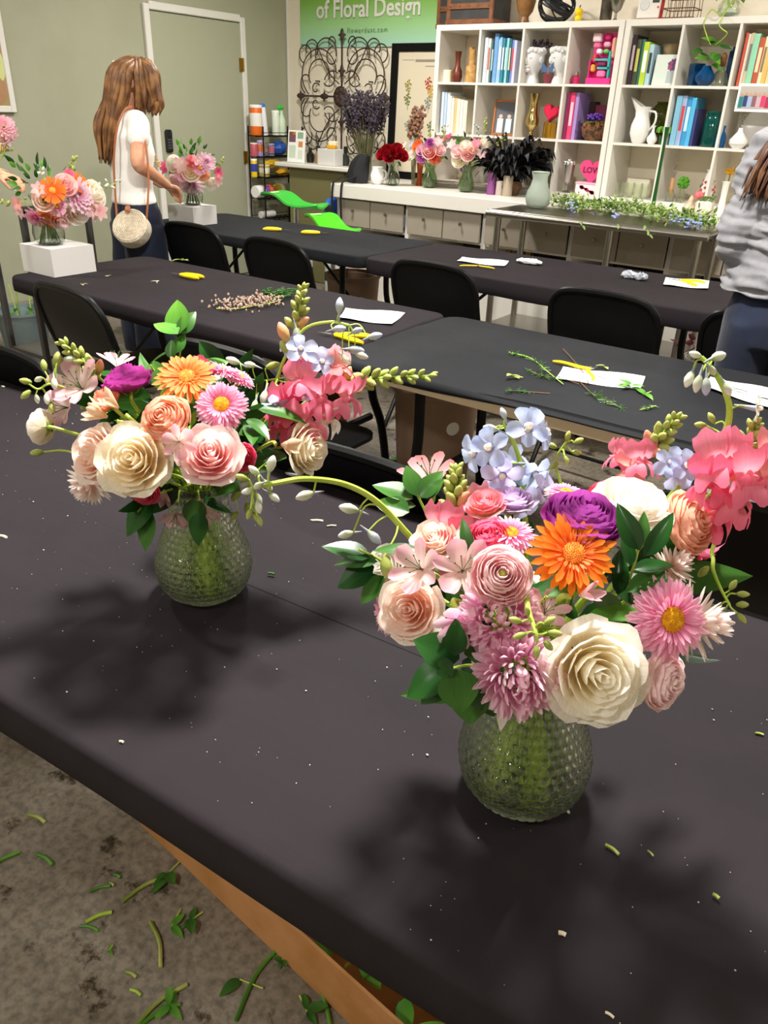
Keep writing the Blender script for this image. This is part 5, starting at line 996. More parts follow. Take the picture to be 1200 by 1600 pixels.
spike(B, [(430, 640, -.02), (455, 560, -.02), (465, 500, -.02), (474, 450, -.02)], 'upright green snapdragon tip above the left bouquet', 'snapdragon', [], [(450, 535, .0, -.4, -.9, 34, m_budp), (452, 555, .0, -.5, -.8, 26, m_bud)], .0024, tb=(16, .55, 26))
spike(B, [(200, 640, -.02), (160, 595, -.01), (130, 565, .0), (100, 537, .0)], 'green snapdragon tip pointing up left from the left bouquet', 'snapdragon', [], [], .0024, tb=(20, .35, 28))
spike(B, [(180, 650, -.01), (120, 615, .0), (80, 600, .01), (60, 608, .01), (45, 600, .01)], 'thin green stalk with small white buds at the far left', 'larkspur', [], [(98, 562, .0, .9, -.1, 24, m_budw), (70, 580, .0, -.2, -.9, 20, m_bud), (66, 590, .01, -.7, .2, 20, m_budw), (50, 598, .01, -.9, -.2, 20, m_bud), (48, 610, .01, -.6, .6, 20, m_bud), (56, 616, .01, .1, .9, 18, m_budw), (72, 615, .01, .2, .9, 22, m_budw), (84, 590, .01, .1, .6, 24, m_budw), (80, 628, .01, .2, .9, 20, m_bud), (88, 575, .0, .2, -.9, 26, m_bud)], .002)
spike(B, [(330, 640, .0), (370, 600, .0), (410, 595, .0), (445, 590, .0)], 'green bud stalk lying between the gerbera and the pink snapdragon', 'larkspur', [], [(375, 568, .0, -.8, -.3, 28, m_budw), (400, 572, .0, -.8, -.2, 24, m_budw), (415, 575, .0, .8, -.3, 24, m_bud), (385, 592, .02, -.9, .1, 28, m_budw), (415, 610, .02, -.2, .9, 28, m_budw), (400, 625, .02, -.2, .9, 26, m_budw), (430, 600, .02, .4, .9, 22, m_bud)], .002)
spike(B, [(330, 745, .03), (365, 742, .05), (400, 735, .06), (420, 720, .07)], 'cluster of white-green buds at the right of the left vase rim', 'larkspur', [], [(420, 735, .07, .3, -.9, 30, m_budw), (395, 730, .06, -.3, -.9, 26, m_budw), (380, 740, .06, -.8, -.5, 24, m_bud), (390, 752, .07, -.6, .3, 26, m_budw), (412, 750, .07, .4, .5, 26, m_budw), (376, 765, .06, -.5, .6, 24, m_bud), (400, 770, .07, .3, .8, 26, m_budw), (386, 785, .06, .1, 1, 22, m_bud), (396, 800, .06, .4, .8, 18, m_bud), (372, 800, .06, -.6, .6, 18, m_bud)], .002)
MBx = None
s_([(250, 640, -.02), (275, 580, -.02), (285, 530, -.02)], [(280, 522, -.02, -.15, -1, 62, -.2, .2, 1), (280, 522, -.02, .6, -1, 50, .3, .2, 1), (278, 522, -.01, -1, -.5, 48, 0, .8, .6), (275, 552, -.01, .3, -1, 38, -.1, .3, 1), (272, 548, -.01, -1, .3, 58, 0, .9, .4), (268, 560, .0, .0, -.9, 30)], 'ruscus sprig standing up at the top of the left bouquet', 'ruscus_sprig', lm=[m_leaf, m_leafm])
s_([(290, 660, .0), (260, 610, .06), (235, 570, .07)], [(262, 610, .09, -.55, -1, 62, -.2, .4, 1), (300, 645, .09, .1, -1, 30, 0, .3, 1), (310, 580, -.03, 1, -.3, 45), (320, 575, -.03, 1, -.4, 40), (300, 632, .08, .4, -.6, 35)], 'ruscus leaves beside the peach ranunculus', 'ruscus_sprig', lm=[m_leafm, m_leaf])
s_([(340, 700, .03), (375, 680, .07), (385, 675, .07)], [(372, 678, .09, 1, -.25, 52, 0, .8, .6), (372, 682, .09, 1, .45, 48, 0, .7, .7), (360, 690, .1, -.4, -1, 32, -.3, .3, .9), (378, 672, .08, .8, -.5, 34), (395, 735, .05, 1, -.4, 40), (445, 738, .03, 1, .1, 42, 0, .8, .5)], 'grey-green ruscus leaves right of the pink rose', 'ruscus_sprig', lm=[m_leafm, m_leafd])
s_([(290, 760, .03), (240, 775, .07), (215, 800, .08)], [(242, 772, .09, -.8, 1, 85, -.5, .2, .9), (238, 800, .09, -.45, 1, 72, -.4, .2, .9), (250, 768, .08, -1, .2, 50), (170, 640, .06, -1, -.1, 36), (310, 800, .09, .05, 1, 55, .3, 0, 1), (300, 780, .06, .2, .9, 50)], 'dark ruscus leaves hanging below the left bouquet', 'ruscus_sprig', lm=[m_leafd, m_leafm])
spike(B, [(190, 735, .0), (110, 706, .0), (68, 706, .0)], 'small green bud on a straight stalk at the far left', 'larkspur', [], [(68, 706, .0, -1, .1, 22, m_bud)], .002)
filler(B1, 70, 6, 'dark leaves filling the middle of the left bouquet')
# ================================================================ people
def remesh(mb, name, m, parent, vox=.009, sm=6, noise=0., nscale=12., seed=0, an=(.5, .5, 1.2)):
    me = mb.mesh(name, 'all'); o = bpy.data.objects.new(name, me); COL.objects.link(o)
    md = o.modifiers.new('r', 'REMESH'); md.mode = 'VOXEL'; md.voxel_size = vox; md.use_smooth_shade = True
    s2 = o.modifiers.new('s', 'SMOOTH'); s2.iterations = sm; s2.factor = .5
    dg = bpy.context.evaluated_depsgraph_get(); me2 = bpy.data.meshes.new_from_object(o.evaluated_get(dg)); bpy.data.objects.remove(o)
    if noise:
        n = len(me2.vertices); co_ = np.empty(n*3); me2.vertices.foreach_get('co', co_); co_ = co_.reshape(-1, 3); nr = np.empty(n*3); me2.vertices.foreach_get('normal', nr); nr = nr.reshape(-1, 3)
        g = np.random.default_rng(seed); d_ = 0
        for k in range(7): f = g.normal(0, 1, 3)*nscale*np.array(an); d_ = d_+np.sin(co_@f+g.uniform(0, 6)+1.5*np.sin(co_@g.normal(0, nscale*.4, 3)))
        me2.vertices.foreach_set('co', (co_+nr*(d_*noise/3)[:, None]).ravel())
    me2.name = name; me2.materials.clear(); me2.polygons.foreach_set('use_smooth', np.ones(len(me2.polygons), bool))
    return obj(name, me2, m, parent)
def ell_loft(mb, rings, n=20):
    """rings: (cx, cy, z, rx, ry)"""
    V = []; a = np.arange(n)*2*pi/n
    for cx, cy, z, rx, ry in rings: V.append(np.stack([cx+rx*np.cos(a), cy+ry*np.sin(a), np.full(n, z)], 1))
    m = len(rings); f = [(i*n+j, i*n+(j+1) % n, (i+1)*n+(j+1) % n, (i+1)*n+j) for i in range(m-1) for j in range(n)]+[tuple(range(n))[::-1], tuple(range((m-1)*n, m*n))]
    return mb.add(np.concatenate(V), f)
def limb(mb, pts, rad, n=14): 
    P = smooth_path(pts, 5); R_ = np.interp(np.linspace(0, len(pts)-1, len(P)), np.arange(len(pts)), rad); mb.tube(P, R_, n); mb.ball(P[0], R_[0]*.98, 12, 8); mb.ball(P[-1], R_[-1]*.98, 12, 8); return mb
def hand(mb, wr, tip, palm_n, thumb_side, curl=.5, s=1.):
    """palm and five fingers from the wrist towards tip; palm_n is where the palm faces"""
    d_ = _n(np.array(tip)-wr); pn = np.array(palm_n, float); pn = _n(pn-d_*(pn@d_)); sd = np.cross(d_, pn)*thumb_side
    mb.ball(wr+d_*.045*s, (.024*s, .042*s, .016*s), 14, 10, np.array([sd, d_, pn]).T)
    for i, (o, L) in enumerate(((.021, .072), (.007, .08), (-.008, .075), (-.021, .058))):
        b0 = wr+d_*.07*s+sd*o*s; a1 = d_*math.cos(curl*.5)+pn*math.sin(curl*.5); a2 = d_*math.cos(curl*1.4)+pn*math.sin(curl*1.4)
        p1 = b0+a1*L*.45*s; p2 = p1+a2*L*.32*s; a3 = d_*math.cos(curl*2.1)+pn*math.sin(curl*2.1); p3 = p2+a3*L*.25*s
        limb(mb, [b0-d_*.02*s, b0, p1, p2, p3], np.array([.009, .0085, .008, .0075, .0062])*s, 8)
    t0 = wr+d_*.025*s+sd*.02*s; limb(mb, [t0, t0+(d_*.5+sd*.75)*.03*s, t0+(d_*.85+sd*.5+pn*.3)*.055*s, t0+(d_*.95+sd*.25+pn*.5)*.075*s], np.array([.012, .011, .009, .007])*s, 8)
def head_mesh(mb, c, look, s=1.):
    """skull, jaw, nose, lips, ears; look = direction of the face"""
    y = _n(look); up_ = np.array([0, 0, 1.]); x = _n(np.cross(y, up_)); z = np.cross(x, y); R_ = np.array([x, y, z]).T
    P = lambda a: np.array(c)+R_@(np.array(a)*s)
    B_ = lambda a, r, n=14: mb.ball(P(a), np.array(r)*s, n, 10, R_)
    B_((0, -.012, .03), (.072, .09, .082), 20); B_((0, .022, -.035), (.056, .062, .07), 16); B_((0, .055, -.082), (.03, .026, .022)); B_((0, .066, .0), (.05, .022, .04))
    B_((0, .092, -.012), (.012, .018, .02), 10); B_((0, .09, .01), (.009, .012, .03), 10); B_((0, .08, -.05), (.022, .012, .007), 10); B_((0, .078, -.06), (.02, .012, .008), 10)
    for sg in (-1, 1): B_((sg*.03, .072, .018), (.014, .01, .008), 10); B_((sg*.074, -.008, .0), (.01, .02, .03), 10); B_((sg*.03, .074, .036), (.022, .01, .006), 10)
    return P
def person(name, lab, loc, rz, shoulderR, elbowR, wristR, tipR, shoulderL, elbowL, wristL, tipL, look, outfit, bend=0., headoff=(0, 0, 0), world=True):
    t = thing(name, lab, 'person', loc, rz); Rz = rotm(0, 0, rz); L0 = np.array(loc, float)
    W = lambda p: None if p is None else (np.array(p)-L0)@Rz
    sR, eR, wR, tR, sL, eL, wL, tL = [W(p) if p is not None else None for p in (shoulderR, elbowR, wristR, tipR, shoulderL, elbowL, wristL, tipL)]
    sR = np.array([.165, 0, 1.36]) if sR is None else sR; sL = np.array([-.165, 0, 1.36]) if sL is None else sL
    look = np.array(look, float)@Rz; hc = np.array([0, .045, 1.555])+np.array(headoff)
    b = MB(); ell_loft(b, [(0, 0, .82, .13, .1), (0, 0, .9, .155, .11), (0, 0, 1.0, .125, .088), (0, .0, 1.08, .12, .085), (0, .005, 1.2, .14, .1), (0, 0, 1.3, .15, .1), (0, -.005, 1.36, .14, .075), (0, 0, 1.41, .075, .055), (0, .01, 1.44, .05, .05)])
    limb(b, [(0, .0, 1.38), (0, .015, 1.46), hc*[1, 1, 0]+[0, -.015, hc[2]-.05]], [.055, .05, .05])
    P = head_mesh(b, hc, look)
    for s_, e_, w_, t_, sd in ((sR, eR, wR, tR, 1), (sL, eL, wL, tL, -1)):
        limb(b, [s_*[.7, 1, 1], s_, (s_+e_)/2, e_, (e_*.6+w_*.4), w_], [.055, .05, .043, .036, .035, .024]); hand(b, w_, t_, (0, .2, -1) if sd > 0 or True else (0, 0, -1), -1 if sd > 0 else 1, .55)
    for sg in (-1, 1):
        limb(b, [(sg*.08, 0, .86), (sg*.085, .01, .68), (sg*.085, .012, .48), (sg*.09, -.01, .3), (sg*.09, -.015, .09)], [.085, .075, .052, .052, .035])
        b.ball((sg*.09, .055, .035), (.042, .105, .033), 14, 8); b.ball((sg*.09, -.035, .045), (.034, .04, .044), 12, 8)
        for k in range(5): b.ball((sg*(.09-.03*(1)+.015*k), .15-.008*k, .018), (.011, .018, .013), 8, 6)
    body = remesh(b, 'body', m_skin, t, .0055, 3)
    for sg in (-1, 1): MB().ball(P((sg*.03, .081, .017)), .0095, 10, 8).build('eye', cm('#e9e6e2', .3), t); MB().ball(P((sg*.03, .0895, .016)), .0045, 8, 6).build('iris', cm('#3a2a1c', .2), t)
    MB().ball(P((0, .0895, -.055)), np.array((.019, .005, .007)), 10, 6).build('lips', cm('#b4665c', .5), t)
    outfit(t, sR, eR, wR, sL, eL, wL, hc, P); return t
def hair_locks(t, hc, paths, m, cap=(.079, .1, .092), n=60, seed=0, spread=.03, tipr=.002, back=-.018, rad=1.):
    g = np.random.default_rng(seed); mb = MB(); mb.ball(hc+[0, back, .032], cap, 22, 14)
    for i in range(n):
        base = paths[i % len(paths)]; off = g.normal(0, spread, 3)*[1, 1, .4]; P = [np.array(p)+off*k for p, k in zip(base, np.linspace(.5, 1.2, len(base)))]
        P = smooth_path(P, 5); w_ = g.normal(0, .006, 3); P = P+np.sin(np.linspace(0, 9, len(P))+g.uniform(0, 6))[:, None]*w_
        mb.tube(P, np.interp(np.linspace(0, 1, len(P)), [0, .2, .75, 1], np.array([.012, .017, .014, tipr])*rad), 7)
    mb.build('hair', m, t, 'all', kind='stuff')
m_hair = mat('brown_hair', '#68452a', .5, col2='#94693f', scale=14); m_hair.node_tree.nodes['Principled BSDF'].inputs['Anisotropic'].default_value = .6
m_tee = mat('white_tee', '#f0eeea', .85, sheen=.2, bump=.25, bscale=14); m_navy = mat('navy_cloth', '#0c1428', .85, col2='#111b34', scale=6, bump=.3, bscale=10, sheen=.1)
# woman with the round bag
def outfitL(t, sR, eR, wR, sL, eL, wL, hc, P):
    s = MB(); ell_loft(s, [(0, 0, .955, .165, .12), (0, 0, 1.02, .145, .108), (0, .0, 1.1, .145, .105), (0, .01, 1.22, .16, .118), (0, 0, 1.3, .168, .115), (0, -.005, 1.365, .155, .09), (0, 0, 1.415, .085, .068)], 28)
    for a, e in ((sR, eR), (sL, eL)): limb(s, [a*[.6, 1, 1], a+[0, 0, .004], a*.6+e*.4], [.066, .06, .058])
    remesh(s, 'tee_shirt', m_tee, t, .008, 5, .0035, 14, 3)
    q = MB(); ell_loft(q, [(0, 0, .80, .175, .135), (0, 0, .9, .17, .128), (0, 0, .985, .145, .108)], 28)
    for sg in (-1, 1): ell_loft(q, [(sg*.10, .0, .08, .11, .12), (sg*.095, .0, .3, .108, .125), (sg*.09, .0, .6, .105, .125), (sg*.082, 0, .84, .095, .125)], 24)
    remesh(q, 'trousers', m_navy, t, .010, 4, .006, 13, 5)
    H = hc; pa = []
    for k in range(9):
        a = -1.9+k*.38; x = .08*math.sin(a); pa.append([H+[x*.3, .02, .115], H+[x*1.15, -.06*math.cos(a)-.02, .07], H+[x*1.25, -.11*math.cos(a*.8)-.01, -.05], H+[x*1.2-.01, -.135, -.15], H+[x*1.0-.02, -.165, -.25], H+[x*.6-.03, -.18, -.36-.03*math.cos(a)]])
    for k in range(5): x = (.07+.01*k)*(1 if k % 2 else -1); pa.append([H+[x*.4, .05, .11], H+[x*1.15, .07, .06], H+[x*1.25, .075, -.05], H+[x*1.1, .08, -.10], H+[x, .075, -.14]])
    for k in range(7): y_ = .0+.017*k; pa.append([H+[.03, .03+y_*.5, .115], H+[.074, .005+y_*.85, .05], H+[.075, .01+y_*.85, -.03], H+[.068, .012+y_*.8, -.085], H+[.058, .01+y_*.75, -.12]])
    hair_locks(t, H, pa, m_hair, n=150, seed=4, spread=.014)
    for sg in (-1, 1): MB().box((sg*.09, .045, .006), (.085, .25, .012), bev=.005).build('sandal', cm('#b98a66', .6), t)
LW = (-3.93, 3.03, -.03)
wl = person('person', 'woman in white tee and navy trousers reaching to a bouquet on a white box', LW, -.25, (-3.77, 2.985, 1.335), aty(216, 256, 2.89), aty(260, 288, 3.12), aty(284, 307, 3.24), (-4.085, 3.07, 1.355), (-4.12, 3.17, 1.12), (-4.05, 3.33, 1.0), (-4.0, 3.43, .95), (.45, .8, -.55), outfitL, headoff=(0, .01, 0))
# round woven bag with strap
bp = aty(206, 357, 2.86); bagn = camvec(-.1, .15, 1)
bg = thing('round_bag', 'round cream woven shoulder bag with tan leather strap', 'bag', bp, R=frame(bagn)); m_wov = mat('woven_straw', '#d2c4ac', .8, col2='#e4d9c6', scale=70, bump=.4, bscale=110)
RB = .10; MB().lathe([(0, -.045), (RB*.93, -.045), (RB, -.035), (RB, .03), (RB*.95, .036)], 40).build('shell', m_wov, bg)
for i in range(9): r_ = RB*(.06+.105*i); MB().lathe([(r_-.005, .034), (r_-.003, .04), (r_, .042), (r_+.003, .04), (r_+.005, .034)], 36).build('woven_ring', m_wov, bg)
Rb = np.array(bg.rotation_quaternion.to_matrix()); m_tan = mat('tan_leather', '#a9663c', .55)
MB().box(tuple((Rb.T@camvec(-.05, 1, .1))*.085+np.array([0, 0, .04])), (.035, .03, .016), bev=.006).build('flap_tab', m_tan, bg)
def strap(pts): return MB().tube([(q-bp)@Rb for q in smooth_path(pts, 6)], .0065, 6, flat=.4)
strap([aty(183, 345, 2.86), aty(180, 300, 2.88), aty(178, 250, 2.88), aty(183, 200, 2.9), aty(195, 172, 2.95), aty(206, 166, 2.98)]).build('strap', m_tan, bg)
strap([aty(229, 342, 2.86), aty(231, 315, 2.87), aty(232, 280, 2.9), aty(229, 235, 2.93), aty(222, 200, 2.98), aty(212, 178, 3.02)]).build('strap', m_tan, bg)
# woman in the grey blouse
m_blouse = mat('grey_linen', '#7c7c82', .85, col2='#88888c', scale=20, bump=.35, bscale=16, sheen=.2)
def outfitR(t, sR, eR, wR, sL, eL, wL, hc, P):
    s = MB(); z0 = [.90, .97, 1.03, 1.09, 1.15, 1.21, 1.27, 1.32]; R_ = []
    for i, (z, rx, ry) in enumerate(((.945, .225, .16), (.98, .22, .158), (1.02, .2, .145), (1.1, .185, .135), (1.2, .185, .132), (1.28, .188, .125), (1.34, .185, .11), (1.39, .14, .09), (1.43, .08, .07))): R_.append((0, 0, z, rx, ry))
    ell_loft(s, R_, 32)
    # soft horizontal gathers across the back
    for k, z in enumerate((.99, 1.05, 1.11, 1.17, 1.23, 1.29)):
        a = np.linspace(pi*1.03, pi*1.97, 20); s.tube([((.178+.02*(z < 1.04))*math.cos(x), (.128+.014*(z < 1.04))*math.sin(x), z+.012*math.sin(3*x+k*1.9)+.02*math.cos(x)) for x in a], np.interp(np.linspace(0, 1, 20), [0, .2, .8, 1], [.006, .021, .021, .006]), 8)
    for a, e, w_ in ((sR, eR, wR), (sL, eL, wL)): limb(s, [a*[.7, 1, 1], a, (a+e)/2+[0, -.005, -.01], e+[0, -.01, -.01], e*.45+w_*.55], [.08, .078, .072, .066, .052])
    remesh(s, 'blouse', m_blouse, t, .0065, 2, .0085, 52, 9, (.22, .22, 1.7))
    q = MB(); ell_loft(q, [(0, -.005, .78, .178, .14), (0, -.008, .86, .182, .15), (0, 0, .95, .165, .125), (0, 0, 1.0, .15, .115)], 28)
    for sg in (-1, 1): ell_loft(q, [(sg*.09, .0, .07, .06, .07), (sg*.09, .0, .3, .07, .08), (sg*.088, .0, .55, .082, .09), (sg*.088, 0, .72, .092, .115), (sg*.085, -.01, .85, .092, .135)], 24)
    remesh(q, 'trousers', m_navy, t, .009, 4, .002, 10, 6)
    H = hc; pa = []
    for k in range(9):
        a = -1.9+k*.38; x = .08*math.sin(a); pa.append([H+[x*.3, .02, .115], H+[x*1.15, -.06*math.cos(a)-.02, .07], H+[x*1.3, -.1*math.cos(a*.8)-.02, -.06], H+[x*1.6, -.13, -.15], H+[x*1.9, -.16, -.23], H+[x*2.1, -.17, -.31]])
    hair_locks(t, H, pa, m_hair2, n=200, seed=8, spread=.02, rad=.55)
    for sg in (-1, 1): MB().box((sg*.09, .045, .03), (.09, .26, .06), bev=.02).build('shoe', cm('#22252c', .6), t)
m_hair2 = mat('auburn_hair', '#4a2d1e', .5, col2='#64432c', scale=30)
RWm = (-.415, 2.93, 0)
person('person', 'woman in wrinkled grey blouse seen from behind at the right edge', RWm, .12, (-.255, 2.96, 1.36), (-.195, 2.97, 1.1), (-.19, 3.12, .93), (-.19, 3.22, .88), (-.575, 2.92, 1.36), (-.605, 2.88, 1.11), (-.55, 3.05, .95), (-.52, 3.16, .9), (.2, .85, -.5), outfitR, headoff=(0, .02, 0))
# person at the left edge, only the arm is in view
def outfitA(t, sR, eR, wR, sL, eL, wL, hc, P):
    s = MB(); ell_loft(s, [(0, 0, .90, .18, .13), (0, 0, 1.02, .16, .115), (0, .01, 1.22, .17, .12), (0, 0, 1.3, .175, .115), (0, -.005, 1.365, .155, .09), (0, 0, 1.415, .085, .068)], 28)
    for a, e in ((sR, eR), (sL, eL)): limb(s, [a*[.6, 1, 1], a+[0, 0, .004], a*.5+e*.5], [.07, .066, .062])
    remesh(s, 'top', cm('#3f4a52', .85), t, .010, 5, .003, 14, 3)
    q = MB(); ell_loft(q, [(0, 0, .80, .17, .13), (0, 0, .9, .165, .125), (0, 0, .985, .15, .11)], 28)
    for sg in (-1, 1): ell_loft(q, [(sg*.09, .0, .07, .06, .07), (sg*.09, .0, .5, .08, .09), (sg*.085, 0, .84, .092, .12)], 24)
    remesh(q, 'trousers', m_navy, t, .012, 4, .003, 13, 5)
    H = hc; pa = [[H+[.02*k, .0, .12], H+[.085*math.sin(k*.5), -.09*math.cos(k*.5), .05], H+[.09*math.sin(k*.5), -.1, -.08], H+[.07*math.sin(k*.5), -.12, -.2]] for k in range(-3, 4)]
    hair_locks(t, H, pa, m_hair2, n=50, seed=12, spread=.016)
    for sg in (-1, 1): MB().box((sg*.09, .045, .03), (.09, .26, .06), bev=.02).build('shoe', cm('#22252c', .6), t)
person('person', 'person at the left edge whose bare forearm reaches over the gerbera bouquet', (-4.5, 2.1, 0), -pi/2, (-4.4, 1.96, 1.34), (-4.02, 2.0, 1.2), aty(8, 274, 2.1), aty(55, 291, 2.1), (-4.42, 2.26, 1.35), (-4.15, 2.3, 1.15), (-3.94, 2.24, 1.22), (-3.84, 2.2, 1.25), (.8, 0, -.6), outfitA)
# ================================================================ wall pieces
t = thing('banner', 'green gradient banner reading of Floral Design', 'banner', (0, YB-.012, 0))
def ban_mat():
    m = mat('banner_cloth', '#8ab86a', .7); nt = m.node_tree; N = nt.nodes; L = nt.links; tc = N.new('ShaderNodeTexCoord'); sp = N.new('ShaderNodeSeparateXYZ'); L.new(tc.outputs['Object'], sp.inputs[0])
    mr = N.new('ShaderNodeMapRange'); mr.inputs[1].default_value = 1.92; mr.inputs[2].default_value = 2.25; L.new(sp.outputs['Z'], mr.inputs[0]); r = N.new('ShaderNodeValToRGB'); e = r.color_ramp.elements
    e[0].color = (*lin('#a9d6c2'), 1); e[1].color = (*lin('#7fb04c'), 1); x = e.new(.45); x.color = (*lin('#9ccb8e'), 1); L.new(mr.outputs[0], r.inputs[0]); L.new(r.outputs[0], N['Principled BSDF'].inputs['Base Color']); return m
bx0, bx1 = -5.36, -3.80
MB().sheet(lambda u, v: ((bx0+bx1)/2+u*(bx1-bx0)/2, -.004*math.sin(5*u)-.003, 1.918+v*.62), 25, 5, .002).build('cloth', ban_mat(), t)
def wall_text(txt, cx, cz, size, m, par, wgt=.0, sx_=1., sp=1.): 
    o = obj('lettering', text_mesh(txt, size, wgt, sp=sp), m, par, loc=(cx, -.012, cz), R=rotm(pi/2, 0, 0)); o.scale = (sx_, 1, 1); return o
wall_text('of Floral Design', aty(573, 14, 6.13)[0], aty(573, 16, 6.13)[2]+.012, .185, m_white, t, .0035, .93)
wall_text('flowerdust.com', aty(574, 46, 6.13)[0], aty(574, 47, 6.13)[2], .05, cm('#648f58', .7), t, .0, 1., 1.35)
for x in (bx0+.02, bx1-.02): MB().lathe([(.006, 0), (.011, .001), (.006, .003), (.006, 0)], 12, (x, -.009, 1.935), rotm(pi/2, 0, 0)).build('grommet', m_steel, t)
# wrought iron scroll panel
t = thing('iron_scroll', 'brown wrought-iron scroll panel on the cream wall', 'wall decor', (0, 0, 0)); m_iron = mat('brown_iron', '#33251f', .5, col2='#47332a', scale=30)
icx, icz, IY = -4.85, 1.535, YB-.06
def scroll(pts, r=.0055): MB().tube([(icx+x, IY, icz+z) for x, z in pts], r, 6).build('scroll_bar', m_iron, t)
def arc(cx, cz, r, a0, a1, n=20, r1=None): r1 = r if r1 is None else r1; return [(cx+(r+(r1-r)*k/n)*math.cos(a0+(a1-a0)*k/n), cz+(r+(r1-r)*k/n)*math.sin(a0+(a1-a0)*k/n)) for k in range(n+1)]
scroll([(0, -.46), (0, .46)], .008); scroll([(-.47, 0), (.47, 0)], .008)
for sx1 in (-1, 1):
    for sz in (-1, 1):
        m_ = lambda P: [(sx1*x, sz*z) for x, z in P]
        scroll(m_(arc(.18, .33, .12, pi*1.05, -.3))); scroll(m_(arc(.26, .17, .2, -.9, pi*.95))); scroll(m_(arc(.26, .17, .12, -.6, pi*1.1)))
        scroll(m_(arc(.42, .33, .07, -1.2, 3.6))); scroll(m_(arc(.34, .37, .07, -.5, 3.9))); scroll(m_(arc(.10, .30, .09, pi*.5, -pi*.9, 20, .03))); scroll(m_(arc(.30, .06, .05, 2.6, -2.6, 16, .02)))
        scroll(m_([(.03, .1), (.12, .16), (.2, .26), (.27, .38)])); scroll(m_(arc(.15, .15, .07, 2.4, 5.6))); scroll(m_(arc(.1, .1, .1, .3, 2.2))); scroll(m_(arc(.40, .12, .1, -1.3, 1.9, 18, .04)))
        scroll(m_(arc(.12, .42, .05, 3.4, -1.2, 16, .02)))
for x, z in ((0, .47), (0, -.47), (.48, 0), (-.48, 0), (0, .2), (0, -.2), (.2, 0), (-.2, 0)):
    MB().ball((icx+x, IY, icz+z), (.024, .012, .05) if abs(z) > abs(x) else (.05, .012, .024), 8, 6).build('finial', m_iron, t); MB().ball((icx+x, IY, icz+z), (.045, .01, .014) if abs(z) > abs(x) else (.014, .01, .045), 8, 6).build('finial_cross', m_iron, t)
MB().lathe([(0, 0), (.07, .004), (.085, .014), (.05, .02), (0, .025)], 16, (icx, IY, icz), rotm(pi/2, 0, 0)).build('rosette', m_iron, t)
for k in range(8): a = k*pi/4; MB().ball((icx+.05*math.cos(a), IY-.018, icz+.05*math.sin(a)), (.026, .01, .026), 8, 6).build('rosette_petal', m_iron, t)
for s in (-1, 1): MB().tube([(icx+s*.3, IY, icz+.12), (icx+s*.3, YB-.003, icz+.12)], .006, 6).build('wall_pin', m_iron, t)
# framed botanical poster leaning behind the counter flowers
t = thing('botanical_poster', 'black-framed botanical poster with flower sketches', 'framed poster', (-4.03, YB-.05, CT), R=rotm(-.03, 0, 0)); PW, PH = .62, 1.03
for s in (-1, 1): MB().box((s*(PW/2-.035), 0, PH/2), (.07, .03, PH), bev=.004).build('frame_side', m_black, t); MB().box((0, 0, PH/2+s*(PH/2-.03)), (PW-.14, .03, .06), bev=.004).build('frame_rail', m_black, t)
MB().box((0, .004, PH/2), (PW-.12, .008, PH-.1)).build('paper', cm('#e2d6bd', .6), t, False)
for x_, z_, w_, h_ in ((.06, PH-.125, .26, .018), (.1, PH-.165, .14, .006), (-.14, PH-.12, .12, .004), (.05, .16, .2, .005)): MB().box((x_, -.0012, z_), (w_, .001, h_)).build('printed_line', cm('#9a8f80', .7), t, False)
for i, (x, z, c) in enumerate([(-.13, .62, '#6f7a3f'), (-.13, .72, '#9a8f4a'), (.07, .74, '#b4452e'), (.1, .68, '#c9a23a'), (.08, .6, '#7f8f86'), (-.11, .42, '#8a9a84'), (.02, .33, '#a33a3a'), (-.16, .24, '#b46a7a'), (-.03, .52, '#8f8f70'), (.12, .42, '#6a7a4a')]):
    pr = MB()
    for k in range(12): a = k*2.4; q = .035*math.sqrt(k/12); pr.cyl((x+q*math.cos(a), -.0005, z+q*1.3*math.sin(a)), .009, .0015, 7, R=rotm(pi/2, 0, 0))
    pr.tube([(x, -.001, z-.03), (x+.005, -.001, z-.08)], .0025, 4); pr.build('flower_sketch', cm(c, .7), t, kind='stuff')
# picture at the left edge, notice by the door
t = thing('wall_picture', 'white-framed picture of pink and green flowers at the left edge', 'picture', (XW+.016, 0, 0)); py1, py0, pz0, pz1 = 3.355, 2.6, 1.345, 2.35
for y in (py0+.02, py1-.02): MB().box((0, y, (pz0+pz1)/2), (.03, .04, pz1-pz0), bev=.004).build('frame_side', m_white, t)
for z in (pz0+.02, pz1-.02): MB().box((0, (py0+py1)/2, z), (.03, py1-py0-.08, .04), bev=.004).build('frame_rail', m_white, t)
MB().box((-.002, (py0+py1)/2, (pz0+pz1)/2), (.02, py1-py0-.07, pz1-pz0-.07)).build('print', mat('picture_print', '#7a9a4a', .6, col2='#a8845e', scale=5), t, False)
for y, z, ry, rz_, c in ((3.28, 1.9, .035, .06, '#a03a86'), (3.25, 2.0, .07, .07, '#b86aa0'), (3.2, 1.75, .1, .09, '#8ab04a'), (3.29, 1.62, .03, .09, '#c9cf8a'), (3.2, 1.48, .12, .1, '#a8805c')): MB().ball((.008, y, z), (.004, ry, rz_), 14, 8).build('printed_bloom', cm(c, .6), t)
t = thing('door_notice', 'white paper notice on the wall behind the woman', 'notice', (XW+.003, 4.27, 1.61)); MB().box((0, 0, 0), (.003, .13, .19)).build('sheet', m_paper, t, False)
for k in range(6): MB().box((.002, 0, .06-.022*k), (.001, .09, .005)).build('text_line', cm('#9a9a9a', .8), t, False)
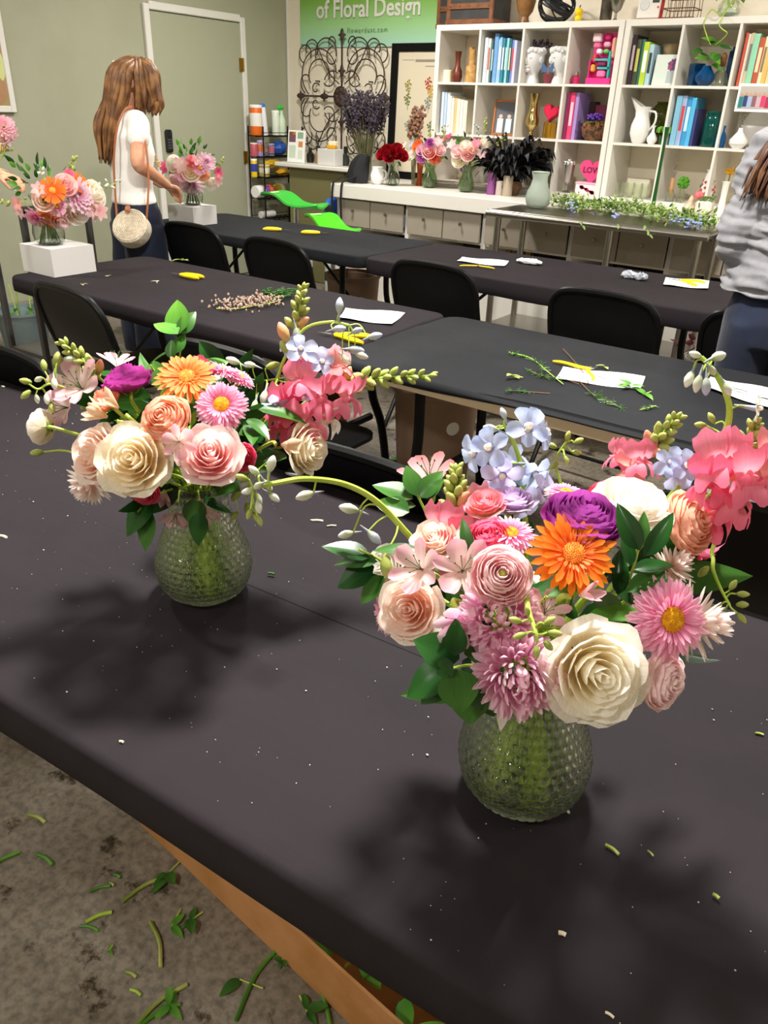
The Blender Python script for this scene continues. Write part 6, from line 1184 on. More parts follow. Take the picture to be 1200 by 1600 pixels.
# ================================================================ corner: olive cabinet with white shelf, wire rack
t = thing('olive_stand', 'olive painted stand with white overhanging top by the corner', 'stand', (-4.77, 5.72, 0)); MB().box((.02, .03, .485), (.62, .28, .965), bev=.004).build('body', mat('olive_paint', '#6f6b45', .7), t); MB().box((0, -.0, .985), (.84, .33, .034), bev=.006).build('top', m_lam, t)
zs = 1.003
t = thing('sign_holder', 'clear sign holder with a printed flyer on the olive stand', 'sign', (sx(462, 250, 5.63), 5.63, zs), R=rotm(0, 0, .1)@rotm(-.12, 0, 0)); MB().box((0, 0, .13), (.185, .004, .26)).build('flyer', m_paper, t, False); MB().box((0, -.02, .002), (.19, .06, .004)).build('foot', m_glassy, t, False)
for dx, dz, w_, h_, c in ((-.045, .205, .07, .08, '#7a4f58'), (-.045, .235, .07, .025, '#e0a04a'), (.04, .22, .06, .05, '#8fae8f'), (.045, .15, .045, .045, '#d08a4a'), (-.04, .09, .07, .1, '#c9d8c4'), (.045, .07, .05, .07, '#d5dfd0')): MB().box((dx, -.003, dz), (w_, .002, h_)).build('print_patch', cm(c, .6), t, False)
t = thing('white_carton', 'small white box with a yellow sticker on the olive stand', 'box', (sx(516, 250, 5.66), 5.66, zs)); MB().box((0, 0, .065), (.19, .12, .13), bev=.004).build('carton', m_box, t); MB().box((.02, -.0, .145), (.085, .05, .03), bev=.006).build('sticker_pack', cm('#d9a01e', .5), t); MB().box((.01, .03, .165), (.08, .05, .05), bev=.006).build('cream_tub', cm('#efe6cf', .5), t)
for px_, c, h_, lab in ((485, '#20201e', .12, 'dark round bottle between the flyer and the white box'), (497, '#9a7a5a', .14, 'small brown jar behind the white box'), (540, '#3a3f3a', .15, 'slim bottle with dark cap right of the white box')):
    t = thing('bottle', lab, 'bottle', (sx(px_, 246, 5.78), 5.78, zs)); MB().lathe([(0, 0), (.03, 0), (.035, .02), (.034, .07), (.015, .09), (.015, .1), (0, .1)], 16).build('glass', cm(c, .2), t); MB().cyl((0, 0, .1), .017, h_-.1, 12).build('cap', cm('#22221f', .4), t)
# wire rack
rk = thing('wire_rack', 'black wire rack of cleaning supplies beside the door', 'rack', (-5.35, 5.76, 0)); RXh, RYh = .09, .26
for a in (-1, 1):
    for b_ in (-1, 1): MB().tube([(a*RXh, b_*RYh, 0), (a*RXh, b_*RYh, 1.28)], .007, 6).build('post', m_black, rk)
RZ = (.3, .50, .68, .86, 1.03, 1.20)
for z in RZ:
    sh = MB().box((0, 0, z), (.012, 2*RYh, .01)).build('shelf', m_black, rk, False)
    for k in range(9): MB().tube([(-RXh, -RYh+2*RYh*k/8, z+.004), (RXh, -RYh+2*RYh*k/8, z+.004)], .003, 5).build('shelf_wire', m_black, sh)
    for a in (-1, 1): MB().tube([(a*RXh, -RYh, z+.03), (a*RXh, RYh, z+.03)], .003, 5).build('rail', m_black, sh); MB().tube([(a*RXh, -RYh, z), (a*RXh, RYh, z)], .004, 5).build('rail', m_black, sh)
def rackpt(px_, z): return (-5.355, atx(px_, 240, -5.355)[1], z+.008)
def can(px_, z, r, h_, body, cap, lab, name='canister', cat='container', lab_c=None, R=None, dx=0):
    p = rackpt(px_, z); t = thing(name, lab, cat, (p[0]+dx, p[1], p[2]), R=R); MB().lathe([(0, 0), (r*.95, 0), (r, .006), (r, h_*.9), (r*.9, h_*.94), (0, h_*.94)], 20).build('body', cm(body, .4), t); MB().lathe([(0, h_*.9), (r*1.02, h_*.9), (r*1.02, h_*.97), (r*.9, h_), (0, h_)], 20).build('lid', cm(cap, .4), t)
    if lab_c: MB().lathe([(r*1.005, h_*.3), (r*1.012, h_*.31), (r*1.012, h_*.72), (r*1.005, h_*.73)], 20).build('label_band', cm(lab_c, .5), t)
can(402, 1.2, .055, .24, '#e06a1e', '#eeeeea', 'orange and white wipes canister on top of the wire rack', lab_c='#e8e4dc'); can(415, 1.2, .03, .25, '#e9ecef', '#3a6fc0', 'white squeeze bottle leaning beside the orange canister', 'squeeze_bottle', 'bottle', R=rotm(.12, 0, 0))
t = thing('spray_bottle', 'clear spray bottle with bright green trigger', 'spray bottle', rackpt(441, 1.2)); MB().lathe([(0, 0), (.035, 0), (.037, .02), (.037, .12), (.014, .18), (.014, .2), (0, .2)], 18).build('bottle', cm('#cfe0c8', .15), t); MB().box((0, -.01, .225), (.03, .075, .035), bev=.01).box((0, -.03, .19), (.012, .012, .05)).build('trigger', cm('#2fc43a', .4), t)
can(432, 1.2, .035, .2, '#dfe8d8', '#f2f2f0', 'clear bottle of pale green liquid left of the spray bottle', 'liquid_bottle', 'bottle')
for i, (px_, z, r, h_, a, b_, lc, lab) in enumerate([(397, 1.03, .032, .11, '#b5555f', '#e9d2d2', None, 'red-brown tin on the second rack shelf'), (408, 1.03, .035, .13, '#b69ad6', '#e8dff0', '#d9743a', 'lilac tin on the second rack shelf'), (424, 1.03, .03, .1, '#7f7aa0', '#c9c4d8', '#c05a6a', 'small grey-violet tin on the second rack shelf'), (396, .86, .028, .15, '#e6c21e', '#eeeeee', '#2f3f9a', 'yellow and blue bottle on the third rack shelf'), (412, .86, .05, .10, '#c9b45a', '#efefe8', '#efe9d8', 'wide pale yellow tub on the third rack shelf')]): can(px_, z, r, h_, a, b_, lab, lab_c=lc)
for px_, z, c, lab, s in ((436, 1.03, '#1f4fa8', 'blue folded bag on the second rack shelf', (.11, .14, .12)), (425, .93, '#e0b31c', 'yellow bag of supplies on the third rack shelf', (.1, .16, .07)), (440, .86, '#d9a51c', 'yellow pouch at the right of the third rack shelf', (.1, .14, .06))):
    p = rackpt(px_, z); mb = MB().ball((0, 0, s[2]/2), (s[0]/2*1.2, s[1]/2*1.2, s[2]/2), 14, 10); v = mb.v[0]; v += rng.normal(0, .004, v.shape); mb.build('supply_bag', cm(c, .5), None, loc=p, label=lab, cat='bag')
for px_, c1, c2, lab in ((402, '#f0eeea', '#e0e0e0', 'white paper roll lying on the fourth rack shelf'), (416, '#7a4a9a', '#e0632a', 'purple and orange bag roll on the fourth rack shelf'), (434, '#d9b51c', '#efe6d0', 'yellow wrapped roll on the fourth rack shelf'), (450, '#8a9a8a', '#6a7a6a', 'grey-green roll end on the fourth rack shelf')):
    p = rackpt(px_, .68); t = thing('supply_roll', lab, 'roll', (p[0], p[1], p[2]+.055)); MB().lathe([(0, -.05), (.05, -.05), (.053, -.045), (.053, .045), (.05, .05), (0, .05)], 20, R=rotm(pi/2, 0, 0)).build('roll', cm(c1, .5), t); MB().lathe([(.0535, -.03), (.0545, -.028), (.0545, .01), (.0535, .012)], 20, R=rotm(pi/2, 0, 0)).build('label_band', cm(c2, .5), t)
p = rackpt(412, .50); MB().lathe([(0, -.09), (.03, -.09), (.032, -.08), (.032, .08), (.03, .09), (0, .09)], 18, R=rotm(pi/2, 0, 0)).build('supply_roll', m_box, None, loc=(p[0], p[1]+.02, p[2]+.032), label='thin white roll on the lowest visible rack shelf', cat='roll')
# ================================================================ lavender, counter flowers and ornaments
t = thing('glass_cylinder', 'tall clear vase holding the dried lavender', 'vase', (-4.22, 5.62, CT)); MB().lathe(hollow([(.045, 0), (.06, .18), (.085, .32)], .003)).build('glass', m_glassy, t)
spray('lavender_bunch', 'large bunch of dried purple lavender before the iron scroll', 'dried flowers', (-4.22, 5.62, CT+.012), 150, .62, .2, m_dry, m_lav, .011, 11, 5, (-.02, 0), .7)
spray('dried_hydrangea', 'bunch of brown dried flowers at the edge of the bookcase', 'dried flowers', (-3.80, 5.72, CT), 26, .55, .06, m_dry, mat('dried_brown', '#7a5340', .8, col2='#a07a64', scale=40), .016, 7, 6)
t = thing('camera_bag', 'black slouched bag on the white counter with straps hanging down', 'bag', (-4.14, 5.42, CT)); mb = MB(); ell_loft(mb, [(0, 0, 0, .10, .08), (0, 0, .08, .105, .085), (.015, 0, .15, .09, .06), (.05, 0, .2, .06, .03), (.07, 0, .215, .03, .015)], 9); mb.v[0] += rng.normal(0, .007, mb.v[0].shape); m_bagk = mat('black_fabric', '#17181b', .8); mb.build('bag_body', m_bagk, t)
for dx in (-.06, .03): MB().tube(smooth_path([(dx, -.06, .05), (dx, -.2, .03), (dx-.01, -.245, -.03), (dx-.01, -.24, -.3), (dx+.0, -.235, -.42)], 5), .012, 6, flat=.3).build('strap', m_bagk, t)
t = thing('blue_bag', 'blue and black bag hanging at the end of the white counter', 'bag', (-4.30, 5.28, .5)); mb = MB(); ell_loft(mb, [(0, 0, 0, .04, .07), (0, 0, .15, .05, .09), (0, 0, .26, .04, .08), (0, 0, .29, .01, .05)], 16); mb.build('bag_body', cm('#1f4fa8', .7), t); MB().box((.02, -.07, .12), (.08, .03, .25), bev=.012).build('black_panel', m_bagk, t); MB().tube(smooth_path([(0, 0, .28), (0, .0, .36), (.07, .0, .38)], 4), .008, 6).build('strap', m_bagk, t)
t = thing('white_jug', 'small white ceramic jug left of the red roses', 'jug', (-3.965, 5.45, CT)); MB().lathe(hollow([(.03, 0), (.055, .03), (.06, .07), (.045, .11), (.05, .13)])).build('jug', m_cer, t); MB().tube(smooth_path([(.045, 0, .11), (.08, 0, .1), (.08, 0, .06), (.056, 0, .04)]), .006, 7).build('handle', m_cer, t)
FV = [(.03, 0), (.05, .012), (.056, .04), (.05, .075), (.036, .11), (.034, .13), (.05, .165)]
def low_vase(A, lab, m, s=1.): 
    t = thing('glass_vase', lab, 'vase', A); MB().lathe([(r*s, z*s) for r, z in hollow(FV, .003)], 28).build('glass', m, t); st_ = MB()
    for k in range(14): a = k*2.4; st_.tube([(.035*s*math.cos(a), .035*s*math.sin(a), .008), (-.012*math.cos(a), -.012*math.sin(a), .15*s)], .0026, 5)
    st_.build('stems', m_stemd, t, kind='stuff'); return t
m_gvase = mat('green_vase_glass', '#b9cfa4', .06, trans=.9); m_cvase = mat('clear_vase_glass', '#eef2ee', .04, trans=1.)
# small flowers: few joined petals
def mini_mesh(kind, seed):
    mb = MB(); g = np.random.default_rng(seed)
    if kind == 'rose':
        i = 0
        for (Rk, zk, n, W, cu) in ((.15, .33, 3, 1.4, 0), (.34, .3, 4, 1.1, .04), (.55, .2, 5, 1., .14), (.78, .02, 6, .95, .3)):
            for k in range(n):
                i += 1; a0 = 2*pi*k/n+Rk*4
                def fn(u, v):
                    th = a0+u*W*(.4+.6*v); rr = Rk*(1-(1-v)**2.2)**.65+cu*max(0, v-.6)**2*2.2; return (rr*math.cos(th), rr*math.sin(th), -.75+(zk+.75)*v-cu*2*max(0, v-.72)**2-.1*abs(u)**2.6*v)
                mb.sheet(fn, 5, 5)
    elif kind == 'star':
        for k in range(6):
            a = k*pi/3; mb.sheet(lambda u, v: ((.05+.9*v)*math.cos(a)-u*.3*math.sin(pi*min(1, v*.9+.1))*math.sin(a), (.05+.9*v)*math.sin(a)+u*.3*math.sin(pi*min(1, v*.9+.1))*math.cos(a), .4*v-.2*v*v), 3, 4)
    else:
        n = {'daisy': 24, 'mum': 60}[kind]
        for k in range(n):
            a = k*2.39996; q = (k/n); L = .95 if kind == 'daisy' else .45+.55*q; t_ = (.1 if kind == 'daisy' else 1.2*(1-q)); w_ = .11
            mb.sheet(lambda u, v: ((.1+L*v*math.cos(t_))*math.cos(a)-u*w_*(.5+.5*v)*math.sin(a), (.1+L*v*math.cos(t_))*math.sin(a)+u*w_*(.5+.5*v)*math.cos(a), L*v*math.sin(t_)+.05), 2, 3)
    return mb.mesh('bloom', 'all')
MINI = {k: mini_mesh(k, 3) for k in ('rose', 'star', 'daisy', 'mum')}; MINI['eye'] = MB().ball((0, 0, .06), (.3, .3, .14), 8, 6).mesh('eye')
KN = {'rose': 'rose', 'star': 'lily-like bloom', 'daisy': 'gerbera', 'mum': 'chrysanthemum'}; KO = {'rose': 'rose', 'star': 'alstroemeria', 'daisy': 'gerbera', 'mum': 'chrysanthemum'}
CN = dict(cream='cream', white='white', blush='blush', pink='pink', rpink='soft pink', peach='peach', coral='coral', purple='purple', orange='orange', orange2='light orange', aster='bright pink', mum='lilac-pink', snap='rose-red', hot='hot pink', red='dark red', al1='pale pink', del1='blue', lil='lilac', snap2='salmon')
ORD = ['leftmost', 'second from left', 'third from left', 'fourth from left', 'fifth from left', 'sixth from left', 'seventh from left', 'rightmost']
def far_bouquet(A, where, items, rad, zc_, seed, leaves=30, grp=None, spikes=()):
    Bq = Bouquet(A, rad, zc_, seed); Bq.neck = Bq.A+[0, 0, .14]; g = Bq.g; labs = {}
    for it in sorted(items, key=lambda q: q[0]): labs.setdefault((it[4], it[3]), []).append(it)
    for (pal, kind), its in labs.items():
        for i, (x, y, r, _, _) in enumerate(its):
            p = Bq.surf(x, y); rr = Bq.world_r(p, r*(1.12 if kind == 'daisy' else 1.38)); nn = _n(_n((p-Bq.C)/Bq.rad)+np.array(camvec(0, .25, .9))*.8)
            lab = f"{'' if len(its) == 1 else ORD[i]+' ' if len(its) > 2 else ('left ' if i == 0 else 'right ')}{CN[pal]} {KN[kind]} in {where}"
            t = thing(KO[kind], lab, 'flower', p, R=frame(nn, (0, 0, 1), g.uniform(0, 6)), group=grp); obj('bloom', MINI[kind], PM[pal], t, sc=rr)
            if kind == 'daisy': obj('eye', MINI['eye'], m_yc if pal == 'aster' else m_oc, t, sc=rr)
            Rt = np.array(t.rotation_quaternion.to_matrix()); e = Bq.neck+g.normal(0, .01, 3); MB().tube([(q-p)@Rt for q in smooth_path([p-nn*rr*.6, (p+e)/2-[0, 0, .01], e], 4)], .002, 5).build('stem', m_stem, t)
    f = thing('greenery_filling', f'green leaves and buds filling {where}', 'foliage', Bq.C)
    for i in range(leaves):
        d_ = _n(g.normal(0, 1, 3)+[0, 0, .5]); p = d_*Bq.rad*g.uniform(.3, .95); obj('leaf', LEAFV[i % 3], [m_leafd, m_leafm, m_leaf][i % 3], f, loc=p, R=frame(_n(np.cross(d_, g.normal(0, 1, 3))), d_), sc=g.uniform(.03, .055))
    for (x0, y0, x1, y1, m) in spikes:
        a, b_ = Bq.mid(x0, y0), Bq.mid(x1, y1); MB().tube(smooth_path([Bq.neck-Bq.C, (a-Bq.C), (b_-Bq.C)], 4), .0016, 5).build('stem', m_stem, f)
        for k in range(9):
            q = a+(b_-a)*(k+1)/9+g.normal(0, .009, 3); obj('bud', BUD, m, f, loc=q-Bq.C, R=frame(_n(g.normal(0, 1, 3)+[0, 0, .6]))@rotm(0, -pi/2, 0), sc=g.uniform(.018, .028))
    return Bq
def card_box(x0, y0, x1, y1, zt, lab):
    """low white carton standing on a table"""
    t = thing('flower_box', lab, 'box', ((x0+x1)/2, (y0+y1)/2, TZ)); w_, d_, h_ = x1-x0, y1-y0, zt
    for s in (-1, 1): MB().box((s*(w_/2-.002), 0, h_/2), (.004, d_, h_)).build('side', m_box, t, False); MB().box((0, s*(d_/2-.002), h_/2), (w_-.008, .004, h_)).build('front', m_box, t, False)
    MB().box((0, 0, .003), (w_-.008, d_-.008, .006)).build('bottom', m_box, t, False); MB().box((0, 0, h_-.003), (w_-.008, d_-.008, .005)).build('lid', m_box, t, False); return t
card_box(-3.42, 1.985, -3.185, 2.20, .118, 'white carton under the bouquet with orange gerberas'); card_box(-4.25, 3.53, -4.01, 3.73, .112, 'white carton under the bouquet the woman touches')
q1 = np.array([-3.31, 2.07, TZ+.118]); q2 = np.array([-4.12, 3.63, TZ+.112])
low_vase(q1, 'flared glass vase on the nearer white carton', m_cvase, 1.25); low_vase(q2, 'glass vase on the carton the woman touches', m_cvase, 1.25)
far_bouquet(q1, 'the bouquet with orange gerberas', [(82, 298, 17, 'daisy', 'orange'), (122, 286, 15, 'daisy', 'orange'), (74, 340, 16, 'daisy', 'orange'), (103, 288, 15, 'rose', 'pink'), (68, 312, 15, 'rose', 'blush'), (88, 322, 13, 'daisy', 'aster'), (120, 306, 20, 'mum', 'mum'), (150, 302, 18, 'rose', 'cream'), (123, 330, 19, 'rose', 'white'), (108, 338, 12, 'rose', 'blush'), (95, 346, 13, 'rose', 'rpink'), (56, 338, 12, 'mum', 'aster'), (145, 328, 14, 'star', 'al1'), (156, 330, 12, 'star', 'pink'), (28, 318, 10, 'star', 'snap2'), (32, 330, 10, 'star', 'al1'), (60, 296, 10, 'star', 'al1'), (108, 272, 8, 'star', 'hot'), (92, 305, 9, 'star', 'hot'), (138, 318, 12, 'mum', 'mum')], (.17, .15, .11), .245, 41, 46, 'flowers of the gerbera bouquet', [(108, 285, 120, 245, m_bud), (40, 315, 2, 318, m_bud), (70, 290, 68, 268, m_budw), (150, 300, 182, 285, m_budw)])
far_bouquet(q2, 'the bouquet the woman touches', [(298, 268, 13, 'rose', 'cream'), (285, 273, 9, 'daisy', 'aster'), (300, 286, 15, 'mum', 'mum'), (270, 255, 11, 'rose', 'white'), (272, 282, 9, 'rose', 'rpink'), (312, 262, 10, 'daisy', 'aster'), (318, 273, 9, 'rose', 'peach'), (332, 288, 9, 'rose', 'white'), (283, 258, 11, 'star', 'al1'), (322, 254, 11, 'mum', 'mum'), (340, 270, 9, 'star', 'hot'), (258, 262, 9, 'star', 'hot'), (300, 253, 9, 'rose', 'snap2'), (340, 282, 8, 'star', 'pink'), (276, 268, 8, 'star', 'al1'), (308, 250, 8, 'star', 'al1')], (.19, .16, .12), .26, 43, 44, 'flowers of the bouquet by the woman', [(255, 262, 240, 248, m_budp), (335, 270, 348, 250, m_bud)])
# flowers held by the person at the left edge
hp = aty(2, 240, 2.18); far_bouquet(np.array([hp[0], hp[1], hp[2]-.15]), 'the bunch held at the left edge', [(6, 200, 14, 'mum', 'al1'), (16, 208, 10, 'star', 'al1'), (2, 212, 10, 'rose', 'cream'), (10, 218, 9, 'star', 'mum')], (.07, .07, .06), .24, 45, 14, 'flowers held at the left edge', [(8, 222, 14, 236, m_bud)])
# counter vases
pr_ = np.array([-3.83, 5.47, CT]); low_vase(pr_, 'clear glass vase of dark red roses on the counter', m_cvase, 1.05)
far_bouquet(pr_, 'the vase of dark red roses', [(596, 240, 9, 'rose', 'red'), (608, 243, 9, 'rose', 'red'), (620, 238, 10, 'rose', 'red'), (603, 233, 9, 'rose', 'red'), (622, 229, 9, 'rose', 'red'), (630, 243, 8, 'rose', 'red')], (.12, .1, .07), .22, 46, 8, 'dark red roses')
pa_ = np.array([-3.55, 5.58, CT]); low_vase(pa_, 'green glass vase of mixed roses next to the dark red roses', m_gvase, 1.1)
far_bouquet(pa_, 'the mixed bouquet next to the dark red roses', [(641, 240, 9, 'rose', 'white'), (651, 226, 8, 'rose', 'orange2'), (670, 236, 10, 'rose', 'pink'), (658, 233, 8, 'rose', 'mum'), (680, 246, 9, 'rose', 'coral'), (672, 224, 6, 'mum', 'purple'), (644, 226, 6, 'star', 'del1'), (660, 246, 7, 'mum', 'purple'), (688, 234, 8, 'rose', 'rpink'), (684, 222, 8, 'star', 'al1'), (632, 228, 6, 'star', 'cream')], (.15, .12, .1), .27, 47, 30, 'flowers of the left counter bouquet', [(668, 225, 672, 205, m_bud), (690, 220, 697, 198, m_budp)])
vase('amber_vase', 'slim orange glass vase behind the green counter vase', 'vase', hollow([(.03, 0), (.02, .05), (.022, .12), (.03, .17)], .003), mat('amber_glass', '#c9602a', .1, trans=.5), (sx(655, 290, 5.66), 5.66, CT))
pb_ = np.array([-3.18, 5.52, CT]); low_vase(pb_, 'green glass vase of pink and cream roses before the bookcase', m_gvase, 1.1)
far_bouquet(pb_, 'the pink and cream bouquet before the bookcase', [(716, 250, 10, 'rose', 'cream'), (731, 240, 10, 'rose', 'pink'), (714, 236, 9, 'rose', 'rpink'), (727, 227, 8, 'rose', 'white'), (760, 224, 9, 'rose', 'cream'), (768, 238, 8, 'star', 'snap'), (765, 245, 8, 'star', 'hot'), (744, 224, 7, 'star', 'snap'), (706, 226, 8, 'star', 'al1'), (700, 215, 8, 'star', 'hot'), (726, 262, 6, 'mum', 'purple'), (752, 240, 7, 'star', 'al1'), (740, 232, 7, 'rose', 'blush')], (.18, .13, .11), .28, 48, 34, 'flowers of the right counter bouquet', [(695, 215, 693, 200, m_bud), (755, 210, 758, 185, m_bud), (748, 215, 742, 195, m_budb), (775, 225, 788, 215, m_bud)])
for px_, c, h_, r_, lab in ((767, '#8a4a86', .15, .034, 'purple pillar candle on the counter'), (780, '#b9aca4', .10, .03, 'pale grey votive candle right of the purple candle'), (792, '#a89a86', .14, .036, 'grey-beige wooden candle block beside the black feathers')):
    vase('pillar_candle', lab, 'candle', [(0, 0), (r_, 0), (r_, h_-.006), (r_*.9, h_), (r_*.7, h_-.008), (0, h_-.01)], cm(c, .5), (sx(px_, 303, 5.52), 5.52, CT), 18)
t = thing('wooden_tray', 'low grey wooden riser along the counter behind the vases', 'riser', (-3.3, 5.70, CT)); MB().box((0, 0, .045), (.9, .07, .012)).build('board', cm('#8f8372', .7), t, False); MB().box((-.44, 0, .02), (.02, .07, .04)).build('foot', cm('#8f8372', .7), t, False); MB().box((.44, 0, .02), (.02, .07, .04)).build('foot', cm('#8f8372', .7), t, False)
t = thing('feather_mass', 'big mass of black feathers on the counter', 'feathers', (-2.86, 5.6, CT)); fe = MB(); MB().lathe(hollow([(.07, 0), (.1, .06), (.09, .1)])).build('basket', mat('dark_basket', '#4a3420', .7, col2='#6a4a2a', scale=60), t)
for i in range(230):
    a = rng.uniform(0, 2*pi); q = rng.uniform(.3, 1); b0 = np.array([.06*math.cos(a), .05*math.sin(a), .09]); e = b0+np.array([.26*q*math.cos(a), .14*q*math.sin(a), rng.uniform(.05, .32)*(1.2-.5*q)]); dr = np.array([.04*math.cos(a), .03*math.sin(a), -.05]); sd = _n(np.cross(e-b0, [0, 0, 1]))+rng.normal(0, .4, 3); sd = _n(sd)
    P = smooth_path([b0, (b0+e)/2+[0, 0, .05], e, e+dr], 3); w_ = .022
    fe.sheet(lambda u, v: P[min(len(P)-1, int(v*(len(P)-1)+.5))]+sd*u*w_*math.sin(pi*min(.98, max(.1, v))), 3, len(P))
fe.build('feathers', mat('black_feather', '#0c0c0e', .55), t, kind='stuff')
# frosted empty vase on the steel table, garland
m_frost = mat('frosted_green_glass', '#e4efe6', .2, trans=.75)
t = thing('hobnail_vase', 'empty frosted green hobnail vase on the steel worktable', 'vase', (-2.36, 5.06, .902)); obj('glass', VASE_ME, m_frost, t, sc=1.08)
gl = thing('leaf_garland', 'trailing garland of small green leaves along the steel worktable', 'garland', (-1.8, 5.0, .905)); gp = [atz(x, y, .925)-np.array(gl.location) for x, y in ((872, 318), (905, 322), (940, 328), (975, 326), (1010, 334), (1045, 342), (1075, 346), (1112, 352))]
GP = smooth_path(gp, 8); GP[:, 2] = .012+.01*np.sin(np.arange(len(GP))); MB().tube(GP, .003, 5).build('vine', m_stem, gl); GL = petal_mat('garland_leaf', '#7f9f4a', '#a8bd74', transl=.25)
for i in range(295):
    p = GP[i*len(GP)//295]+rng.normal(0, 1, 3)*[.035, .055, .02]+[0, 0, .03]; p[2] = max(p[2], .006); p[1] = max(p[1], -.265); d_ = _n(rng.normal(0, 1, 3)*[1, 1, .5]); obj('leaf', LEAFV[i % 3], [GL, m_leaf, GL, m_leafm][i % 4], gl, loc=p, R=frame(_n(np.cross(d_, rng.normal(0, 1, 3)*[1, 1, .2])), d_), sc=rng.uniform(.028, .05))
gm = MB()
for i in range(1500):
    p = GP[rng.integers(len(GP))]+rng.normal(0, 1, 3)*[.035, .055, 0]+[0, 0, rng.uniform(.004, .03)+.045*rng.random()**2]; p[1] = max(p[1], -.25); a = rng.uniform(0, 6.28); L_ = rng.uniform(.018, .036); z_ = rng.normal(0, 1.2)
    gm.sheet(lambda u, v: p+np.array([L_*v*math.cos(a)-u*L_*.3*math.sin(pi*v*.95+.1)*math.sin(a), L_*v*math.sin(a)+u*L_*.3*math.sin(pi*v*.95+.1)*math.cos(a), .012*v*z_+.006*v]), 3, 4)
gm.build('small_leaves', GL, gl, kind='stuff')
for (x, y) in ((905, 345), (910, 352), (965, 350), (1012, 360), (1014, 366), (1008, 352)):
    p = aty(x, y, 4.67)-np.array(gl.location); obj('leaf', LEAFV[0], GL, gl, loc=p, R=frame(camvec(.2, .3, 1), camvec(rng.normal(0, .5), -1, 0)), sc=.035)
for (x, y) in ((892, 325), (1055, 345), (1070, 345), (960, 338), (1076, 350), (1092, 352)):
    p = atz(x, y, .93); t = thing('hydrangea_floret', f'small pale blue flower cluster in the garland, {["left", "right of centre", "near the right end", "middle", "low right", "far right"][[892, 1055, 1070, 960, 1076, 1092].index(x)]}', 'flower', p, group='blue flowers in the garland'); mb = MB()
    for k in range(14): mb.ball(rng.normal(0, .014, 3)+[0, 0, .006], (.009, .009, .006), 6, 4)
    mb.build('florets', PM['del1'], t, kind='stuff')
# ================================================================ green chairs
m_gch = mat('lime_plastic', '#36a838', .35)
def green_chair(loc, rz, lab, m):
    """low-backed moulded shell on a chrome column; back at -x, seat towards +x"""
    t = thing('moulded_chair', lab, 'chair', loc, rz); pf = smooth_path([(-.25, 0, .845), (-.2, 0, .865), (-.1, 0, .86), (-.03, 0, .83), (.04, 0, .79), (.14, 0, .775), (.24, 0, .785), (.3, 0, .79)], 4)
    def sh(u, v):
        k = v*(len(pf)-1); i_ = min(len(pf)-2, int(k)); p = pf[i_]+(pf[i_+1]-pf[i_])*(k-i_); w_ = .11*(1-.35*abs(2*v-1)**4); return (p[0], -u*w_, p[2]+.03*u*u*v)
    MB().sheet(sh, 11, 25, .014).build('shell', m, t); MB().box((-.12, -.05, .868), (.025, .09, .008), bev=.003).build('handle_slot', cm('#c9f0a8', .5), t)
    MB().tube([(.05, 0, .12), (.05, 0, .765)], .022, 12).build('column', m_chrome, t)
    for k in range(5): a = k*1.2566; MB().tube([(.05, 0, .12), (.05+.26*math.cos(a), .26*math.sin(a), .06)], .016, 8).build('foot', m_chrome, t); MB().ball((.05+.26*math.cos(a), .26*math.sin(a), .03), .028, 10, 7).build('caster', m_blackp, t)
green_chair((-4.30, 4.78, -.015), .05, 'bright green moulded chair nearer the wire rack', m_gch); green_chair((-3.78, 4.62, -.12), -.35, 'lime green moulded chair nearer the white counter', mat('lime_plastic_bright', '#48b81e', .35))
# ================================================================ under the counter
vx = lambda px_, py_, Y: aty(px_, py_, Y)
t = thing('plastic_bag', 'crumpled clear and blue plastic bag in an open bay under the counter', 'bag', (-3.75, 5.42, .595)); mb = MB().ball((0, 0, .07), (.2, .12, .075), 26, 16); v = mb.v[0]; v += rng.normal(0, .008, v.shape); mb.build('bag', mat('plastic_film', '#c9cfdb', .25, col2='#9fb0d6', scale=9), t, False)
t = thing('fan_basket', 'woven fan-shaped basket under the counter', 'basket', (-3.42, 5.4, .597), rz=.2)
for k in range(7): a = -.9+.3*k; MB().box((.07*math.sin(a), 0, .08*math.cos(a)+.005), (.03, .015, .15), R=rotm(0, a, 0)).build('slat', mat('basket_slat', '#8a6f4a', .7), t, False)
for px_, py_, lab in ((795, 395, 'gold turned candlestick under the steel table, left one'), (826, 392, 'gold turned candlestick under the steel table, right one')):
    p = vx(px_, py_, 5.4); t = thing('candlestick', lab, 'candlestick', (p[0], 5.4, .369)); MB().lathe([(0, 0), (.05, 0), (.05, .015), (.02, .04), (.028, .08), (.016, .11), (.026, .15), (.018, .19), (.04, .21), (.04, .22), (0, .22)], 20).build('stick', mat('antique_gold', '#8a6a2a', .4, .7), t)
for px_, w_, h_, c, lab in ((895, .17, .12, '#b9b9a8', 'round clear glass bowl under the steel table'), (935, .13, .12, '#a9a898', 'small glass bowl right of the round bowl under the steel table')):
    p = vx(px_, 400, 5.35); vase('glass_bowl', lab, 'bowl', hollow([(.04, 0), (w_/2, .04), (w_/2*1.05, .08), (w_/2*.8, h_)], .003), m_glassy, (p[0], 5.35, .369))
p = vx(970, 402, 5.4); t = thing('gift_tag', 'grey tag-shaped board under the steel table', 'board', (p[0], 5.42, .369)); MB().poly([(-.05, 0), (.05, 0), (.05, .13), (.02, .17), (-.02, .17), (-.05, .13)], rotm(pi/2, 0, 0), (0, 0, 0), .01).build('board', cm('#7d7a74', .6), t, False); MB().lathe([(.006, 0), (.01, .001), (.006, .002)], 12, (0, -.011, .145), rotm(pi/2, 0, 0)).build('eyelet', m_steel, t)
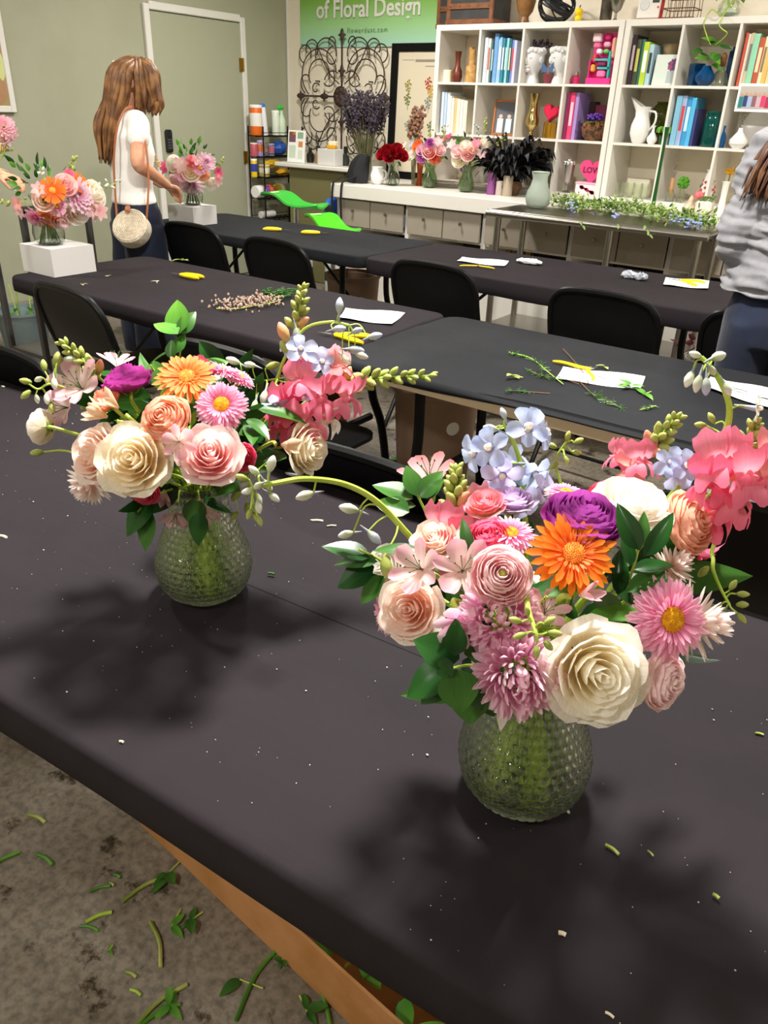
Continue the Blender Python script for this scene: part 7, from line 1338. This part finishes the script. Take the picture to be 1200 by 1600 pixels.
for px_, py_, c, h_, lab in ((553, 430, '#e9e9e6', .2, 'white paper roll standing on the floor under the far tables'), (590, 438, '#dfe3e3', .24, 'pale roll with dark lid standing under the far tables')):
    p = atz(px_, py_+20, 0); t = thing('paper_roll', lab, 'roll', (p[0], 5.0, 0)); MB().lathe([(0, 0), (.06, 0), (.06, h_+.3), (.02, h_+.3), (.02, h_+.28), (0, h_+.28)], 20).build('roll', cm(c, .6), t); MB().lathe([(.0605, .2), (.0615, .21), (.0615, .26), (.0605, .27)], 20).build('wrap_band', cm('#2c3440', .5), t)
def bin_(loc, r, h_, m, lab, name='round_bin', sticker=True):
    t = thing(name, lab, 'bin', loc); MB().lathe(hollow([(r*.82, 0), (r*.84, .01), (r, h_-.02), (r*1.04, h_-.015), (r*1.04, h_)], .005), 28).build('barrel', m, t)
    if sticker: MB().lathe([(0, 0), (.028, 0), (.028, .002), (0, .002)], 16, tuple(np.array([0, 0, h_*.72])+camvec(.35, 0, 1)*[1, 1, 0]*r*1.07), frame(camvec(.35, 0, 1)*[1, 1, 0])).build('round_sticker', m_paper, t)
    MB().lathe([(r*1.035, h_-.012), (r*1.07, h_-.008), (r*1.07, h_+.004), (r*.98, h_+.004)], 28).build('rim', m, t)
m_kbin = mat('tan_bin', '#937a66', .6, col2='#8a705c', scale=5)
bin_((-1.56, 2.60, 0), .175, .46, m_kbin, 'large tan round bin under the table with the bare beige edge'); bin_((-3.12, 4.05, 0), .17, .5, m_kbin, 'tan round bin with white sticker under the far grey table'); bin_((-1.95, 2.25, 0), .16, .42, mat('brown_bin', '#8f6a4e', .6), 'small brown bin seen behind the left bouquet', sticker=False)
m_buck = mat('grey_bucket', '#7e8f93', .5)
t = thing('bucket', 'grey-blue bucket of cut stems on the floor at the left', 'bucket', (-4.45, 2.52, 0)); MB().lathe(hollow([(.11, 0), (.15, .3), (.158, .3), (.158, .315)], .004), 28).build('pail', m_buck, t); MB().lathe([(0, .2), (.128, .2)], 24).build('water', cm('#5a6a5a', .1), t)
for k in range(7): a = k*.9; MB().tube([(.05*math.cos(a), .05*math.sin(a), .05), (.12*math.cos(a+.3), .12*math.sin(a+.3), .38+.02*k)], .004, 6).build('cut_stem', m_stem, t)
for k in range(6): obj('leaf', LEAFV[k % 3], m_leaf, t, loc=(.1*math.cos(k), .1*math.sin(k), .28), R=frame(_n([math.cos(k), math.sin(k), 1])), sc=.06)
t = thing('steel_cart', 'dark steel frame standing behind the nearer white carton', 'cart', (-3.50, 2.24, 0))
for y in (-.17, .17): MB().box((0, y, .5), (.028, .028, 1.0), bev=.004).build('upright', cm('#3c3a38', .45), t); MB().box((-.3, y, .5), (.028, .028, 1.0), bev=.004).build('upright', cm('#3c3a38', .45), t); MB().box((-.15, y, .3), (.3, .02, .02)).build('side_rail', cm('#3c3a38', .45), t, False)
MB().box((0, 0, .99), (.028, .34, .028)).build('crossbar', cm('#3c3a38', .45), t, False); MB().box((-.15, 0, .3), (.3, .34, .012)).build('shelf', cm('#4c4a48', .45), t, False)
t = thing('planter_box', 'grey planter with trailing green and gold leaves under the far table', 'planter', (-1.72, 4.62, 0)); mb = MB(); ell_loft(mb, [(0, 0, 0, .13, .11), (0, 0, .32, .17, .15), (0, 0, .34, .17, .15)], 4); mb.build('pot', cm('#8a8780', .7), t, False)
for i in range(60): d_ = _n(rng.normal(0, 1, 3)+[0, 0, .6]); obj('leaf', LEAFV[i % 3], [m_leaf, m_leafm, PM['tan']][i % 3], t, loc=np.array([0, 0, .36])+d_*[.16, .12, .1]*rng.uniform(.3, 1), R=frame(_n(np.cross(d_, rng.normal(0, 1, 3))), d_), sc=rng.uniform(.05, .1))
t = thing('red_berry_bunch', 'bunch of dark red leaves in a white pail behind the chairs', 'plant', (-.92, 4.4, 0)); MB().lathe(hollow([(.1, 0), (.13, .3)], .004)).build('pail', cm('#a5a39e', .6), t)
for i in range(60): d_ = _n(rng.normal(0, 1, 3)+[0, 0, .5]); obj('leaf', LEAFV[i % 3], cm('#4a1420', .6) if i % 3 else cm('#7a3040', .6), t, loc=np.array([0, 0, .38])+d_*[.2, .16, .12]*rng.uniform(.3, 1), R=frame(_n(np.cross(d_, rng.normal(0, 1, 3))), d_), sc=rng.uniform(.05, .09))
# ================================================================ on the worktables
def sheet_paper(px, lab, name='paper_sheet', lines=3, z=TZ+.0015):
    P = np.array([atz(x, y, z) for x, y in px]); c = P.mean(0); t = thing(name, lab, 'paper', c); a, b_, c_, d_ = P-c
    MB().sheet(lambda u, v: (a*(1-(u+1)/2)+b_*(u+1)/2)*(1-v)+(d_*(1-(u+1)/2)+c_*(u+1)/2)*v+np.array([0, 0, .003*math.sin(3*u+4*v)+.003]), 9, 7, .0006).build('sheet', m_paper, t)
    for k in range(lines): q = (a+b_)/2*(.35-.3*k)+(b_-a)*0; MB().box(tuple((c_+d_)/2*(.1+.25*k)+[0, 0, .0085]), (.05, .006, .0006)).build('text_line', cm('#9a9aa0', .8), t, False)
sheet_paper([(540, 482), (633, 490), (612, 508), (530, 498)], 'white paper sheet on the brown-black table near its right corner'); sheet_paper([(880, 574), (1008, 590), (1000, 610), (868, 594)], 'white paper sheet under the snips on the wrinkled grey cloth'); sheet_paper([(1110, 590), (1215, 612), (1205, 640), (1095, 604)], 'white paper sheet at the right edge of the wrinkled grey cloth')
sheet_paper([(722, 402), (795, 409), (788, 417), (714, 409)], 'white paper strip beside the yellow snips on the far right table'); sheet_paper([(1040, 434), (1108, 440), (1106, 452), (1036, 446)], 'white paper strip under the snips beside the grey blouse')
def crumple(px_, py_, s, lab, m, name='tissue', cat='tissue'):
    p = atz(px_, py_, TZ); mb = MB().ball((0, 0, s[2]), s, 20, 12); v = mb.v[0]; v += rng.normal(0, min(s)*.2, v.shape); v[:, 2] = np.maximum(v[:, 2], .001); mb.build(name, m, None, False, loc=p, label=lab, cat=cat)
crumple(827, 412, (.075, .035, .012), 'crumpled white tissue on the far right table', m_paper); m_film = mat('clear_film', '#dfe4ee', .15, trans=.5); crumple(981, 434, (.035, .03, .016), 'left clear plastic scrap on the far right table', m_film, 'plastic_scrap', 'plastic'); crumple(1000, 437, (.035, .028, .016), 'right clear plastic scrap on the far right table', m_film, 'plastic_scrap', 'plastic')
def snips(px_, py_, ang, lab, op=.16, sz=1.):
    p = atz(px_, py_, TZ); t = thing('floral_snips', lab, 'snips', p, ang)
    for s in (-1, 1):
        MB().tube(smooth_path([(0, s*.004, .009), (.03*sz, s*.014, .010), (.07*sz, s*(.010+op*.08), .010), (.105*sz, s*(.006+op*.12), .009)], 5), np.interp(np.linspace(0, 1, 16), [0, .3, .8, 1], [.006, .0085, .0085, .005])*sz, 8).build('handle', m_yellow, t)
        MB().poly([(0, s*.001), (-.02*sz, s*.007), (-.06*sz, s*.001)][::s], rotm(), (0, 0, .008), .002).build('blade', m_steel, t, False)
    MB().cyl((-.004, 0, .006), .005, .008, 10).build('pivot', m_steel, t)
snips(283, 432, .15, 'yellow-handled snips alone near the box of gerberas', .1, 1.1); snips(440, 361, pi+.5, 'left pair of yellow snips on the far grey cloth', .1, 1.1); snips(500, 366, pi+.55, 'right pair of yellow snips on the far grey cloth', .1, 1.1); snips(747, 418, -1.2, 'open yellow snips by the paper strip on the far right table', .7, .42); snips(524, 527, .2, 'yellow snips half hidden behind the larkspur buds', .3, 1.2); snips(1062, 441, -.1, 'yellow snips on the paper strip beside the grey blouse', .4); snips(920, 580, -2.1, 'yellow snips spread open on the paper with green clippings', .8, .62)
# pink filler sprig on the left table
t = thing('filler_sprig', 'sprig of tiny pale pink flowers lying on the brown-black table', 'sprig', atz(395, 478, TZ)); o = np.array(t.location)
main = [atz(x, y, TZ+.008)-o for x, y in ((440, 468), (420, 474), (395, 478), (370, 482), (338, 482))]; MB().tube(smooth_path(main, 5), .002, 5).build('stem', m_stem, t); fl = MB(); gr = MB()
for i in range(220):
    q = main[0]+(main[-1]-main[0])*rng.uniform(.05, .95)+rng.normal(0, 1, 3)*[.05, .035, 0]; q[2] = rng.uniform(.006, .03); fl.ball(q, rng.uniform(.003, .006), 5, 4)
for i in range(90):
    q = atz(435, 465, TZ)-o+rng.normal(0, 1, 3)*[.03, .035, 0]; q[2] = rng.uniform(.005, .035); gr.ball(q, (.004, .012, .004), 5, 4, rotm(0, 0, rng.uniform(0, 3)))
fl.build('florets', mat('pale_pink_filler', '#a08472', .8, col2='#c7aa9a', scale=60), t, kind='stuff'); gr.build('needles', m_leafm, t, kind='stuff')
# clippings on the grey cloth
def fern(pts, lab, m=m_leafm, n=46, s=.02):
    P = smooth_path([atz(x, y, TZ+.006) for x, y in pts], 8); o = P[0]; t = thing('fern_clipping', lab, 'clipping', o); MB().tube(P-o, .0016, 5).build('stem', mat('brown_twig', '#6a4a34', .7) if 'twig' in lab else m_stem, t); nd = MB()
    for i in range(n): q = P[rng.integers(len(P)//3, len(P))]-o; d_ = _n(rng.normal(0, 1, 3)*[1, 1, .3]); nd.tube([q, q+d_*s*rng.uniform(.6, 1.4)], [.0013, .0005], 4)
    nd.build('needles', m, t, kind='stuff'); return t
fern([(880, 600), (855, 580), (830, 560), (795, 550)], 'feathery green clipping at the upper left of the paper and snips', m_leafm, 90); fern([(905, 600), (880, 592), (850, 588), (825, 578)], 'brown twig with needles left of the paper and snips', m_leafm, 70); fern([(900, 590), (925, 615), (945, 625), (970, 637)], 'brown twig with needles below the paper and snips', m_leafm, 80); fern([(880, 545), (895, 562), (910, 580), (920, 600)], 'bare brown twig lying across the snips', m_leafm, 6); fern([(860, 615), (820, 612), (790, 610)], 'thin twig with needles near the front of the grey cloth', m_leafm, 24); fern([(1000, 640), (1010, 638), (1025, 634)], 'tiny green needle tuft right of the clippings', m_leafm, 24, .012)
def leafbits(x, y, n, lab, s=.03, m=None, z=TZ, cat='clipping'):
    o = atz(x, y, z); t = thing('leaf_clipping', lab, cat, o)
    for k in range(n): a = rng.uniform(0, 6.28); obj('leaf', LEAFV[k % 3], m or m_leaf, t, loc=(0, 0, .004+.003*k), R=rotm(0, -.15, a), sc=s*rng.uniform(.7, 1.2))
    MB().tube([(0, 0, .004), (s*.8*math.cos(a+2), s*.8*math.sin(a+2), .004)], .0018, 5).build('stem', m_stem, t)
leafbits(985, 608, 5, 'fresh green leaf cluster in front of the paper and snips', .05); leafbits(1005, 618, 2, 'green leaf beside the fresh green leaf cluster', .05); leafbits(800, 590, 3, 'pale green snippet at the front left of the grey cloth', .04, m_bud); leafbits(945, 575, 2, 'pale green bud behind the open snips', .03, m_bud); leafbits(283, 408, 3, 'pale green snippet at the back of the brown-black table', .05, m_bud); leafbits(245, 442, 2, 'white petal near the lone yellow snips', .03, PM['white']); leafbits(170, 433, 2, 'small petal right of the nearer white carton', .02, PM['white']); leafbits(130, 446, 2, 'petal scrap in front of the nearer white carton', .025, PM['blush'])
# ================================================================ debris on the vase table and the floor
def bit(x, y, ang, L, lab, m=None, z=TZ, r=.0018):
    p = atz(x, y, z); MB().tube(smooth_path([(-L/2, 0, r), (0, L*.08, r*1.1), (L/2, 0, r)], 4), r, 6).build('stem_scrap', m or m_bud, None, loc=p, R=rotm(0, 0, ang), label=lab, cat='clipping')
bit(956, 1329, -.2, .017, 'green stem scrap on the dark shadow in front of the right vase'); bit(1016, 1334, -.4, .008, 'tiny stem scrap right of the green stem scrap', r=.001); bit(885, 1268, -.3, .008, 'pale crumb just below the right vase', PM['cream'], r=.0014); bit(878, 1461, .3, .007, 'pale crumb near the front edge of the table', PM['cream'], r=.002); bit(1118, 1402, -.2, .007, 'yellow-green crumb at the right of the table', r=.0018); bit(952, 1587, .0, .008, 'pale crumb at the very front of the table', PM['cream'], r=.0012)
bit(496, 815, .6, .022, 'pale curved petal sliver between the bouquets', PM['cream'], r=.0022); bit(518, 823, .8, .018, 'green-white sliver between the bouquets', m_budw, r=.0018); bit(5, 840, .2, .018, 'white petal sliver at the left edge of the table', PM['cream'], r=.0024); bit(424, 898, .4, .012, 'green curl right of the left vase', m_leafm, r=.0022); bit(5, 605, .3, .008, 'white crumb near the far left corner of the table', PM['cream'], r=.002); bit(534, 915, .3, .006, 'white crumb between the two vases', PM['cream'], r=.0016); bit(190, 1160, .3, .006, 'white crumb on the left front of the table', PM['cream'], r=.0014); bit(1186, 1148, .3, .01, 'yellow crumb at the right edge of the table', m_bud, r=.0016)
sp_ = MB(); g = np.random.default_rng(77)
for i in range(420):
    p = np.array([g.uniform(-1.9, .15), g.uniform(.40, 1.1), TZ+.0012]); s = g.choice([.0004, .0006, .0009, .0013], p=[.5, .3, .15, .05]); sp_.ball(p, (s*g.uniform(.8, 2), s, s*.6), 5, 3)
sp_.build('crumbs', mat('pale_dust', '#cfc8ba', .8), None, label='fine pale plant dust scattered on the vase table', cat='dust', kind='stuff')
def fbit(x, y, ang, L, lab, r=.003, m=None): bit(x, y, ang, L, lab, m or [m_stem, m_bud, m_leaf][int(x+y) % 3], 0.0, r)
for i, (x, y, a, L, lab) in enumerate([(58, 1281, .2, .05, 'cut stem near the dark stain on the floor'), (70, 1345, .1, .05, 'thick cut stem beside the dark stain'), (2, 1350, 1.4, .08, 'green stem at the left edge of the floor'), (157, 1390, 1.0, .04, 'green stem lying in the brown stain'), (155, 1435, 1.1, .05, 'green stem below the brown stain'), (140, 1452, .4, .04, 'short yellow-green stem below the brown stain'), (228, 1390, 1.3, .1, 'long thin stem left of the loose leaves'), (243, 1477, -.5, .1, 'long dark stem in the middle of the floor'), (205, 1524, .2, .025, 'tiny pale stem low on the floor'), (212, 1552, .2, .025, 'tiny green stem low on the floor'), (410, 1530, 1.75, .17, 'long upright green stem near the cardboard'), (495, 1565, -.5, .16, 'broad green stem beside the cardboard'), (255, 1570, 1.4, .1, 'bundle stem at the bottom of the floor'), (248, 1590, 1.2, .08, 'second bundle stem at the bottom edge'), (183, 1370, .2, .018, 'small green chip in the stain'), (175, 1383, .1, .012, 'cream chip in the stain')]): fbit(x, y, a, L, lab, .004 if L > .04 else .003)
for x, y, n, s, lab in ((262, 1368, 3, .045, 'loose green leaves right of the brown stain'), (268, 1450, 2, .05, 'pale trampled leaf in the middle of the floor'), (298, 1440, 3, .035, 'curled green leaves near the cardboard'), (375, 1532, 1, .06, 'large green leaf left of the long upright stem'), (480, 1582, 3, .04, 'dark leaves beside the cardboard'), (170, 1488, 2, .015, 'small green leaf chips low on the floor'), (625, 720, 5, .08, 'pale green leaves on the floor under the mid tables'), (265, 1575, 4, .035, 'green leaf bundle at the bottom of the floor'), (440, 1505, 3, .02, 'small leaves against the cardboard')): leafbits(x, y, n, lab, s, [m_leaf, m_leafm][n % 2], 0.001)
# cardboard box under the vase table
t = thing('cardboard_box', 'long open cardboard box of clippings under the vase table', 'box', (0, 0, 0))
c0, c1 = atz(222, 1288, 0), atz(552, 1602, 0); dv = _n((c1-c0)*[1, 1, 0]); nn = np.array([-dv[1], dv[0], 0]); Lb = 1.15; Rb_ = np.array([dv, nn, [0, 0, 1]]).T; Hb = .13
def cbp(s, n_, z): return tuple(c0*[1, 1, 0]+dv*s+nn*n_+[0, 0, z])
for n_ in (0, .42): MB().box(cbp(Lb/2, n_, Hb/2+.001), (Lb, .006, Hb), R=Rb_).build('side', m_kraft, t, False)
for s in (0, Lb): MB().box(cbp(s, .21, Hb/2+.001), (.006, .42, Hb), R=Rb_).build('end', m_kraft, t, False)
MB().box(cbp(Lb/2, .21, .004), (Lb, .42, .006), R=Rb_).build('bottom', m_kraft, t, False)
MB().box(cbp(Lb*.62, .30, Hb+.004), (Lb*.6, .22, .006), R=Rb_@rotm(.12, 0, 0)).build('flap', m_kraft, t, False)
for k in range(18): L_ = .06; MB().tube([cbp(.35+.04*k, .04+.05*(k % 3), .06+.02*(k % 2)), cbp(.38+.04*k, .10+.04*(k % 3), .10)], .003, 5).build('stem_clipping', [m_stem, m_leafm][k % 2], t)
for k in range(24): obj('leaf', LEAFV[k % 3], [m_leaf, m_leafm, m_leafd][k % 3], t, loc=cbp(.3+.035*k, .05+.04*(k % 3), .10+.01*(k % 2)), R=frame(_n(rng.normal(0, .4, 3)+[0, 0, 1]), rng.normal(0, 1, 3)), sc=.07)
